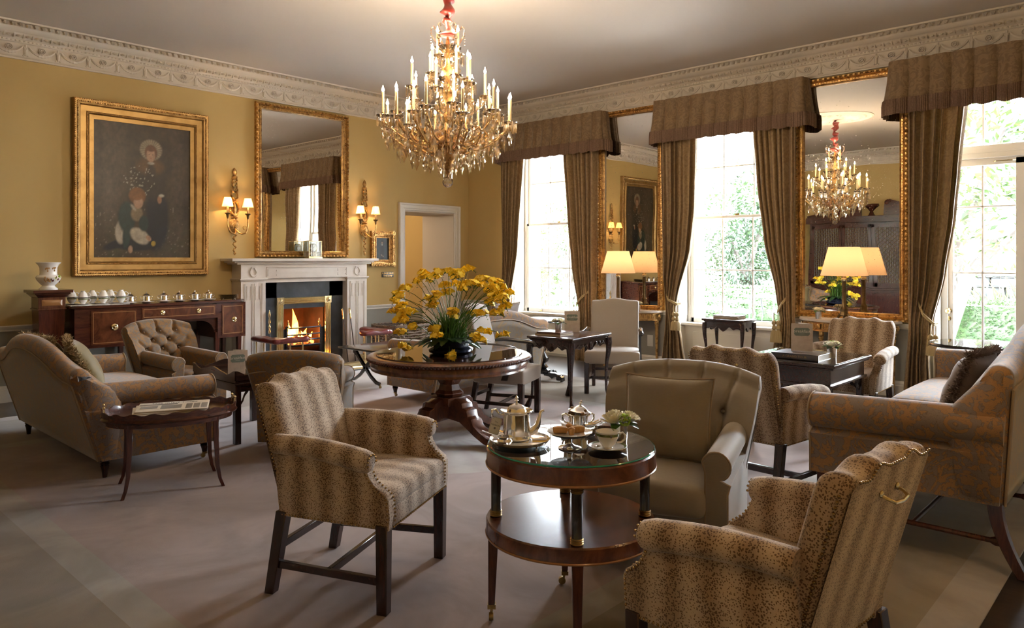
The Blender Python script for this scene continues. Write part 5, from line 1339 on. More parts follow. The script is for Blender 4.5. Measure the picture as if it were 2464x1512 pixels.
# demilune consoles, gilt
def console(label, yc, ztop):
    t = thing('console_table', label, 'console table', (XW - .03, yc, 0), (-1, 0), group='gilt demilune console tables')
    R_, dp = .53, .40
    def half(r, z, n=30): return [(r * R_ * math.cos(a), -r * dp * math.sin(a), z) for a in [PI * k / n for k in range(n + 1)]]
    m = MB(); m.loft([half(.99, ztop - .028), half(1.0, ztop - .024), half(1.0, ztop - .004), half(.99, ztop)]); m.build('marble_top', 'marble', t, ang=40)
    m = MB(); m.loft([half(.90, ztop - .135), half(.93, ztop - .13), half(.93, ztop - .118), half(.90, ztop - .112), half(.90, ztop - .042), half(.94, ztop - .036), half(.94, ztop - .028)]); fr_ = m.build('frieze', 'gilt', t, ang=30)
    m = MB()
    for k in range(46):
        a = PI * (k + .5) / 46; r = .905; m.tube([(r * R_ * math.cos(a), -r * dp * math.sin(a), ztop - .104), (r * R_ * math.cos(a), -r * dp * math.sin(a), ztop - .050)], .0065, 5)
    m.build('fluting', 'gilt_bright', fr_)
    for a in (0.12, PI * .36, PI * .64, PI - .12):
        x, y = .86 * R_ * math.cos(a), -.86 * dp * math.sin(a)
        m = MB(); m.lathe([(.014, 0), (.018, .02), (.012, .035), (.016, .05), (.013, .07), (.022, ztop - .22), (.028, ztop - .20), (.020, ztop - .19), (.028, ztop - .175), (.026, ztop - .15), (.026, ztop - .112)], 18, (x, y, 0), lobes=9, lobe_amp=.05); m.build('leg', 'gilt', t)
        m = MB(); m.lathe([(.03, 0), (.026, .006), (.012, .009), (.010, .014), (.002, .015)], 14, M=Matrix.Translation((x * 1.10, y * 1.10, ztop - .078)) @ Matrix.Rotation(math.atan2(y, x), 4, 'Z') @ Matrix.Rotation(PI / 2, 4, 'Y')); m.build('rosette', 'gilt_bright', fr_)
    return t
console('gilt half-round console table under the far pier mirror, behind the linen armchair', 5.64, .765)
console('gilt half-round console table under the large pier mirror, behind the leopard armchair', 2.77, .79)
# ------------------------------------------------------------------ wall pieces
def frame_sweep(m, side, u0, u1, z0, z1, sec):
    """mitred frame around the rectangle; sec = [(o outward from inner edge, d depth)]"""
    f = wall_map(side); rings = []
    for (u, z, su, sz) in ((u0, z0, -1, -1), (u1, z0, 1, -1), (u1, z1, 1, 1), (u0, z1, -1, 1)): rings.append([f(u + su * o, d, z + sz * o) for o, d in sec])
    m.loft(rings, loop=True, caps=False)
def along(side, u0, u1, z0, z1, o, step):
    f = wall_map(side); out = []
    a, b, c, d_ = u0 - o, u1 + o, z0 - o, z1 + o
    n = max(2, int((b - a) / step)); k_ = max(2, int((d_ - c) / step))
    for i in range(n): out += [((a + (b - a) * (i + .5) / n), c, 0), ((a + (b - a) * (i + .5) / n), d_, 0)]
    for i in range(k_): out += [(a, c + (d_ - c) * (i + .5) / k_, 1), (b, c + (d_ - c) * (i + .5) / k_, 1)]
    return out
def pier_mirror(label, side, u0, u1, z0, z1, fw, split=None, base=.02):
    t = thing('mirror', label, 'mirror', wall_map(side)((u0 + u1) / 2, 0, z0)); ox, oy, oz = t.location; f = wall_map(side)
    class L(MB): pass
    def off(m): m.v = [(x - ox, y - oy, z - oz) for x, y, z in m.v]; return m
    m = MB(); frame_sweep(m, side, u0, u1, z0, z1, [(0, .005), (0, .045), (.008, .052), (.016, .046), (fw * .38, .048), (fw * .46, .060), (fw * .54, .052), (fw * .62, .062), (fw * .95, .050), (fw, .035), (fw, .0)])
    fr_ = off(m).build('gilt_frame', 'gilt', t, ang=30)
    m = MB()
    for (u, z, v) in along(side, u0, u1, z0, z1, fw * .78, .052):
        c = f(u, .058, z); a = fw * .20; l = .021
        du, dz = (l, a) if not v else (a, l)
        pts = [f(u + du * math.cos(q), .050, z + dz * math.sin(q)) for q in [2 * PI * k / 8 for k in range(8)]]; pts2 = [f(u + du * .55 * math.cos(q), .074, z + dz * .55 * math.sin(q)) for q in [2 * PI * k / 8 for k in range(8)]]
        m.loft([pts, pts2])
    off(m).build('egg_ornament', 'gilt_bright', fr_, ang=60)
    m = MB()
    for (u, z, v) in along(side, u0, u1, z0, z1, fw * .30, .030): m.ball(f(u, .048, z), .0065, 6, 4)
    off(m).build('bead_ornament', 'gilt_bright', fr_)
    zz = [z0] + ([split] if split else []) + [z1]
    for a, b in zip(zz, zz[1:]):
        m = MB(); m.loft([[f(u0 - .004, d, a + .001), f(u1 + .004, d, a + .001), f(u1 + .004, d, b - .001), f(u0 - .004, d, b - .001)] for d in (.004, .014)]); off(m).build('mirror_plate', 'antique_mirror', t, flat=True)
    return t
pier_mirror('tall gilt-framed mirror above the fireplace', 'left', 4.752, 6.0, 1.545, 3.385, .078, 2.85)
pier_mirror('tall gilt pier mirror behind the linen armchair, between the two left windows', 'right', 5.19, 6.085, .825, 3.41, .078, 2.72)
pier_mirror('large gilt pier mirror at the right, reflecting the chandelier and the bookcase', 'right', 2.265, 3.275, .862, 3.39, .085)
# big painting
def picture(name, label, side, u0, u1, z0, z1, sec, mats, canvas, orn):
    f = wall_map(side); t = thing(name, label, 'painting', f((u0 + u1) / 2, 0, z0)); ox, oy, oz = t.location
    def off(m): m.v = [(x - ox, y - oy, z - oz) for x, y, z in m.v]; return m
    m = MB(); frame_sweep(m, side, u0, u1, z0, z1, sec); fr_ = off(m).build('gilt_frame', mats[0], t, ang=30)
    for (o, d, r, step, stretch, mt) in orn:
        m = MB(); rn = random.Random(2)
        for (u, z, v) in along(side, u0, u1, z0, z1, o, step):
            m.ball(f(u, d, z), r * rn.uniform(.85, 1.15), 6, 4, sc_=(stretch, 1, 1) if not v else (1, 1, stretch))
        off(m).build('frame_ornament', mt, fr_)
    canvas(t, f, off)
    return t
def painter(nu, nv, fn, t, f, off, u0, u1, z0, z1, d, nm):
    k = NT(nm); at_ = k.n('VertexColor'); at_.layer_name = 'Col'
    nz = k.noise(k.coord(), 60, 3); c = k.mix(k.math('MULTIPLY', nz, .35), at_.outputs[0], (.01, .008, .006)); p = k.pbr(Base_Color=c, Roughness=.42)
    m = MB(); m.grid(lambda u, v: f(lerp(u0, u1, u), d, lerp(z0, z1, v)), nu, nv); o = off(m).build('canvas', nm, t, flat=True)
    ca = o.data.color_attributes.new('Col', 'FLOAT_COLOR', 'POINT'); i = 0
    for j in range(nv + 1):
        for q in range(nu + 1): ca.data[i].color = (*fn(q / nu, j / nv), 1); i += 1
def ell(u, v, cx, cy, rx, ry, soft=.15, rot=0):
    x, y = u - cx, v - cy
    if rot: c, s = math.cos(rot), math.sin(rot); x, y = x * c + y * s, -x * s + y * c
    d = math.hypot(x / rx, y / ry); return 1 - sstep(1 - soft, 1 + soft, d)
def mixc(a, b, t): return tuple(lerp(a[i], b[i], t) for i in range(3))
def paint_big(u, v):
    """u 0..1 left-right, v 0..1 bottom-top"""
    n1 = noise.fractal(V(u * 5, v * 7, 1.3), .6, 2, 4); n2 = noise.fractal(V(u * 22, v * 22, 4.1), .6, 2, 3); n3 = noise.noise(V(u * 60, v * 60, 9))
    c = mixc((.030, .020, .014), (.075, .050, .032), .5 + .5 * n1)
    if v < .42: c = mixc(c, (.085, .058, .030), .5 * sstep(.42, .2, v)); c = mixc(c, (.05, .055, .02), max(0, n1) * .6)
    for tx, w in ((.13, .05), (.26, .07), (.86, .06)):      # tree trunks
        c = mixc(c, (.10, .072, .052), .55 * ell(u + .02 * n1, v, tx, .75, w, .52, .5) * (.6 + .4 * n2))
    c = mixc(c, (.12, .09, .07), .5 * ell(u, v, .18, .42, .07, .16, .6))
    if v < .4 and n3 > .38 and (n2 > .15): c = mixc(c, (.30, .27, .20), .45)
    D = (.012, .013, .020)
    c = mixc(c, D, ell(u, v, .64, .30, .12, .24, .2)); c = mixc(c, (.035, .024, .018), ell(u, v, .60, .60, .14, .16, .3)); c = mixc(c, D, ell(u, v, .60, .18, .07, .12, .3))
    c = mixc(c, (.17, .085, .028), .7 * ell(u, v, .57, .69, .13, .06, .5)); c = mixc(c, (.03, .02, .016), .8 * ell(u, v, .58, .64, .05, .07, .3))
    a = math.atan2(v - .815, (u - .575) * .72)               # straw-coloured bonnet
    c = mixc(c, mixc((.20, .155, .10), (.34, .28, .20), .5 + .5 * math.sin(a * 26)), ell(u, v, .575, .815, .115, .078, .10))
    c = mixc(c, (.13, .06, .03), ell(u, v, .575, .795, .065, .060, .12)); c = mixc(c, (.42, .25, .16), ell(u, v, .573, .775, .045, .052, .12))
    c = mixc(c, (.15, .065, .03), ell(u, v, .573, .82, .048, .016, .2)); c = mixc(c, (.45, .40, .33), .8 * ell(u, v, .575, .715, .035, .010, .3))
    for ex in (.556, .592): c = mixc(c, (.06, .04, .03), .8 * ell(u, v, ex, .780, .007, .005, .4))
    c = mixc(c, (.30, .10, .07), .7 * ell(u, v, .574, .752, .010, .004, .4))
    if ell(u, v, .46, .575, .15, .10, .5) > .3 and n3 > .30 and n2 > -.15: c = mixc(c, (.42, .40, .33), .7)     # sprays of blossom
    c = mixc(c, (.35, .19, .12), ell(u, v, .665, .445, .022, .032, .2)); c = mixc(c, (.45, .41, .34), ell(u, v, .685, .475, .028, .012, .3))
    # kneeling child
    c = mixc(c, (.012, .016, .022), ell(u, v, .42, .10, .22, .045, .2)); c = mixc(c, D, ell(u, v, .22, .10, .12, .03, .3, .25))
    c = mixc(c, (.43, .37, .29), ell(u, v, .27, .19, .055, .085, .15)); c = mixc(c, (.018, .04, .038), ell(u, v, .33, .30, .085, .115, .15)); c = mixc(c, (.018, .042, .040), ell(u, v, .33, .18, .04, .11, .15, -.15))
    c = mixc(c, (.24, .18, .11), ell(u, v, .43, .33, .06, .055, .2)); c = mixc(c, (.46, .40, .31), ell(u, v, .46, .165, .10, .055, .15, -.35)); c = mixc(c, (.018, .035, .034), ell(u, v, .50, .26, .05, .06, .2))
    c = mixc(c, (.42, .25, .16), ell(u, v, .55, .15, .03, .018, .2, -.5)); c = mixc(c, (.20, .085, .030), ell(u, v, .435, .465, .085, .062, .12)); c = mixc(c, (.44, .27, .18), ell(u, v, .445, .415, .048, .045, .12))
    c = mixc(c, (.23, .10, .035), ell(u, v, .425, .465, .07, .035, .2)); c = mixc(c, (.46, .41, .33), .8 * ell(u, v, .395, .375, .035, .012, .3, -.7)); c = mixc(c, (.42, .26, .17), ell(u, v, .365, .065, .022, .028, .2)); c = mixc(c, (.42, .30, .05), ell(u, v, .60, .11, .022, .02, .2))
    return tuple(max(.004, x * (1 + .25 * n2)) for x in c)
picture('painting', 'large gilt-framed oil painting of two children gathering flowers in a wood', 'left', 2.788, 3.84, 1.46, 2.975,
    [(0, .01), (0, .028), (.045, .030), (.052, .044), (.060, .040), (.070, .046), (.078, .034), (.135, .040), (.150, .060), (.170, .068), (.192, .075), (.205, .060), (.208, 0)], ['gilt_flat'],
    lambda t, f, off: painter(110, 150, paint_big, t, f, off, 2.78, 3.848, 1.452, 2.983, .012, 'oil_painting'),
    [(.066, .044, .0058, .012, 1., 'gilt'), (.172, .070, .011, .017, .8, 'gilt'), (.197, .070, .008, .022, 1.3, 'gilt_dark'), (.150, .058, .005, .011, 1., 'gilt')])
def paint_small(u, v):
    n1 = noise.fractal(V(u * 6, v * 8, 2.3), .6, 2, 3); c = mixc((.018, .024, .032), (.035, .045, .055), .5 + .5 * n1)
    c = mixc(c, (.014, .013, .016), ell(u, v, .5, .35, .17, .40, .2)); c = mixc(c, (.016, .013, .013), ell(u, v, .5, .80, .19, .035, .2)); c = mixc(c, (.015, .012, .012), ell(u, v, .5, .84, .09, .06, .2))
    c = mixc(c, (.38, .25, .18), ell(u, v, .5, .765, .055, .045, .2)); c = mixc(c, (.5, .47, .42), ell(u, v, .5, .68, .045, .035, .3)); c = mixc(c, (.38, .27, .2), ell(u, v, .46, .22, .06, .02, .3, -.5)); c = mixc(c, (.4, .3, .22), ell(u, v, .58, .16, .03, .03, .3))
    return c
picture('painting', 'small ornate gilt-framed portrait of a standing figure in a black hat, left of the doorway', 'left', 6.575, 6.805, 1.43, 1.752,
    [(0, .01), (0, .03), (.014, .034), (.020, .028), (.035, .040), (.075, .055), (.095, .045), (.098, 0)], ['gilt_dark'],
    lambda t, f, off: painter(50, 70, paint_small, t, f, off, 6.57, 6.81, 1.425, 1.757, .012, 'small_portrait'),
    [(.062, .050, .014, .030, 1.2, 'gilt'), (.088, .046, .012, .026, 1., 'gilt_dark')])
for (u, z) in ((6.50, 1.355), (6.88, 1.355), (6.50, 1.827), (6.88, 1.827)):
    m = MB()
    for k in range(9):
        a = 2 * PI * k / 9; m.ball((u + .022 * math.cos(a) - 6.69, -.05, z + .022 * math.sin(a) - 1.43), .014, 6, 4)
    m.ball((u - 6.69, -.06, z - 1.43), .014, 6, 4); m.build('corner_ornament', 'gilt', bpy.data.objects['painting.001'])
t = thing('notice_plaque', 'small grey plaque warning of the ramp, under the small portrait', 'sign', (6.797, YW, 1.208))
MB().rbox((0, -.006, 0), (.216, .012, .078), .004, 2, (1, 1, 1)).build('plate', 'slate', t)
text('lettering', 'PLEASE MIND', .036, 'gilt_bright', t, (0, -.0125, .016)); text('lettering', 'THE RAMP', .036, 'gilt_bright', t, (0, -.0125, -.020))
t = thing('socket', 'small white wall plate low on the grey wall behind the far console table', 'switch', (XW - .004, 5.33, .35)); MB().rbox((0, 0, 0), (.008, .085, .15), .003, 1, (1, 1, 1)).build('plate', 'trim_white', t)
# sconces
def sconce(label, x, near=False):  # near: extra copies added out of view as foreground fill
    t = thing('wall_sconce', label, 'wall light', (x, YN if near else YW, 1.49), rz=PI if near else 0, group='carved gilt two-arm wall sconces')
    m = MB(); rn = random.Random(9)
    m.lathe([(.004, 1.095), (.02, 1.07), (.03, 1.03), (.016, 1.0), (.034, .985), (.03, .96), (.016, .945)], 14, (0, -.035, 0), sy=.7, lobes=5, lobe_amp=.12)
    def leafy(z0, z1, w, n):
        for k in range(n):
            f = k / (n - 1); z = lerp(z0, z1, f)
            for s in (-1, 1): m.tube([(s * .006, -.03, z), (s * w * .8, -.045, z + .02), (s * w, -.03, z + .045), (s * w * .6, -.025, z + .06)], [.008, .012, .010, .005], 6)
    leafy(.82, .91, .030, 3); leafy(.70, .78, .042, 2)
    m.tube([(.042 * math.sin(a), -.025, .745 + .055 * math.cos(a)) for a in [2 * PI * k / 16 for k in range(16)]], .009, 6, loop=True)
    for k in range(22):                                  # laurel wreath
        a = 2 * PI * k / 22; m.ball((.055 * math.sin(a), -.03, .585 + .085 * math.cos(a)), .017, 7, 5, sc_=(1, 1, 1.2))
    m.lathe([(.03, .48), (.045, .47), (.03, .455)], 12, (0, -.03, 0)); m.tube([(0, -.03, .66), (0, -.04, .58), (0, -.03, .49)], [.008, .02, .012], 8)
    for r_, d in ((.075, -.02), (.060, -.034), (.040, -.040), (.022, -.052)):
        m.lathe([(r_, 0), (r_ * .8, .012), (.002, .014)], 20, M=Matrix.Translation((0, d, .365)) @ Matrix.Rotation(PI / 2, 4, 'X'), sy=1.25, lobes=12, lobe_amp=.06)
    for k in range(7): m.tube([(0, -.03, .27 - k * .038), (.018 * (-1) ** k, -.038, .25 - k * .038), (0, -.03, .228 - k * .038)], [.012, .015 - k * .001, .008], 6)
    m.lathe([(.004, 0), (.012, .02), (.010, .04)], 8, (0, -.03, 0)); m.build('carved_backplate', 'gilt', t)
    for s in (-1, 1):
        m = MB(); x1 = s * .132
        m.tube([(0, -.05, .33), (s * .02, -.10, .28), (s * .05, -.13, .262), (s * .09, -.14, .275), (s * .12, -.13, .32), (x1, -.12, .38), (x1, -.12, .45)], [.009, .009, .010, .010, .009, .008, .008], 8)
        m.tube([(s * (.085 + .030 * math.cos(a) * (1 - a / 12)), -.13, .34 + .034 * math.sin(a) * (1 - a / 12)) for a in [-1.2 + k * .5 for k in range(14)]], .0035, 5)
        m.build('arm', 'gilt', t)
        m = MB(); m.lathe([(.008, .45), (.014, .47), (.018, .50), (.036, .515), (.034, .522), (.002, .524)], 16, (x1, -.12, 0)); cu = m.build('candle_cup', 'bronze', t)
        m = MB(); m.lathe([(.012, .522), (.013, .60), (.009, .605), (.002, .606)], 12, (x1, -.12, 0)); m.build('candle_tube', 'candle', t)
        m = MB(); rings = []; nn = 40
        for r_, z in ((.066, .60), (.063, .615), (.040, .712)): rings.append([(x1 + r_ * (1 + .02 * (k % 2)) * math.cos(2 * PI * k / nn), -.12 + r_ * (1 + .02 * (k % 2)) * math.sin(2 * PI * k / nn), z) for k in range(nn)])
        m.loft(rings, caps=False); m.build('lamp_shade', 'sconce_shade', t)
        m = MB(); m.ball((x1, -.12, .645), .011, 8, 6, sc_=(1, 1, 1.6)); m.build('bulb', 'sconce_bulb', t)
        light('sconce_glow', 'POINT', (x + x1, YN + .12 if near else YW - .12, 1.49 + .645), NEAR if near else SCONCE, (1, .62, .28), shadow_soft_size=.012)
    return t
# sideboard
t = thing('sideboard', 'long bow-fronted mahogany sideboard under the large painting, china and silver along its top', 'sideboard', (3.345, YW, 0))
hw, dp, zt = .945, .60, .965
def sb(ins=0, n=10):
    P = [(-hw + ins, -.03)]; P += [(-hw + .12 - (.12 - ins) * math.cos(a), -dp + .16 - (.16 - ins) * math.sin(a)) for a in [PI / 2 * k / n for k in range(n + 1)]]
    P += [(x, -dp + ins - .05 * math.sin(PI * (x + hw - .12) / (2 * hw - .24))) for x in [lerp(-hw + .2, hw - .2, k / 16) for k in range(17)]]
    P += [(hw - .12 + (.12 - ins) * math.sin(a), -dp + .16 - (.16 - ins) * math.cos(a)) for a in [PI / 2 * k / n for k in range(n + 1)]] + [(hw - ins, -.03)]
    return P
m = MB(); m.loft([[(x, y, z) for x, y in sb(i)] for z, i in ((zt - .03, .006), (zt - .025, 0), (zt - .006, 0), (zt, .006))]); m.build('worktop', 'mahogany', t, ang=40)
def fy(x): return -dp + .02 - .05 * math.sin(PI * max(0, min(1, (x + hw - .12) / (2 * hw - .24))))
m = MB()
def seg(m, x0, x1, z0, z1, out=0., back=-.05, n=8):
    P = [(x, fy(x) - out) for x in [lerp(x0, x1, k / n) for k in range(n + 1)]]; m.prism(P + [(x1, back), (x0, back)], z0, z1, 'z')
seg(m, -hw + .035, -.30, .53, zt - .03); seg(m, .56, hw - .035, .53, zt - .03); seg(m, -.31, .57, .77, zt - .03)
m.prism([(-.31, .771), (.57, .771), (.57, .56), (.55, .56), (.53, .63), (.50, .69), (.45, .725), (.40, .74), (-.14, .74), (-.19, .725), (-.24, .69), (-.27, .63), (-.29, .56), (-.31, .56)], fy(.1) + .06, fy(.1) + .09, 'y')
m.build('carcase', 'mahogany', t, ang=30)
def front(nm, x0, x1, z0, z1, knobs, r):
    m = MB(); P = [(x, fy(x) - .006) for x in [lerp(x0, x1, k / 8) for k in range(9)]]; m.prism(P + [(x, y + .01) for x, y in P[::-1]], z0, z1, 'z'); d = m.build(nm, 'mahogany_flame', t, ang=30)
    m = MB()
    for (a, b, c, e) in ((x0 + .015, x1 - .015, z0 + .015, z0 + .021), (x0 + .015, x1 - .015, z1 - .021, z1 - .015), (x0 + .015, x0 + .021, z0 + .015, z1 - .015), (x1 - .021, x1 - .015, z0 + .015, z1 - .015)):
        P = [(x, fy(x) - .0075) for x in [lerp(a, b, k / 6) for k in range(7)]]; m.prism(P + [(x, y + .004) for x, y in P[::-1]], c, e, 'z')
    m.build('inlay', 'inlay', d)
    for kx in knobs:
        kz = (z0 + z1) / 2; M_ = Matrix.Translation((kx, fy(kx) - .006, kz)) @ Matrix.Rotation(PI / 2, 4, 'X'); m = MB(); m.lathe([(r, 0), (r * .98, .004), (r * .75, .006), (r * .7, .003), (r * .45, .004), (r * .40, .012), (.002, .015)], 22, M=M_)
        m.tube([(kx + r * .66 * math.cos(a), fy(kx) - .014, kz + r * .66 * math.sin(a)) for a in [2 * PI * k / 20 for k in range(20)]], .0035, 6, loop=True); m.build('ring_pull', 'brass', d)
front('cupboard_door', -.76, -.33, .56, zt - .055, (-.545,), .036); front('drawer', -.28, .53, .80, zt - .045, (-.07, .33), .026); front('cupboard_door', .61, hw - .06, .56, zt - .055, (.765,), .032)
for x, y in ((-hw + .06, -dp + .14), (-.30, fy(-.3) + .03), (.56, fy(.56) + .03), (hw - .06, -dp + .14), (-hw + .06, -.07), (hw - .06, -.07), (-.30, -.07), (.56, -.07)):
    leg_box(x, y, x, y, 0, .60, .015, .026).build('leg', 'mahogany_z', t, bevel=.002, seg=1)
# pedestal with vase
t = thing('pedestal', 'tall tapering mahogany pedestal left of the sideboard, supporting the china vase', 'pedestal', (2.265, 8.48, 0))
m = MB(); m.box(-.175, -.175, 1.105, .175, .175, 1.135); m.box(-.155, -.155, 1.09, .155, .155, 1.105); m.loft([[(s * w, u * w, z) for s, u in ((-1, -1), (1, -1), (1, 1), (-1, 1))] for w, z in ((.125, 1.06), (.15, 1.09))]); m.build('cap', 'mahogany', t, bevel=.003)
m = MB(); m.box(-.12, -.12, .95, .12, .12, 1.06); m.box(-.128, -.128, .935, .128, .128, .95); m.build('neck', 'oak_red', t, bevel=.002); 
m = MB(); m.loft([[(-.09, -.121, .975), (.09, -.121, .975), (.09, -.121, 1.035), (-.09, -.121, 1.035)], [(-.06, -.133, .99), (.06, -.133, .99), (.06, -.133, 1.02), (-.06, -.133, 1.02)]]); m.build('carved_panel', 'inlay', t)
m = MB(); m.loft([[(s * w, u * w, z) for s, u in ((-1, -1), (1, -1), (1, 1), (-1, 1))] for w, z in ((.085, .12), (.118, .935))]); m.box(-.12, -.12, 0, .12, .12, .12); sh2 = m.build('shaft', 'mahogany_z', t)
t = thing('vase', 'white china baluster vase with orange flowers standing on the mahogany pedestal', 'vase', (2.265, 8.48, 1.135))
m = MB(); m.lathe([(.002, 0), (.082, 0), (.085, .010), (.062, .028), (.055, .040), (.080, .065), (.106, .10), (.112, .125), (.100, .142), (.078, .150), (.076, .17), (.078, .22), (.092, .25), (.112, .272), (.108, .276), (.085, .25), (.072, .22), (.07, .16), (.002, .155)], 36); v_ = m.build('vase_body', 'porcelain', t)
for (a, z, r0, mt, n) in ((-1.9, .105, .112, 'cake', 9), (-1.0, .12, .113, 'petal_lime', 5), (-1.9, .20, .078, 'cake', 6), (-1.1, .205, .079, 'cake', 6), (-1.4, .11, .113, 'leather', 4), (-.9, .10, .112, 'leather', 3)):
    m = MB(); rn = random.Random(n)
    for k in range(n):
        aa, zz = a + rn.uniform(-.25, .25), z + rn.uniform(-.025, .025); m.ball((r0 * math.cos(aa), r0 * math.sin(aa), zz), .011, 6, 4, sc_=(.5, .5, 1))
    m.build('painted_flowers', mt, v_)
# mantelpiece
t = thing('fireplace', 'white marble chimneypiece with slate slips and brass-framed grate, fire burning', 'fireplace', (5.31, YW, 0))
m = MB(); m.box(-1.09, -.32, 1.412, 1.09, 0, 1.45); m.box(-1.04, -.28, 1.392, 1.04, 0, 1.412); m.box(-1.0, -.265, 1.372, 1.0, 0, 1.392); m.build('mantel_shelf', 'marble', t, bevel=.006)
m = MB(); m.box(-.94, -.24, 1.195, .94, 0, 1.372); m.box(-.61, -.205, 1.14, .61, 0, 1.195)
m.box(-.60, -.252, 1.33, .60, -.24, 1.34); m.build('frieze', 'marble', t, bevel=.003)
m = MB()
def strip(m, x0, z0, x1, z1, y, w=.006, d=.006): m.box(min(x0, x1) - w / 2, y - d, min(z0, z1) - w / 2, max(x0, x1) + w / 2, y, max(z0, z1) + w / 2)
fy_ = -.24
for (a, b) in ((-.60, .60),):
    for z in (1.215, 1.325): strip(m, a, z, b, z, fy_)
    for x in (a, b): strip(m, x, 1.215, x, 1.325, fy_)
    strip(m, a + .02, 1.27, b - .02, 1.27, fy_, .004); strip(m, a + .02, 1.258, b - .02, 1.258, fy_, .004)
    for s in (-1, 1):
        for (za, zb) in ((1.228, 1.252), (1.284, 1.310)):
            strip(m, s * .58, za, s * .46, za, fy_); strip(m, s * .58, zb, s * .46, zb, fy_); strip(m, s * .58, za, s * .58, zb, fy_); strip(m, s * .46, za, s * .46, (za + zb) / 2, fy_)
m.build('key_pattern', 'marble', t)
for s in (-1, 1):
    m = MB(); a, b = sorted((s * .61, s * .94)); m.box(a, -.24, .0, b, 0, 1.165); m.box(a - .006, -.25, 0, b + .006, 0, .12); m.box(a - .010, -.252, 1.165, b + .010, 0, 1.18); m.box(a - .02, -.264, 1.18, b + .02, 0, 1.198); j = m.build('jamb', 'marble', t, bevel=.003)
    m = MB()
    for x in (.655, .665, .76, .79, .885, .895): strip(m, s * x, .14, s * x, 1.13, fy_, .005)
    for x0, x1 in ((.69, .745), (.805, .86)):
        strip(m, s * x0, 1.10, s * x1, 1.10, fy_, .005); strip(m, s * x0, .93, s * x0, 1.10, fy_, .005); strip(m, s * x1, .93, s * x1, 1.10, fy_, .005); strip(m, s * x0, .93, s * (x0 + x1) / 2, .93, fy_, .005)
    m.build('fluting', 'marble', j)
    m = MB(); c = s * .775
    for k in range(20):
        aa = math.radians(112 + 316 * k / 19); m.ball((c + .042 * math.cos(aa), fy_ - .004, 1.275 + .050 * math.sin(aa)), .012, 6, 5, sc_=(1, .8, 1.3))
    m.tube([(c - .03, fy_ - .006, 1.338), (c - .01, fy_ - .008, 1.328), (c, fy_ - .008, 1.335), (c + .01, fy_ - .008, 1.328), (c + .03, fy_ - .006, 1.338)], .006, 6); m.build('carved_wreath', 'marble', t)
m = MB(); m.box(-.61, -.13, 0, -.395, -.005, 1.14); m.box(.395, -.13, 0, .61, -.005, 1.14); m.box(-.61, -.13, .935, .61, -.005, 1.14); m.build('slate_slip', 'slate', t, bevel=.002)
m = MB(); Z0, Z1 = .06, .935
for s in (-1, 1):
    a, b = sorted((s * .31, s * .405)); m.box(a, -.15, Z0, b, -.13, Z1 - .085)
    for k in range(4): m.tube([(lerp(a, b, (k + .5) / 4), -.152, Z0), (lerp(a, b, (k + .5) / 4), -.152, Z1 - .085)], .010, 8)
    m.box(a - .004, -.162, Z1 - .09, b + .004, -.13, Z1 + .005)
    m.lathe([(.034, 0), (.030, .008), (.02, .010), (.014, .018), (.002, .02)], 18, M=Matrix.Translation((s * .357, -.162, Z1 - .043)) @ Matrix.Rotation(PI / 2, 4, 'X'))
m.box(-.31, -.15, Z1 - .085, .31, -.13, Z1)
for k in range(4): m.tube([(-.31, -.152, Z1 - .085 + (k + .5) * .0212), (.31, -.152, Z1 - .085 + (k + .5) * .0212)], .010, 8)
m.build('brass_surround', 'brass', t)
m = MB(); m.box(-.315, -.11, .80, .315, -.10, .86); m.box(-.315, -.11, 0, -.31, .40, .86); m.box(.31, -.11, 0, .315, .40, .86); m.box(-.315, .39, 0, .315, .40, .90); m.box(-.32, -.11, .86, .32, .4, .90); m.box(-.315, -.11, .10, .315, .40, .14)
m.build('firebox', 'soot', t, flat=True)
m = MB(); m.box(-.20, -.115, .80, .0, -.112, .852); m.box(-.312, -.125, .79, .312, -.112, .852); m.build('hood', 'slate', t)
g = m = MB()
for z, sag in ((.53, .02), (.44, 0), (.37, 0), (.30, 0)): m.tube([(-.25, -.12, z + sag), (-.22, -.155, z), (0, -.17, z), (.22, -.155, z), (.25, -.12, z + sag)], .010, 6)
for s in (-1, 1): m.box(*sorted((s * .24, s * .262))[:1], -.135, .20, sorted((s * .24, s * .262))[1], -.11, .55)
for s in (-1, 1): m.box(*sorted((s * .262, s * .31))[:1], -.12, .18, sorted((s * .262, s * .31))[1], -.105, .52)
m.box(-.25, -.15, .275, .25, .15, .29); gr = m.build('grate', 'iron', t)
for s in (-1, 1):
    m = MB(); m.lathe([(.010, 0), (.014, .012), (.006, .022), (.012, .034), (.016, .05), (.006, .064), (.009, .078), (.002, .092)], 12, (s * .235, -.13, .55)); m.build('finial', 'brass', gr)
m = MB(); rn = random.Random(4)
for k in range(26): m.ball((rn.uniform(-.2, .2), rn.uniform(-.10, .12), .31 + rn.uniform(0, .03)), rn.uniform(.02, .04), 7, 5, sc_=(1, 1, .7))
m.build('embers', 'ember', t)
for k, (a, b, r) in enumerate((((-.15, -.05, .34), (.05, .08, .44), .032), ((.18, -.05, .34), (.0, .05, .45), .03), ((-.18, .08, .35), (.18, .09, .37), .035))): m = MB(); m.tube([a, b], [r, r * .8], 9); m.build('log', 'soot', t)
def flame(x, y, z, h, w, seed):
    rn = random.Random(seed); m = MB(); rings = []
    for k in range(12):
        f = k / 11; r = w * (math.sin(PI * min(1, f * .85 + .12)) ** 1.2) * (1 - f * .55) + .001; cx = x + .03 * math.sin(f * 4 + seed) * f
        rings.append([(cx + r * math.cos(a) * (1 + .15 * math.sin(3 * a + f * 6)), y + r * .35 * math.sin(a), z + h * f) for a in [2 * PI * q / 12 for q in range(12)]])
    m.loft(rings); return m
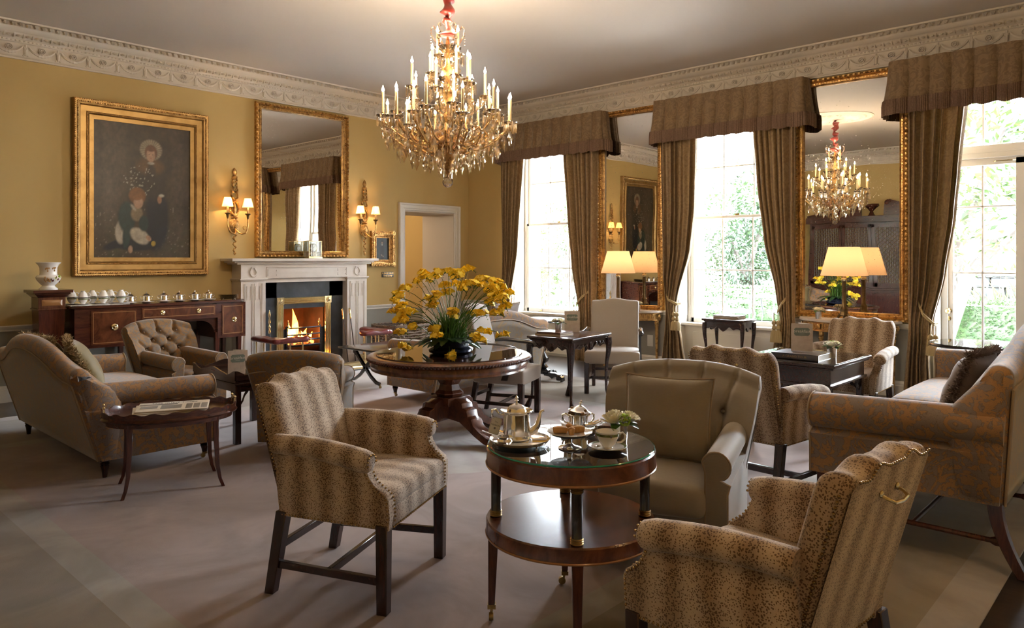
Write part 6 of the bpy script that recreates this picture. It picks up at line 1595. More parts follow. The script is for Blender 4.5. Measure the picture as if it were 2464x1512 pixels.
for k, (x, y, h, w) in enumerate(((-.055, .02, .44, .062), (-.10, .04, .26, .045), (.0, .05, .28, .045), (.13, .04, .17, .04), (.19, .02, .12, .03), (-.16, .03, .15, .035), (.05, .0, .14, .035))):
    o = flame(x, y, .33, h, w, k).build('flame', 'fire', t)
light('fire_glow', 'POINT', (5.28, YW - .02, .52), FIRE, (1, .42, .12), shadow_soft_size=.08)
m = MB(); m.box(-.95, -.90, -.012, .95, -.02, .012); m.build('hearth', 'slate', t, bevel=.003)
# club fender
FY = -.86; t = thing('club_fender', 'brass club fender with buttoned oxblood leather seats around the hearth', 'fender', (5.31, YW, .012))
m = MB(); x1 = .80
path = [(-x1, -.30, 0), (-x1, FY, 0), (x1, FY, 0), (x1, -.30, 0)]
m.sweep([(-.03, 0), (.03, 0), (.03, .03), (.022, .045), (.034, .06), (.034, .085), (.02, .10), (-.02, .10), (-.03, .085)], path); m.build('plinth', 'brass', t, ang=40)
for (s) in (-1, 1):
    L = [(s * x1, y) for y in (FY, FY + .16, FY + .32, -.36)] + [(s * (x1 - .17), FY), (s * (x1 - .34), FY)]
    for (x, y) in L:
        m = MB(); m.tube([(x, y, .10), (x, y, .42)], .011, 10); m.lathe([(.018, .10), (.018, .115), (.012, .12)], 10, (x, y, 0)); m.build('post', 'brass', t)
    m = MB()
    def tuft(x, y, z): return (x, y, z + (.010 * math.sin(x * 26) * math.sin(y * 26) if z > .45 else 0))
    m.rbox((s * x1, (FY - .07 - .34) / 2, .45), (.15, abs(FY + .34) + .07, .065), .03, 3, (4, 12, 1), tuft); m.rbox((s * (x1 - .19), FY, .45), (.40, .15, .065), .03, 3, (10, 4, 1), tuft); m.build('leather_seat', 'leather', t, ang=180)
for (x, nm, lb) in ((.52, 'poker', 'brass-handled poker leaning on the right jamb of the fireplace'), (.64, 'fire_tongs', 'steel fire tongs with brass handle leaning on the right jamb of the fireplace')):
    t = thing(nm, lb, 'fire iron', (5.31 + x, YW - .40, .012)); m = MB(); m.tube([(0, 0, 0), (.0, .12, .60)], .007, 8); m.ball((0, 0, .012), .016, 8, 5); m.build('shaft', 'iron', t); m = MB(); m.lathe([(.007, 0), (.013, .02), (.006, .04), (.011, .07), (.009, .12), (.014, .14), (.002, .16)], 10, M=Matrix.Translation((0, .12, .60)) @ Matrix.Rotation(-.2, 4, 'X')); m.build('handle', 'brass', t)
t = thing('fire_shovel', 'brass-handled shovel leaning on the left jamb of the fireplace', 'fire iron', (5.31 - .57, YW - .36, .012)); m = MB(); m.tube([(0, 0, 0), (0, .10, .5)], .007, 8); m.build('shaft', 'iron', t); m = MB(); m.lathe([(.007, 0), (.018, .03), (.007, .06), (.018, .09), (.006, .12), (.016, .15), (.007, .20), (.018, .24), (.002, .30)], 10, (0, .10, .48)); m.build('handle', 'brass', t)
# log basket
t = thing('log_basket', 'long brown wicker basket on the floor right of the fender', 'basket', (6.75, 8.42, -.012)); m = MB()
for r_ in range(13):
    z = .03 + r_ * .038; n = 72; k1 = 1 + .10 * z / .5
    m.tube([(.40 * k1 * math.copysign(abs(math.cos(a)) ** .55, math.cos(a)), .25 * k1 * math.copysign(abs(math.sin(a)) ** .55, math.sin(a)), z + .007 * (1 if (i + r_) % 2 else -1)) for i, a in enumerate([2 * PI * q / n for q in range(n)])], .011, 5, loop=True)
m.build('woven_sides', 'wicker', t); m = MB()
for q in range(30):
    a = 2 * PI * q / 30; c, s = math.copysign(abs(math.cos(a)) ** .55, math.cos(a)), math.copysign(abs(math.sin(a)) ** .55, math.sin(a)); m.tube([(.40 * c, .25 * s, 0), (.44 * c, .275 * s, .50)], .008, 5)
m.build('stakes', 'wicker', t); m = MB(); m.box(-.38, -.23, 0, .38, .23, .02); m.build('basket_base', 'wicker', t)
m = MB(); n = 60
for ph in (0, PI): m.tube([(.44 * math.copysign(abs(math.cos(a)) ** .55, math.cos(a)), .275 * math.copysign(abs(math.sin(a)) ** .55, math.sin(a)) , .505 + .012 * math.sin(a * 22 + ph)) for a in [2 * PI * q / n / 1. for q in range(n)]], .013, 5, loop=True)
m.build('rim', 'wicker', t)
# clock
t = thing('mantel_clock', 'glass-cased brass carriage clock on the mantel shelf in front of the mirror', 'clock', (5.40, YW - .20, 1.45))
m = MB(); m.box(-.105, -.075, 0, .105, .075, .016); m.box(-.09, -.06, .016, .09, .06, .026); m.box(-.10, -.07, .225, .10, .07, .235)
for x in (-.095, .095):
    for y in (-.065, .065): m.box(x - .004, y - .004, .02, x + .004, y + .004, .23)
m.build('case_frame', 'brass', t, bevel=.001, seg=1); m = MB(); m.box(-.095, -.066, .026, .095, -.064, .225); m.box(-.095, .064, .026, .095, .066, .225); m.box(-.096, -.064, .026, -.094, .064, .225); m.box(.094, -.064, .026, .096, .064, .225); m.build('glass_case', 'glass_clear', t, flat=True)
M_ = Matrix.Translation((0, -.02, .14)) @ Matrix.Rotation(PI / 2, 4, 'X'); m = MB(); m.lathe([(.060, -.03), (.062, .004), (.055, .010), (.048, .006)], 32, M=M_); m.lathe([(.03, -.05), (.034, -.035), (.03, -.03)], 20, M=M_); m.tube([(0, -.02, .09), (0, -.02, .03)], .012, 10); m.lathe([(.05, .034), (.055, .04), (.05, .048)], 24, (0, 0, 0)); m.build('movement', 'brass', t)
m = MB(); m.lathe([(.054, .006), (.002, .007)], 32, M=M_); fc = m.build('dial', 'white_paper', t)
m = MB()
for k in range(12):
    a = 2 * PI * k / 12; m.cbox((.043 * math.sin(a), -.0285, .14 + .043 * math.cos(a)), (.004, .002, .012), M=None)
m.tube([(0, -.030, .14), (-.018, -.030, .158)], .0014, 4); m.tube([(0, -.030, .14), (.012, -.030, .172)], .0012, 4); m.build('numerals_and_hands', 'ink', fc)
# bookcase reflected in the large mirror
t = thing('bookcase', 'huge mahogany breakfront bookcase with broken pediment and gilt lattice doors, seen in the large mirror', 'bookcase', (XB, 5.05, 0), (1, 0))
m = MB(); m.box(-1.35, -.50, 0, 1.35, 0, .80); m.box(-1.38, -.53, .80, 1.38, 0, .84); m.box(-1.35, -.44, .84, 1.35, 0, 2.25); m.box(-1.42, -.50, 2.25, 1.42, 0, 2.40); m.build('carcase', 'mahogany', t, bevel=.004)
for s in (-1, 1):
    m = MB(); m.prism([(s * 1.40, 2.40), (s * .22, 2.40), (s * .22, 2.62), (s * .30, 2.70), (s * .42, 2.66), (s * 1.42, 2.44)], -.46, -.38, 'y'); m.tube([(s * (.27 + .05 * math.cos(a) * (1 - a / 9)), -.46, 2.64 + .05 * math.sin(a) * (1 - a / 9)) for a in [k * .5 for k in range(14)]], .018, 6); m.build('pediment', 'mahogany', t)
m = MB(); m.lathe([(.08, 2.40), (.05, 2.44), (.03, 2.50), (.08, 2.56), (.13, 2.60), (.12, 2.64), (.002, 2.66)], 16, (0, -.42, 0)); m.build('urn', 'mahogany', t)
for k in range(4):
    xa = -1.30 + k * .65; d = MB(); d.box(xa + .01, -.465, .88, xa + .07, -.44, 2.2); d.box(xa + .58, -.465, .88, xa + .64, -.44, 2.2); d.box(xa + .01, -.465, .88, xa + .64, -.44, .95); d.box(xa + .01, -.465, 2.12, xa + .64, -.44, 2.2); dd = d.build('lattice_door', 'mahogany_z', t)
    m = MB(); h_ = 1.17; n = 15
    for q in range(-6, n):
        for sg in (0, 1):
            z0 = .95 + q * .085; pts = []
            x_a, z_a, x_b, z_b = 0, z0, .51, z0 + .51
            if z_a < .95: x_a += .95 - z_a; z_a = .95
            if z_b > 2.12: x_b -= z_b - 2.12; z_b = 2.12
            if x_b <= x_a: continue
            X = (lambda x: xa + .07 + x) if not sg else (lambda x: xa + .58 - x); m.tube([(X(x_a), -.458, z_a), (X(x_b), -.458, z_b)], .0034, 4)
    m.build('lattice', 'old_brass', dd)
    m = MB(); m.grid(lambda u, v: (xa + .07 + .51 * u, -.440 - .005 * math.sin(u * 90), .95 + 1.17 * v), 180, 2); m.build('pleated_curtain', 'cream_net', dd, ang=180)
    m = MB(); m.box(xa + .02, -.512, .06, xa + .63, -.50, .74); m.box(xa + .08, -.520, .12, xa + .57, -.512, .68); m.build('lower_door', 'mahogany_z', t, bevel=.003)
sconce('carved gilt two-arm wall sconce between the large painting and the overmantel mirror', 4.392)
sconce('carved gilt two-arm wall sconce right of the overmantel mirror', 6.361)
sconce('added gilt sconce for fill light on the near wall, behind the viewpoint, by the bookcase', .9, True)  # added copy, unseen, brightens the foreground chairs
sconce('added gilt sconce for fill light on the near wall, behind the large right sofa', 3.2, True)  # second added copy out of view, fill for chair and sofa
# ------------------------------------------------------------------ chandelier
def part_copy(proto, parent, M_, name=None):
    o = proto.copy(); C.objects.link(o); o.parent = parent; o.matrix_parent_inverse = Matrix.Identity(4); o.matrix_basis = M_
    if name: o.name = name
    return o
CH = thing('chandelier', 'large tiered crystal chandelier with many lit candle bulbs hanging from a red silk-covered chain', 'chandelier', (4.05, 4.47, 0))
m = MB(); m.lathe([(.002, 2.55), (.03, 2.56), (.05, 2.60), (.03, 2.64), (.018, 2.70), (.045, 2.78), (.06, 2.80), (.03, 2.84), (.018, 2.92), (.04, 2.97), (.05, 2.99), (.02, 3.03), (.016, 3.12), (.05, 3.17), (.02, 3.2), (.012, 3.24), (.004, 3.28)], 20); m.build('stem', 'gilt', CH)
m = MB(); m.lathe([(.02, 2.62), (.10, 2.66), (.125, 2.69), (.04, 2.70)], 28, lobes=14, lobe_amp=.06); m.lathe([(.02, 2.86), (.075, 2.90), (.09, 2.92), (.03, 2.93)], 28, lobes=14, lobe_amp=.06); m.lathe([(.02, 3.08), (.05, 3.11), (.10, 3.16), (.11, 3.17), (.03, 3.12)], 28, lobes=14, lobe_amp=.06); m.lathe([(.03, 2.30), (.13, 2.38), (.17, 2.45), (.10, 2.50), (.03, 2.52)], 28, lobes=14, lobe_amp=.06)
m.build('glass_dishes', 'crystal', CH, ang=60)
m = MB(); rings = []; rn = random.Random(5)
for k in range(60):
    f = k / 59; z = lerp(3.26, 3.815, f); r = .038 + .016 * math.sin(f * 38) + .010 * math.sin(f * 17 + 1); r *= (1.5 - .9 * sstep(0, .2, f)) if f < .2 else 1; cx, cy = .014 * math.sin(f * 24), .014 * math.cos(f * 19)
    rings.append([(cx + r * math.cos(a) * (1 + .10 * math.sin(4 * a + f * 30)), cy + r * math.sin(a), z + .015 * math.sin(a + f * 20)) for a in [2 * PI * q / 24 for q in range(24)]])
m.loft(rings); m.build('silk_sleeve', 'red_silk', CH, ang=180)
# prototypes
def proto(mb, name, mat, **k): o = mb.build(name, mat, CH, **k); return o
m = MB(); m.lathe([(.0105, 0), (.0105, .163), (.008, .168), (.003, .170)], 10); P_can = proto(m, 'candle', 'candle')
m = MB(); m.lathe([(.002, 0), (.010, .008), (.011, .016), (.0075, .026), (.0026, .038), (.0008, .050)], 10); P_bul = m.build('flame_bulb', 'flame_bulb', P_can, loc=(0, 0, .170))
m = MB(); m.lathe([(.009, -.012), (.014, -.006), (.0125, .006), (.0125, .030), (.011, .032)], 12); P_soc = proto(m, 'candle_socket', 'old_brass')
m = MB(); m.lathe([(.008, -.030), (.014, -.018), (.030, -.008), (.050, .002), (.056, .010), (.054, .012), (.030, -.002), (.010, -.004)], 24, lobes=8, lobe_amp=.05); P_pan = proto(m, 'drip_pan', 'crystal', ang=60)
def drop_mb(L, w, kind):
    m = MB()
    if kind == 0: prof = [(.0008, 0), (w * .35, -L * .08), (w * .25, -L * .14), (w, -L * .45), (w * .85, -L * .60), (.0005, -L)]; m.lathe([(r, z) for r, z in prof[::-1]], 6)
    elif kind == 1:
        o = [(0, 0), (w * .5, -L * .15), (w * .35, -L * .25), (w, -L * .45), (w * .72, -L * .6), (w * .4, -L * .7), (w * .3, -L * .82), (0, -L)]; P = o + [(-x, z) for x, z in o[-2:0:-1]]
        m.add([(x, 0, z) for x, z in P] + [(0, .006, -L * .45), (0, -.006, -L * .45)], [(i, (i + 1) % len(P), len(P)) for i in range(len(P))] + [((i + 1) % len(P), i, len(P) + 1) for i in range(len(P))])
    else: m.lathe([(.001, -L), (w, -L * .95), (w * 1.1, -L * .5), (w * .5, -.004), (.001, 0)], 6)
    return m
P_pri = drop_mb(.085, .0065, 2).build('prism_drop', 'crystal', CH, flat=True); P_ken = drop_mb(.125, .030, 1).build('pendant', 'crystal', CH, flat=True)
used = {}
def put(P, M_, kid=None):
    if not used.get(P.name): used[P.name] = 1; P.matrix_basis = M_; return P
    c = part_copy(P, CH, M_)
    if kid: k = kid.copy(); C.objects.link(k); k.parent = c
    return c
drops = []
def arm_mb(R0, z0, R1, z1, sag, mat='crystal'):
    m = MB(); pts = []
    for k in range(17):
        f = k / 16; r = lerp(R0, R1, f ** .9); z = lerp(z0, z1, f ** 2.2) - sag * math.sin(PI * f ** .8); pts.append((r, 0, z))
    m.tube(pts, [.007 + .0022 * (k % 2) for k in range(17)], 7); m.lathe([(.006, -.03), (.012, -.02), (.006, -.008)], 8, (R1, 0, z1)); return m
tiers = [(.525, 2.555, 12, .02, .08, 2.42, 0), (.415, 2.60, 8, .06, .10, 2.46, .2), (.305, 2.79, 7, .02, .05, 2.68, .1), (.165, 2.90, 5, .02, .04, 2.82, .5), (.095, 3.07, 3, .01, .03, 3.0, .4)]
for ti, (R_, z_, n, r0, sag, zs_, ph) in enumerate(tiers):
    pa = arm_mb(r0 + .02, zs_, R_, z_ - .03, sag).build('arm', 'gilt' if ti < 2 else 'crystal', CH)
    for k in range(n):
        a = 2 * PI * (k + ph) / n; dz = .025 * ((k % 2) * 2 - 1) if ti < 3 else .012 * (k % 3)
        Rm = Matrix.Rotation(a, 4, 'Z')
        if k == 0: pa.matrix_basis = Matrix.Translation((0, 0, dz)) @ Rm
        else: part_copy(pa, CH, Matrix.Translation((0, 0, dz)) @ Rm)
        x, y = R_ * math.cos(a), R_ * math.sin(a); T_ = Matrix.Translation((x, y, z_ + dz))
        put(P_pan, T_); put(P_soc, T_); put(P_can, T_ @ Matrix.Translation((0, 0, .028)), P_bul)
        npr = 9 if ti < 3 else 7
        for q in range(npr): b = 2 * PI * q / npr; drops.append((0, Matrix.Translation((x + .047 * math.cos(b), y + .047 * math.sin(b), z_ + dz + .004)) @ Matrix.Rotation(b, 4, 'Z')))
        drops.append((1, T_ @ Matrix.Translation((0, 0, -.06)) @ Matrix.Rotation(a + .8, 4, 'Z')))
        if ti < 2:
            drops.append((1, Matrix.Translation((x * .78, y * .78, z_ - .17 + dz)) @ Matrix.Rotation(a, 4, 'Z'))); drops.append((1, Matrix.Translation((x * .58, y * .58, z_ - .22 + dz)) @ Matrix.Rotation(a + 1, 4, 'Z')))
for (R_, z_, n) in ((.14, 2.34, 9), (.24, 2.36, 12), (.07, 2.22, 6), (.10, 2.64, 8), (.08, 2.88, 7), (.34, 2.40, 16), (.41, 2.37, 14), (.19, 2.27, 12), (.29, 2.30, 14), (.47, 2.44, 16), (.36, 2.52, 12), (.24, 2.58, 12), (.15, 2.52, 10), (.20, 2.74, 9)):
    for k in range(n): a = 2 * PI * (k + .3) / n; drops.append((1, Matrix.Translation((R_ * math.cos(a), R_ * math.sin(a), z_)) @ Matrix.Rotation(a + k, 4, 'Z')))
rn = random.Random(1); pens = [d for k, d in drops if k]; pris = [d for k, d in drops if not k]
for lst, P, nm, (L, w, kd) in ((pens, P_ken, 'pendants', (.125, .030, 1)), (pris, P_pri, 'prism_drops', (.085, .0065, 2))):
    rn.shuffle(lst)
    for M_ in lst[:95]: put(P, M_)
    m = MB()
    for M_ in lst[95:]: q = drop_mb(L, w, kd); m.add(q.v, q.f, M_)
    if m.v: o = m.build(nm, 'crystal', CH, flat=True); o['kind'] = 'stuff'
m = MB()
for k in range(14):                                       # bead swags between the lower arms, rosettes
    a0, a1 = 2 * PI * k / 14, 2 * PI * (k + 1) / 14
    for q in range(11):
        f = q / 10; a = lerp(a0, a1, f); z = 2.40 - .07 * math.sin(PI * f); R_ = .38 - .10 * math.sin(PI * f); m.ball((R_ * math.cos(a), R_ * math.sin(a), z), .0065, 6, 4)
        z = 2.52 - .09 * math.sin(PI * f); R_ = .50 - .05 * math.sin(PI * f); m.ball((R_ * math.cos(a), R_ * math.sin(a), z), .006, 6, 4)
for (R_, z_, n) in ((.30, 2.42, 10), (.20, 2.36, 8), (.12, 2.30, 6), (.40, 2.44, 12), (.10, 3.24, 4)):
    for k in range(n): a = 2 * PI * k / n; m.lathe([(.018, -.003), (.006, -.007), (.006, .007), (.018, .003)], 12, M=Matrix.Translation((R_ * math.cos(a), R_ * math.sin(a), z_)) @ Matrix.Rotation(a, 4, 'Z') @ Matrix.Rotation(PI / 2, 4, 'Y'), lobes=6, lobe_amp=.12)
o = m.build('bead_swags', 'crystal', CH); o['kind'] = 'stuff'
m = MB()
for k in range(12):
    a = 2 * PI * (k + .5) / 12; m.tube([(r * math.cos(a), r * math.sin(a), z) for r, z in ((.06, 2.35), (.15, 2.30), (.27, 2.36), (.33, 2.44), (.30, 2.50), (.25, 2.47))], [.008, .010, .010, .009, .008, .006], 6)
m.lathe([(.002, 2.12), (.03, 2.16), (.05, 2.24), (.09, 2.32), (.13, 2.38), (.05, 2.44)], 18); m.build('gilt_cage', 'gilt_dark', CH)
for k in range(6):
    a = 2 * PI * (k + .25) / 6; m = MB(); m.tube([(r * math.cos(a), r * math.sin(a), z) for r, z in ((.04, 3.16), (.09, 3.20), (.13, 3.27), (.135, 3.33), (.115, 3.345), (.10, 3.32))], .007, 6)
    for q in range(6): m.ball((.137 * math.cos(a), .137 * math.sin(a), 3.31 - q * .022), .0065 + .001 * (q % 2), 6, 4)
    m.build('crown_scroll', 'crystal', CH)
m = MB(); m.ball((0, 0, 2.075), .046, 12, 8); m.lathe([(.006, 2.115), (.012, 2.125), (.006, 2.14)], 8); m.build('ball', 'crystal', CH, flat=True)
# ------------------------------------------------------------------ table lamps
def lamp(label, x, y, z0, zb, zt_, rb_, rt):
    t = thing('table_lamp', label, 'lamp', (x, y, z0), rz=.3, group='bronze column lamps with cream shades')
    h = zb - z0; m = MB()
    for k in range(3):
        a = 2 * PI * k / 3; m.tube([(.02 * math.cos(a), .02 * math.sin(a), .06), (.05 * math.cos(a), .05 * math.sin(a), .055), (.068 * math.cos(a), .068 * math.sin(a), .03), (.072 * math.cos(a), .072 * math.sin(a), .008)], [.016, .016, .013, .018], 8)
    m.lathe([(.03, .045), (.05, .055), (.042, .075), (.035, .10), (.042, .12), (.030, .135), (.022, .15), (.020, h - .07), (.026, h - .06), (.020, h - .05), (.030, h - .035), (.024, h - .02), (.010, h + .0)], 16, lobes=8, lobe_amp=.04)
    m.build('column', 'bronze', t)
    m = MB(); m.lathe([(.026, h - .062), (.031, h - .050), (.031, h - .035), (.024, h - .025)], 18); m.lathe([(.008, h - .02), (.008, h + .10)], 10); m.build('collar', 'brass', t)
    m = MB(); rings = [[(r * math.cos(a), r * math.sin(a), z) for a in [2 * PI * k / 48 for k in range(48)]] for r, z in ((rb_, h - .005), (rb_ - .002, h - .0), (rt, zt_ - z0), (rt - .003, zt_ - z0 + .001))]; m.loft(rings, caps=False); m.build('lamp_shade', 'lamp_shade', t, ang=60)
    m = MB(); m.ball((0, 0, h + .11), .025, 10, 8, sc_=(1, 1, 1.2)); m.build('bulb', 'lamp_bulb', t)
    light('lamp_glow', 'POINT', (x, y, z0 + h + .11), LAMP, (1, .66, .36), shadow_soft_size=.03)
    return t
lamp('lit cream-shaded bronze lamp on the console under the large pier mirror', 8.14, 2.729, .79, 1.27, 1.57, .236, .155)
lamp('lit cream-shaded bronze lamp on the far console, beside the linen armchair', 8.14, 5.62, .765, 1.26, 1.545, .228, .145)
# ------------------------------------------------------------------ posies
def rose(m, c, r, seed, up=V(0, 0, 1)):
    rn = random.Random(seed); x, y, z = frame_from(up); M_ = Matrix((tuple(x) + (0,), tuple(y) + (0,), tuple(z) + (0,), (0, 0, 0, 1))).transposed(); M_.translation = Vector(c)
    for lay, (rr, op, n) in enumerate(((.35, .15, 3), (.60, .35, 4), (.85, .7, 5), (1.0, 1.15, 6))):
        for k in range(n):
            a = 2 * PI * k / n + lay * .7 + rn.uniform(-.15, .15); w = 1.9 / n * PI / 2
            rows = []
            for i in range(5):
                f = i / 4; ph = (PI / 2) * (f * .9) ; rad = r * rr * (math.sin(ph) ** .7) * (1 + .22 * op * f ** 3); hh = r * (1.25 - .50 * op * .6) * f - r * .16 * op * f ** 4
                rows.append([tuple(M_ @ V(rad * math.cos(a + w * (g - 2) / 2 * (1 - .35 * f * f)), rad * math.sin(a + w * (g - 2) / 2 * (1 - .35 * f * f)), hh + .04 * r * math.sin(g * 2.1 + k))) for g in range(5)])
            m.loft(rows, closed=False, caps=False)
def _core(m, c, r): m.ball(c, r, 8, 6)
def posy(label, x, y, z, h=.085, rb_=.030, rt=.037, lime=True, leafw=True, seed=1, spread=.038, s=1.):
    t = thing('flower_pot', label, 'posy', (x, y, z), rz=seed, group='white rose posies in silver beakers')
    m = MB(); m.lathe([(.002, 0), (rb_, 0), (rb_ + .001, .006), (rt - .002, h - .01), (rt, h), (rt - .004, h), (rb_ - .003, .012), (.002, .012)], 28); m.build('beaker', 'silver_dull', t)
    for k, (dx, dy, r) in enumerate(((-.030, -.006, .036), (.026, -.018, .034), (.004, .028, .034))):
        m = MB(); _core(m, (dx * s, dy * s, h + .008 + r * .45), r * .42 * s); rose(m, (dx * s, dy * s, h + .004), r * s, seed * 7 + k, V(dx * 8, dy * 8, 1)); m.build('rose', 'petal_white', t, ang=60)
    if lime:
        m = MB(); rn = random.Random(seed)
        for k in range(60):
            v = V(rn.gauss(0, 1), rn.gauss(0, 1), rn.gauss(0, 1)).normalized() * .022; m.ball((v.x - .004, v.y - .040, v.z + h + .022), .0048, 5, 3)
        m.build('viburnum', 'petal_lime', t)
    for k in range(5): m = MB(); a = seed + k * 1.35; broad_leaf(m, V(.02 * math.cos(a), .02 * math.sin(a), h), V(math.cos(a), math.sin(a), .15), .068, .020, False, .3); m.build('leaf', 'leaf_lime' if k % 2 else 'leaf_dark', t, ang=180)
    return t
# ------------------------------------------------------------------ cards and papers
def menu(label, x, y, z, face, w=.150, h=.215):
    t = thing('breakfast_card', label, 'menu card', (x, y, z), face, group='standing breakfast cards')
    m = MB(); m.prism([(-w / 2, 0), (w / 2, 0), (w / 2, -.0015), (-w / 2, -.0015)], 0, h, 'z'); m.build('cover', 'menu_cover', t)
    m = MB(); m.prism([(w / 2, 0), (w / 2 + .0, -.0015), (w / 2 - .10, .075), (w / 2 - .10, .077)], 0, h, 'z'); m.build('back_cover', 'white_paper', t)
    c, r = .012, .0; hw_, hh = w * .36, h * .145; zc = h * .70
    P = [(-hw_ + c, zc - hh), (hw_ - c, zc - hh), (hw_, zc - hh + c), (hw_, zc + hh - c), (hw_ - c, zc + hh), (-hw_ + c, zc + hh), (-hw_, zc + hh - c), (-hw_, zc - hh + c)]
    m = MB(); m.prism(P, -.0026, -.0015, 'y'); l = m.build('title_label', 'menu_label', t)
    text('lettering', 'breakfast', .032 * w / .15, 'menu_text', t, (0, -.003, zc + .004)); m = MB(); m.box(-.018, -.0032, zc - .018, .018, -.0026, zc - .0168); m.build('rule', 'menu_text', t)
    return t
menu('breakfast card standing on the blue book on the square table, nearest to us', 5.74, 2.24, .727, (-.90, -.43), .158, .215)
menu('breakfast card standing on the carved table beside the white roses', 5.88, 4.62, .70, (-.80, -.60), .155, .215)
menu('breakfast card standing on the gallery tray table beside the reserved sign', 2.83, 5.62, .497, (-.30, -.95), .150, .215)
t = thing('reserved_sign', 'small cream RESERVED sign on the gallery tray table in front of the breakfast card', 'sign', (2.90, 5.52, .497), (-.35, -.93)); m = MB(); m.rbox((0, 0, .048), (.105, .012, .052), .005, 2, (1, 1, 1)); m.box(-.04, -.02, 0, .04, .02, .024); m.build('block', 'menu_cover', t)
m = MB(); m.box(-.045, -.0075, .030, .045, -.006, .066); m.build('title_label', 'menu_label', t); text('lettering', 'Reserved', .022, 'menu_text', t, (0, -.0080, .048))
def book(name, label, x, y, z, rz, w, d, h, mat, title=None, grp=None):
    t = thing(name, label, 'book', (x, y, z), rz=rz, group=grp)
    m = MB(); m.box(-w / 2, -d / 2, 0, w / 2, d / 2, .003); m.box(-w / 2, -d / 2, h - .003, w / 2, d / 2, h); m.box(-w / 2, -d / 2, 0, w / 2, -d / 2 + .004, h); m.build('cover', mat, t)
    m = MB(); m.box(-w / 2 + .004, -d / 2 + .004, .003, w / 2 - .004, d / 2 - .005, h - .003); m.build('pages', 'book_pages', t)
    if title: text('lettering', title, h * .55, 'old_brass', t, (0, -d / 2 - .0006, h / 2))
    return t
b_ = book('book', 'large blue-black art book lying on the square glass-topped table', 5.70, 2.225, .68, -PI / 2, .36, .29, .045, 'book_blue', 'A GRAND TOUR')
book('book', 'pale tan book lying on the carved table under the white roses', 5.575, 4.60, .70, -PI / 2 + .12, .29, .25, .018, 'book_tan'); book('book', 'brown-spined book on top of the pale tan one on the carved table', 5.57, 4.59, .718, -PI / 2 + .12, .27, .24, .018, 'book_brown')
for k, (dz, mt, rz, lb) in enumerate(((0, 'book_tan', 0, 'tan magazine at the bottom of the pile on the window side table'), (.014, 'book_tan', .1, 'cream magazine in the middle of the pile on the window side table'), (.028, 'book_grey', -.08, 'grey magazine on top of the pile on the window side table'))):
    book('magazine', lb, 7.98, 3.96, .75 + dz, PI / 2 + rz, .30, .23, .012, mt, grp='magazines on the window side table')
posy('white roses in a silver beaker on the square table beside the blue book', 5.86, 2.055, .68, seed=2); posy('white roses in a silver beaker on the books on the carved table', 5.55, 4.53, .736, lime=False, seed=3)
posy('white roses in a silver beaker on the console under the large mirror', 8.12, 2.99, .79, lime=False, seed=4); posy('white roses in a silver beaker on the far console, right of its lamp', 8.12, 5.30, .765, lime=False, seed=5)
for k in range(3):
    t = thing('newspaper', ('uppermost newspaper, masthead showing, on the oval tray table', 'second newspaper in the pile on the oval tray table', 'lowest newspaper in the pile on the oval tray table')[k], 'newspaper', (1.985 - .012 * k, 4.80 + .006 * k, .476 + .010 * (2 - k)), rz=-.47 + .05 * k, group='folded newspapers on the oval tray table')
    m = MB(); m.rbox((0, 0, .005), (.42, .29, .009), .003, 1, (4, 2, 1), lambda x, y, z: (x, y, z + .0008 * math.sin(x * 9))); m.build('sheets', 'paper', t)
    if k == 0:
        text('masthead', 'THE IRISH TIMES', .038, 'ink', t, (-.0, .095, .0112), (0, 0, 0), .0002); m = MB()
        for q in range(3): m.box(-.20, .065 - q * .012, .0100, .02, .068 - q * .012, .0112)
        [m.box(.075 + .045 * c_, -.12 + .011 * q, .0100, .112 + .045 * c_, -.117 + .011 * q, .0112) for q in range(15) for c_ in range(3)]; m.build('printed_columns', 'ink_grey', t); m = MB(); m.box(-.19, -.06, .0100, -.09, .015, .0111); m.box(-.07, -.09, .0100, .05, .02, .0111); m.build('printed_photos', 'ink_grey', t)
# ------------------------------------------------------------------ tea service on the drum table (z .708)
ZD = .708
def DP(px, py, z):                                         # plan position on the table from view direction and height
    tt = (1.45 - z) * 1770 / (py - 622); return FT(tt, (px - 1232) / 1770 * tt)[:2]
x, y = DP(1251, 1056, .728)
t = thing('silver_tray', 'round silver tray under the teapot, on the drum table', 'tray', (x, y, ZD)); m = MB(); m.lathe([(.002, .012), (.108, .012), (.116, .018), (.120, .024), (.122, .022), (.112, .010), (.002, .009)], 56); m.build('tray_plate', 'silver', t, ang=40)
for k in range(3): a = k * 2.09 + .5; m = MB(); m.ball((.09 * math.cos(a), .09 * math.sin(a), .006), .0065, 8, 6); m.build('foot', 'silver', t)
tx, ty = DP(1243, 1054, .722)
t = thing('teapot', 'straight-sided silver teapot with domed lid on the round silver tray', 'teapot', (tx, ty, ZD + .013), (-.25, -1)); t.rotation_euler = (0, 0, math.atan2(-.7334, .6798) + .05)
m = MB(); m.lathe([(.002, 0), (.058, 0), (.060, .006), (.057, .012), (.0565, .02), (.054, .10), (.056, .104), (.060, .108), (.0665, .112), (.064, .116), (.05, .112), (.002, .110)], 40); m.build('pot_body', 'silver', t, ang=40)
m = MB(); m.lathe([(.040, .110), (.038, .120), (.028, .132), (.012, .139), (.005, .143), (.004, .150), (.010, .153), (.004, .157), (.007, .163), (.004, .168), (.002, .174)], 28); m.tube([(-.007, 0, .163), (.007, 0, .163)], .003, 6); m.build('lid', 'silver', t)
m = MB(); m.tube([(.050, 0, .022), (.072, 0, .032), (.086, 0, .055), (.092, 0, .085), (.100, 0, .108), (.112, 0, .112)], [.016, .017, .013, .009, .007, .006], 12); m.build('spout', 'silver', t)
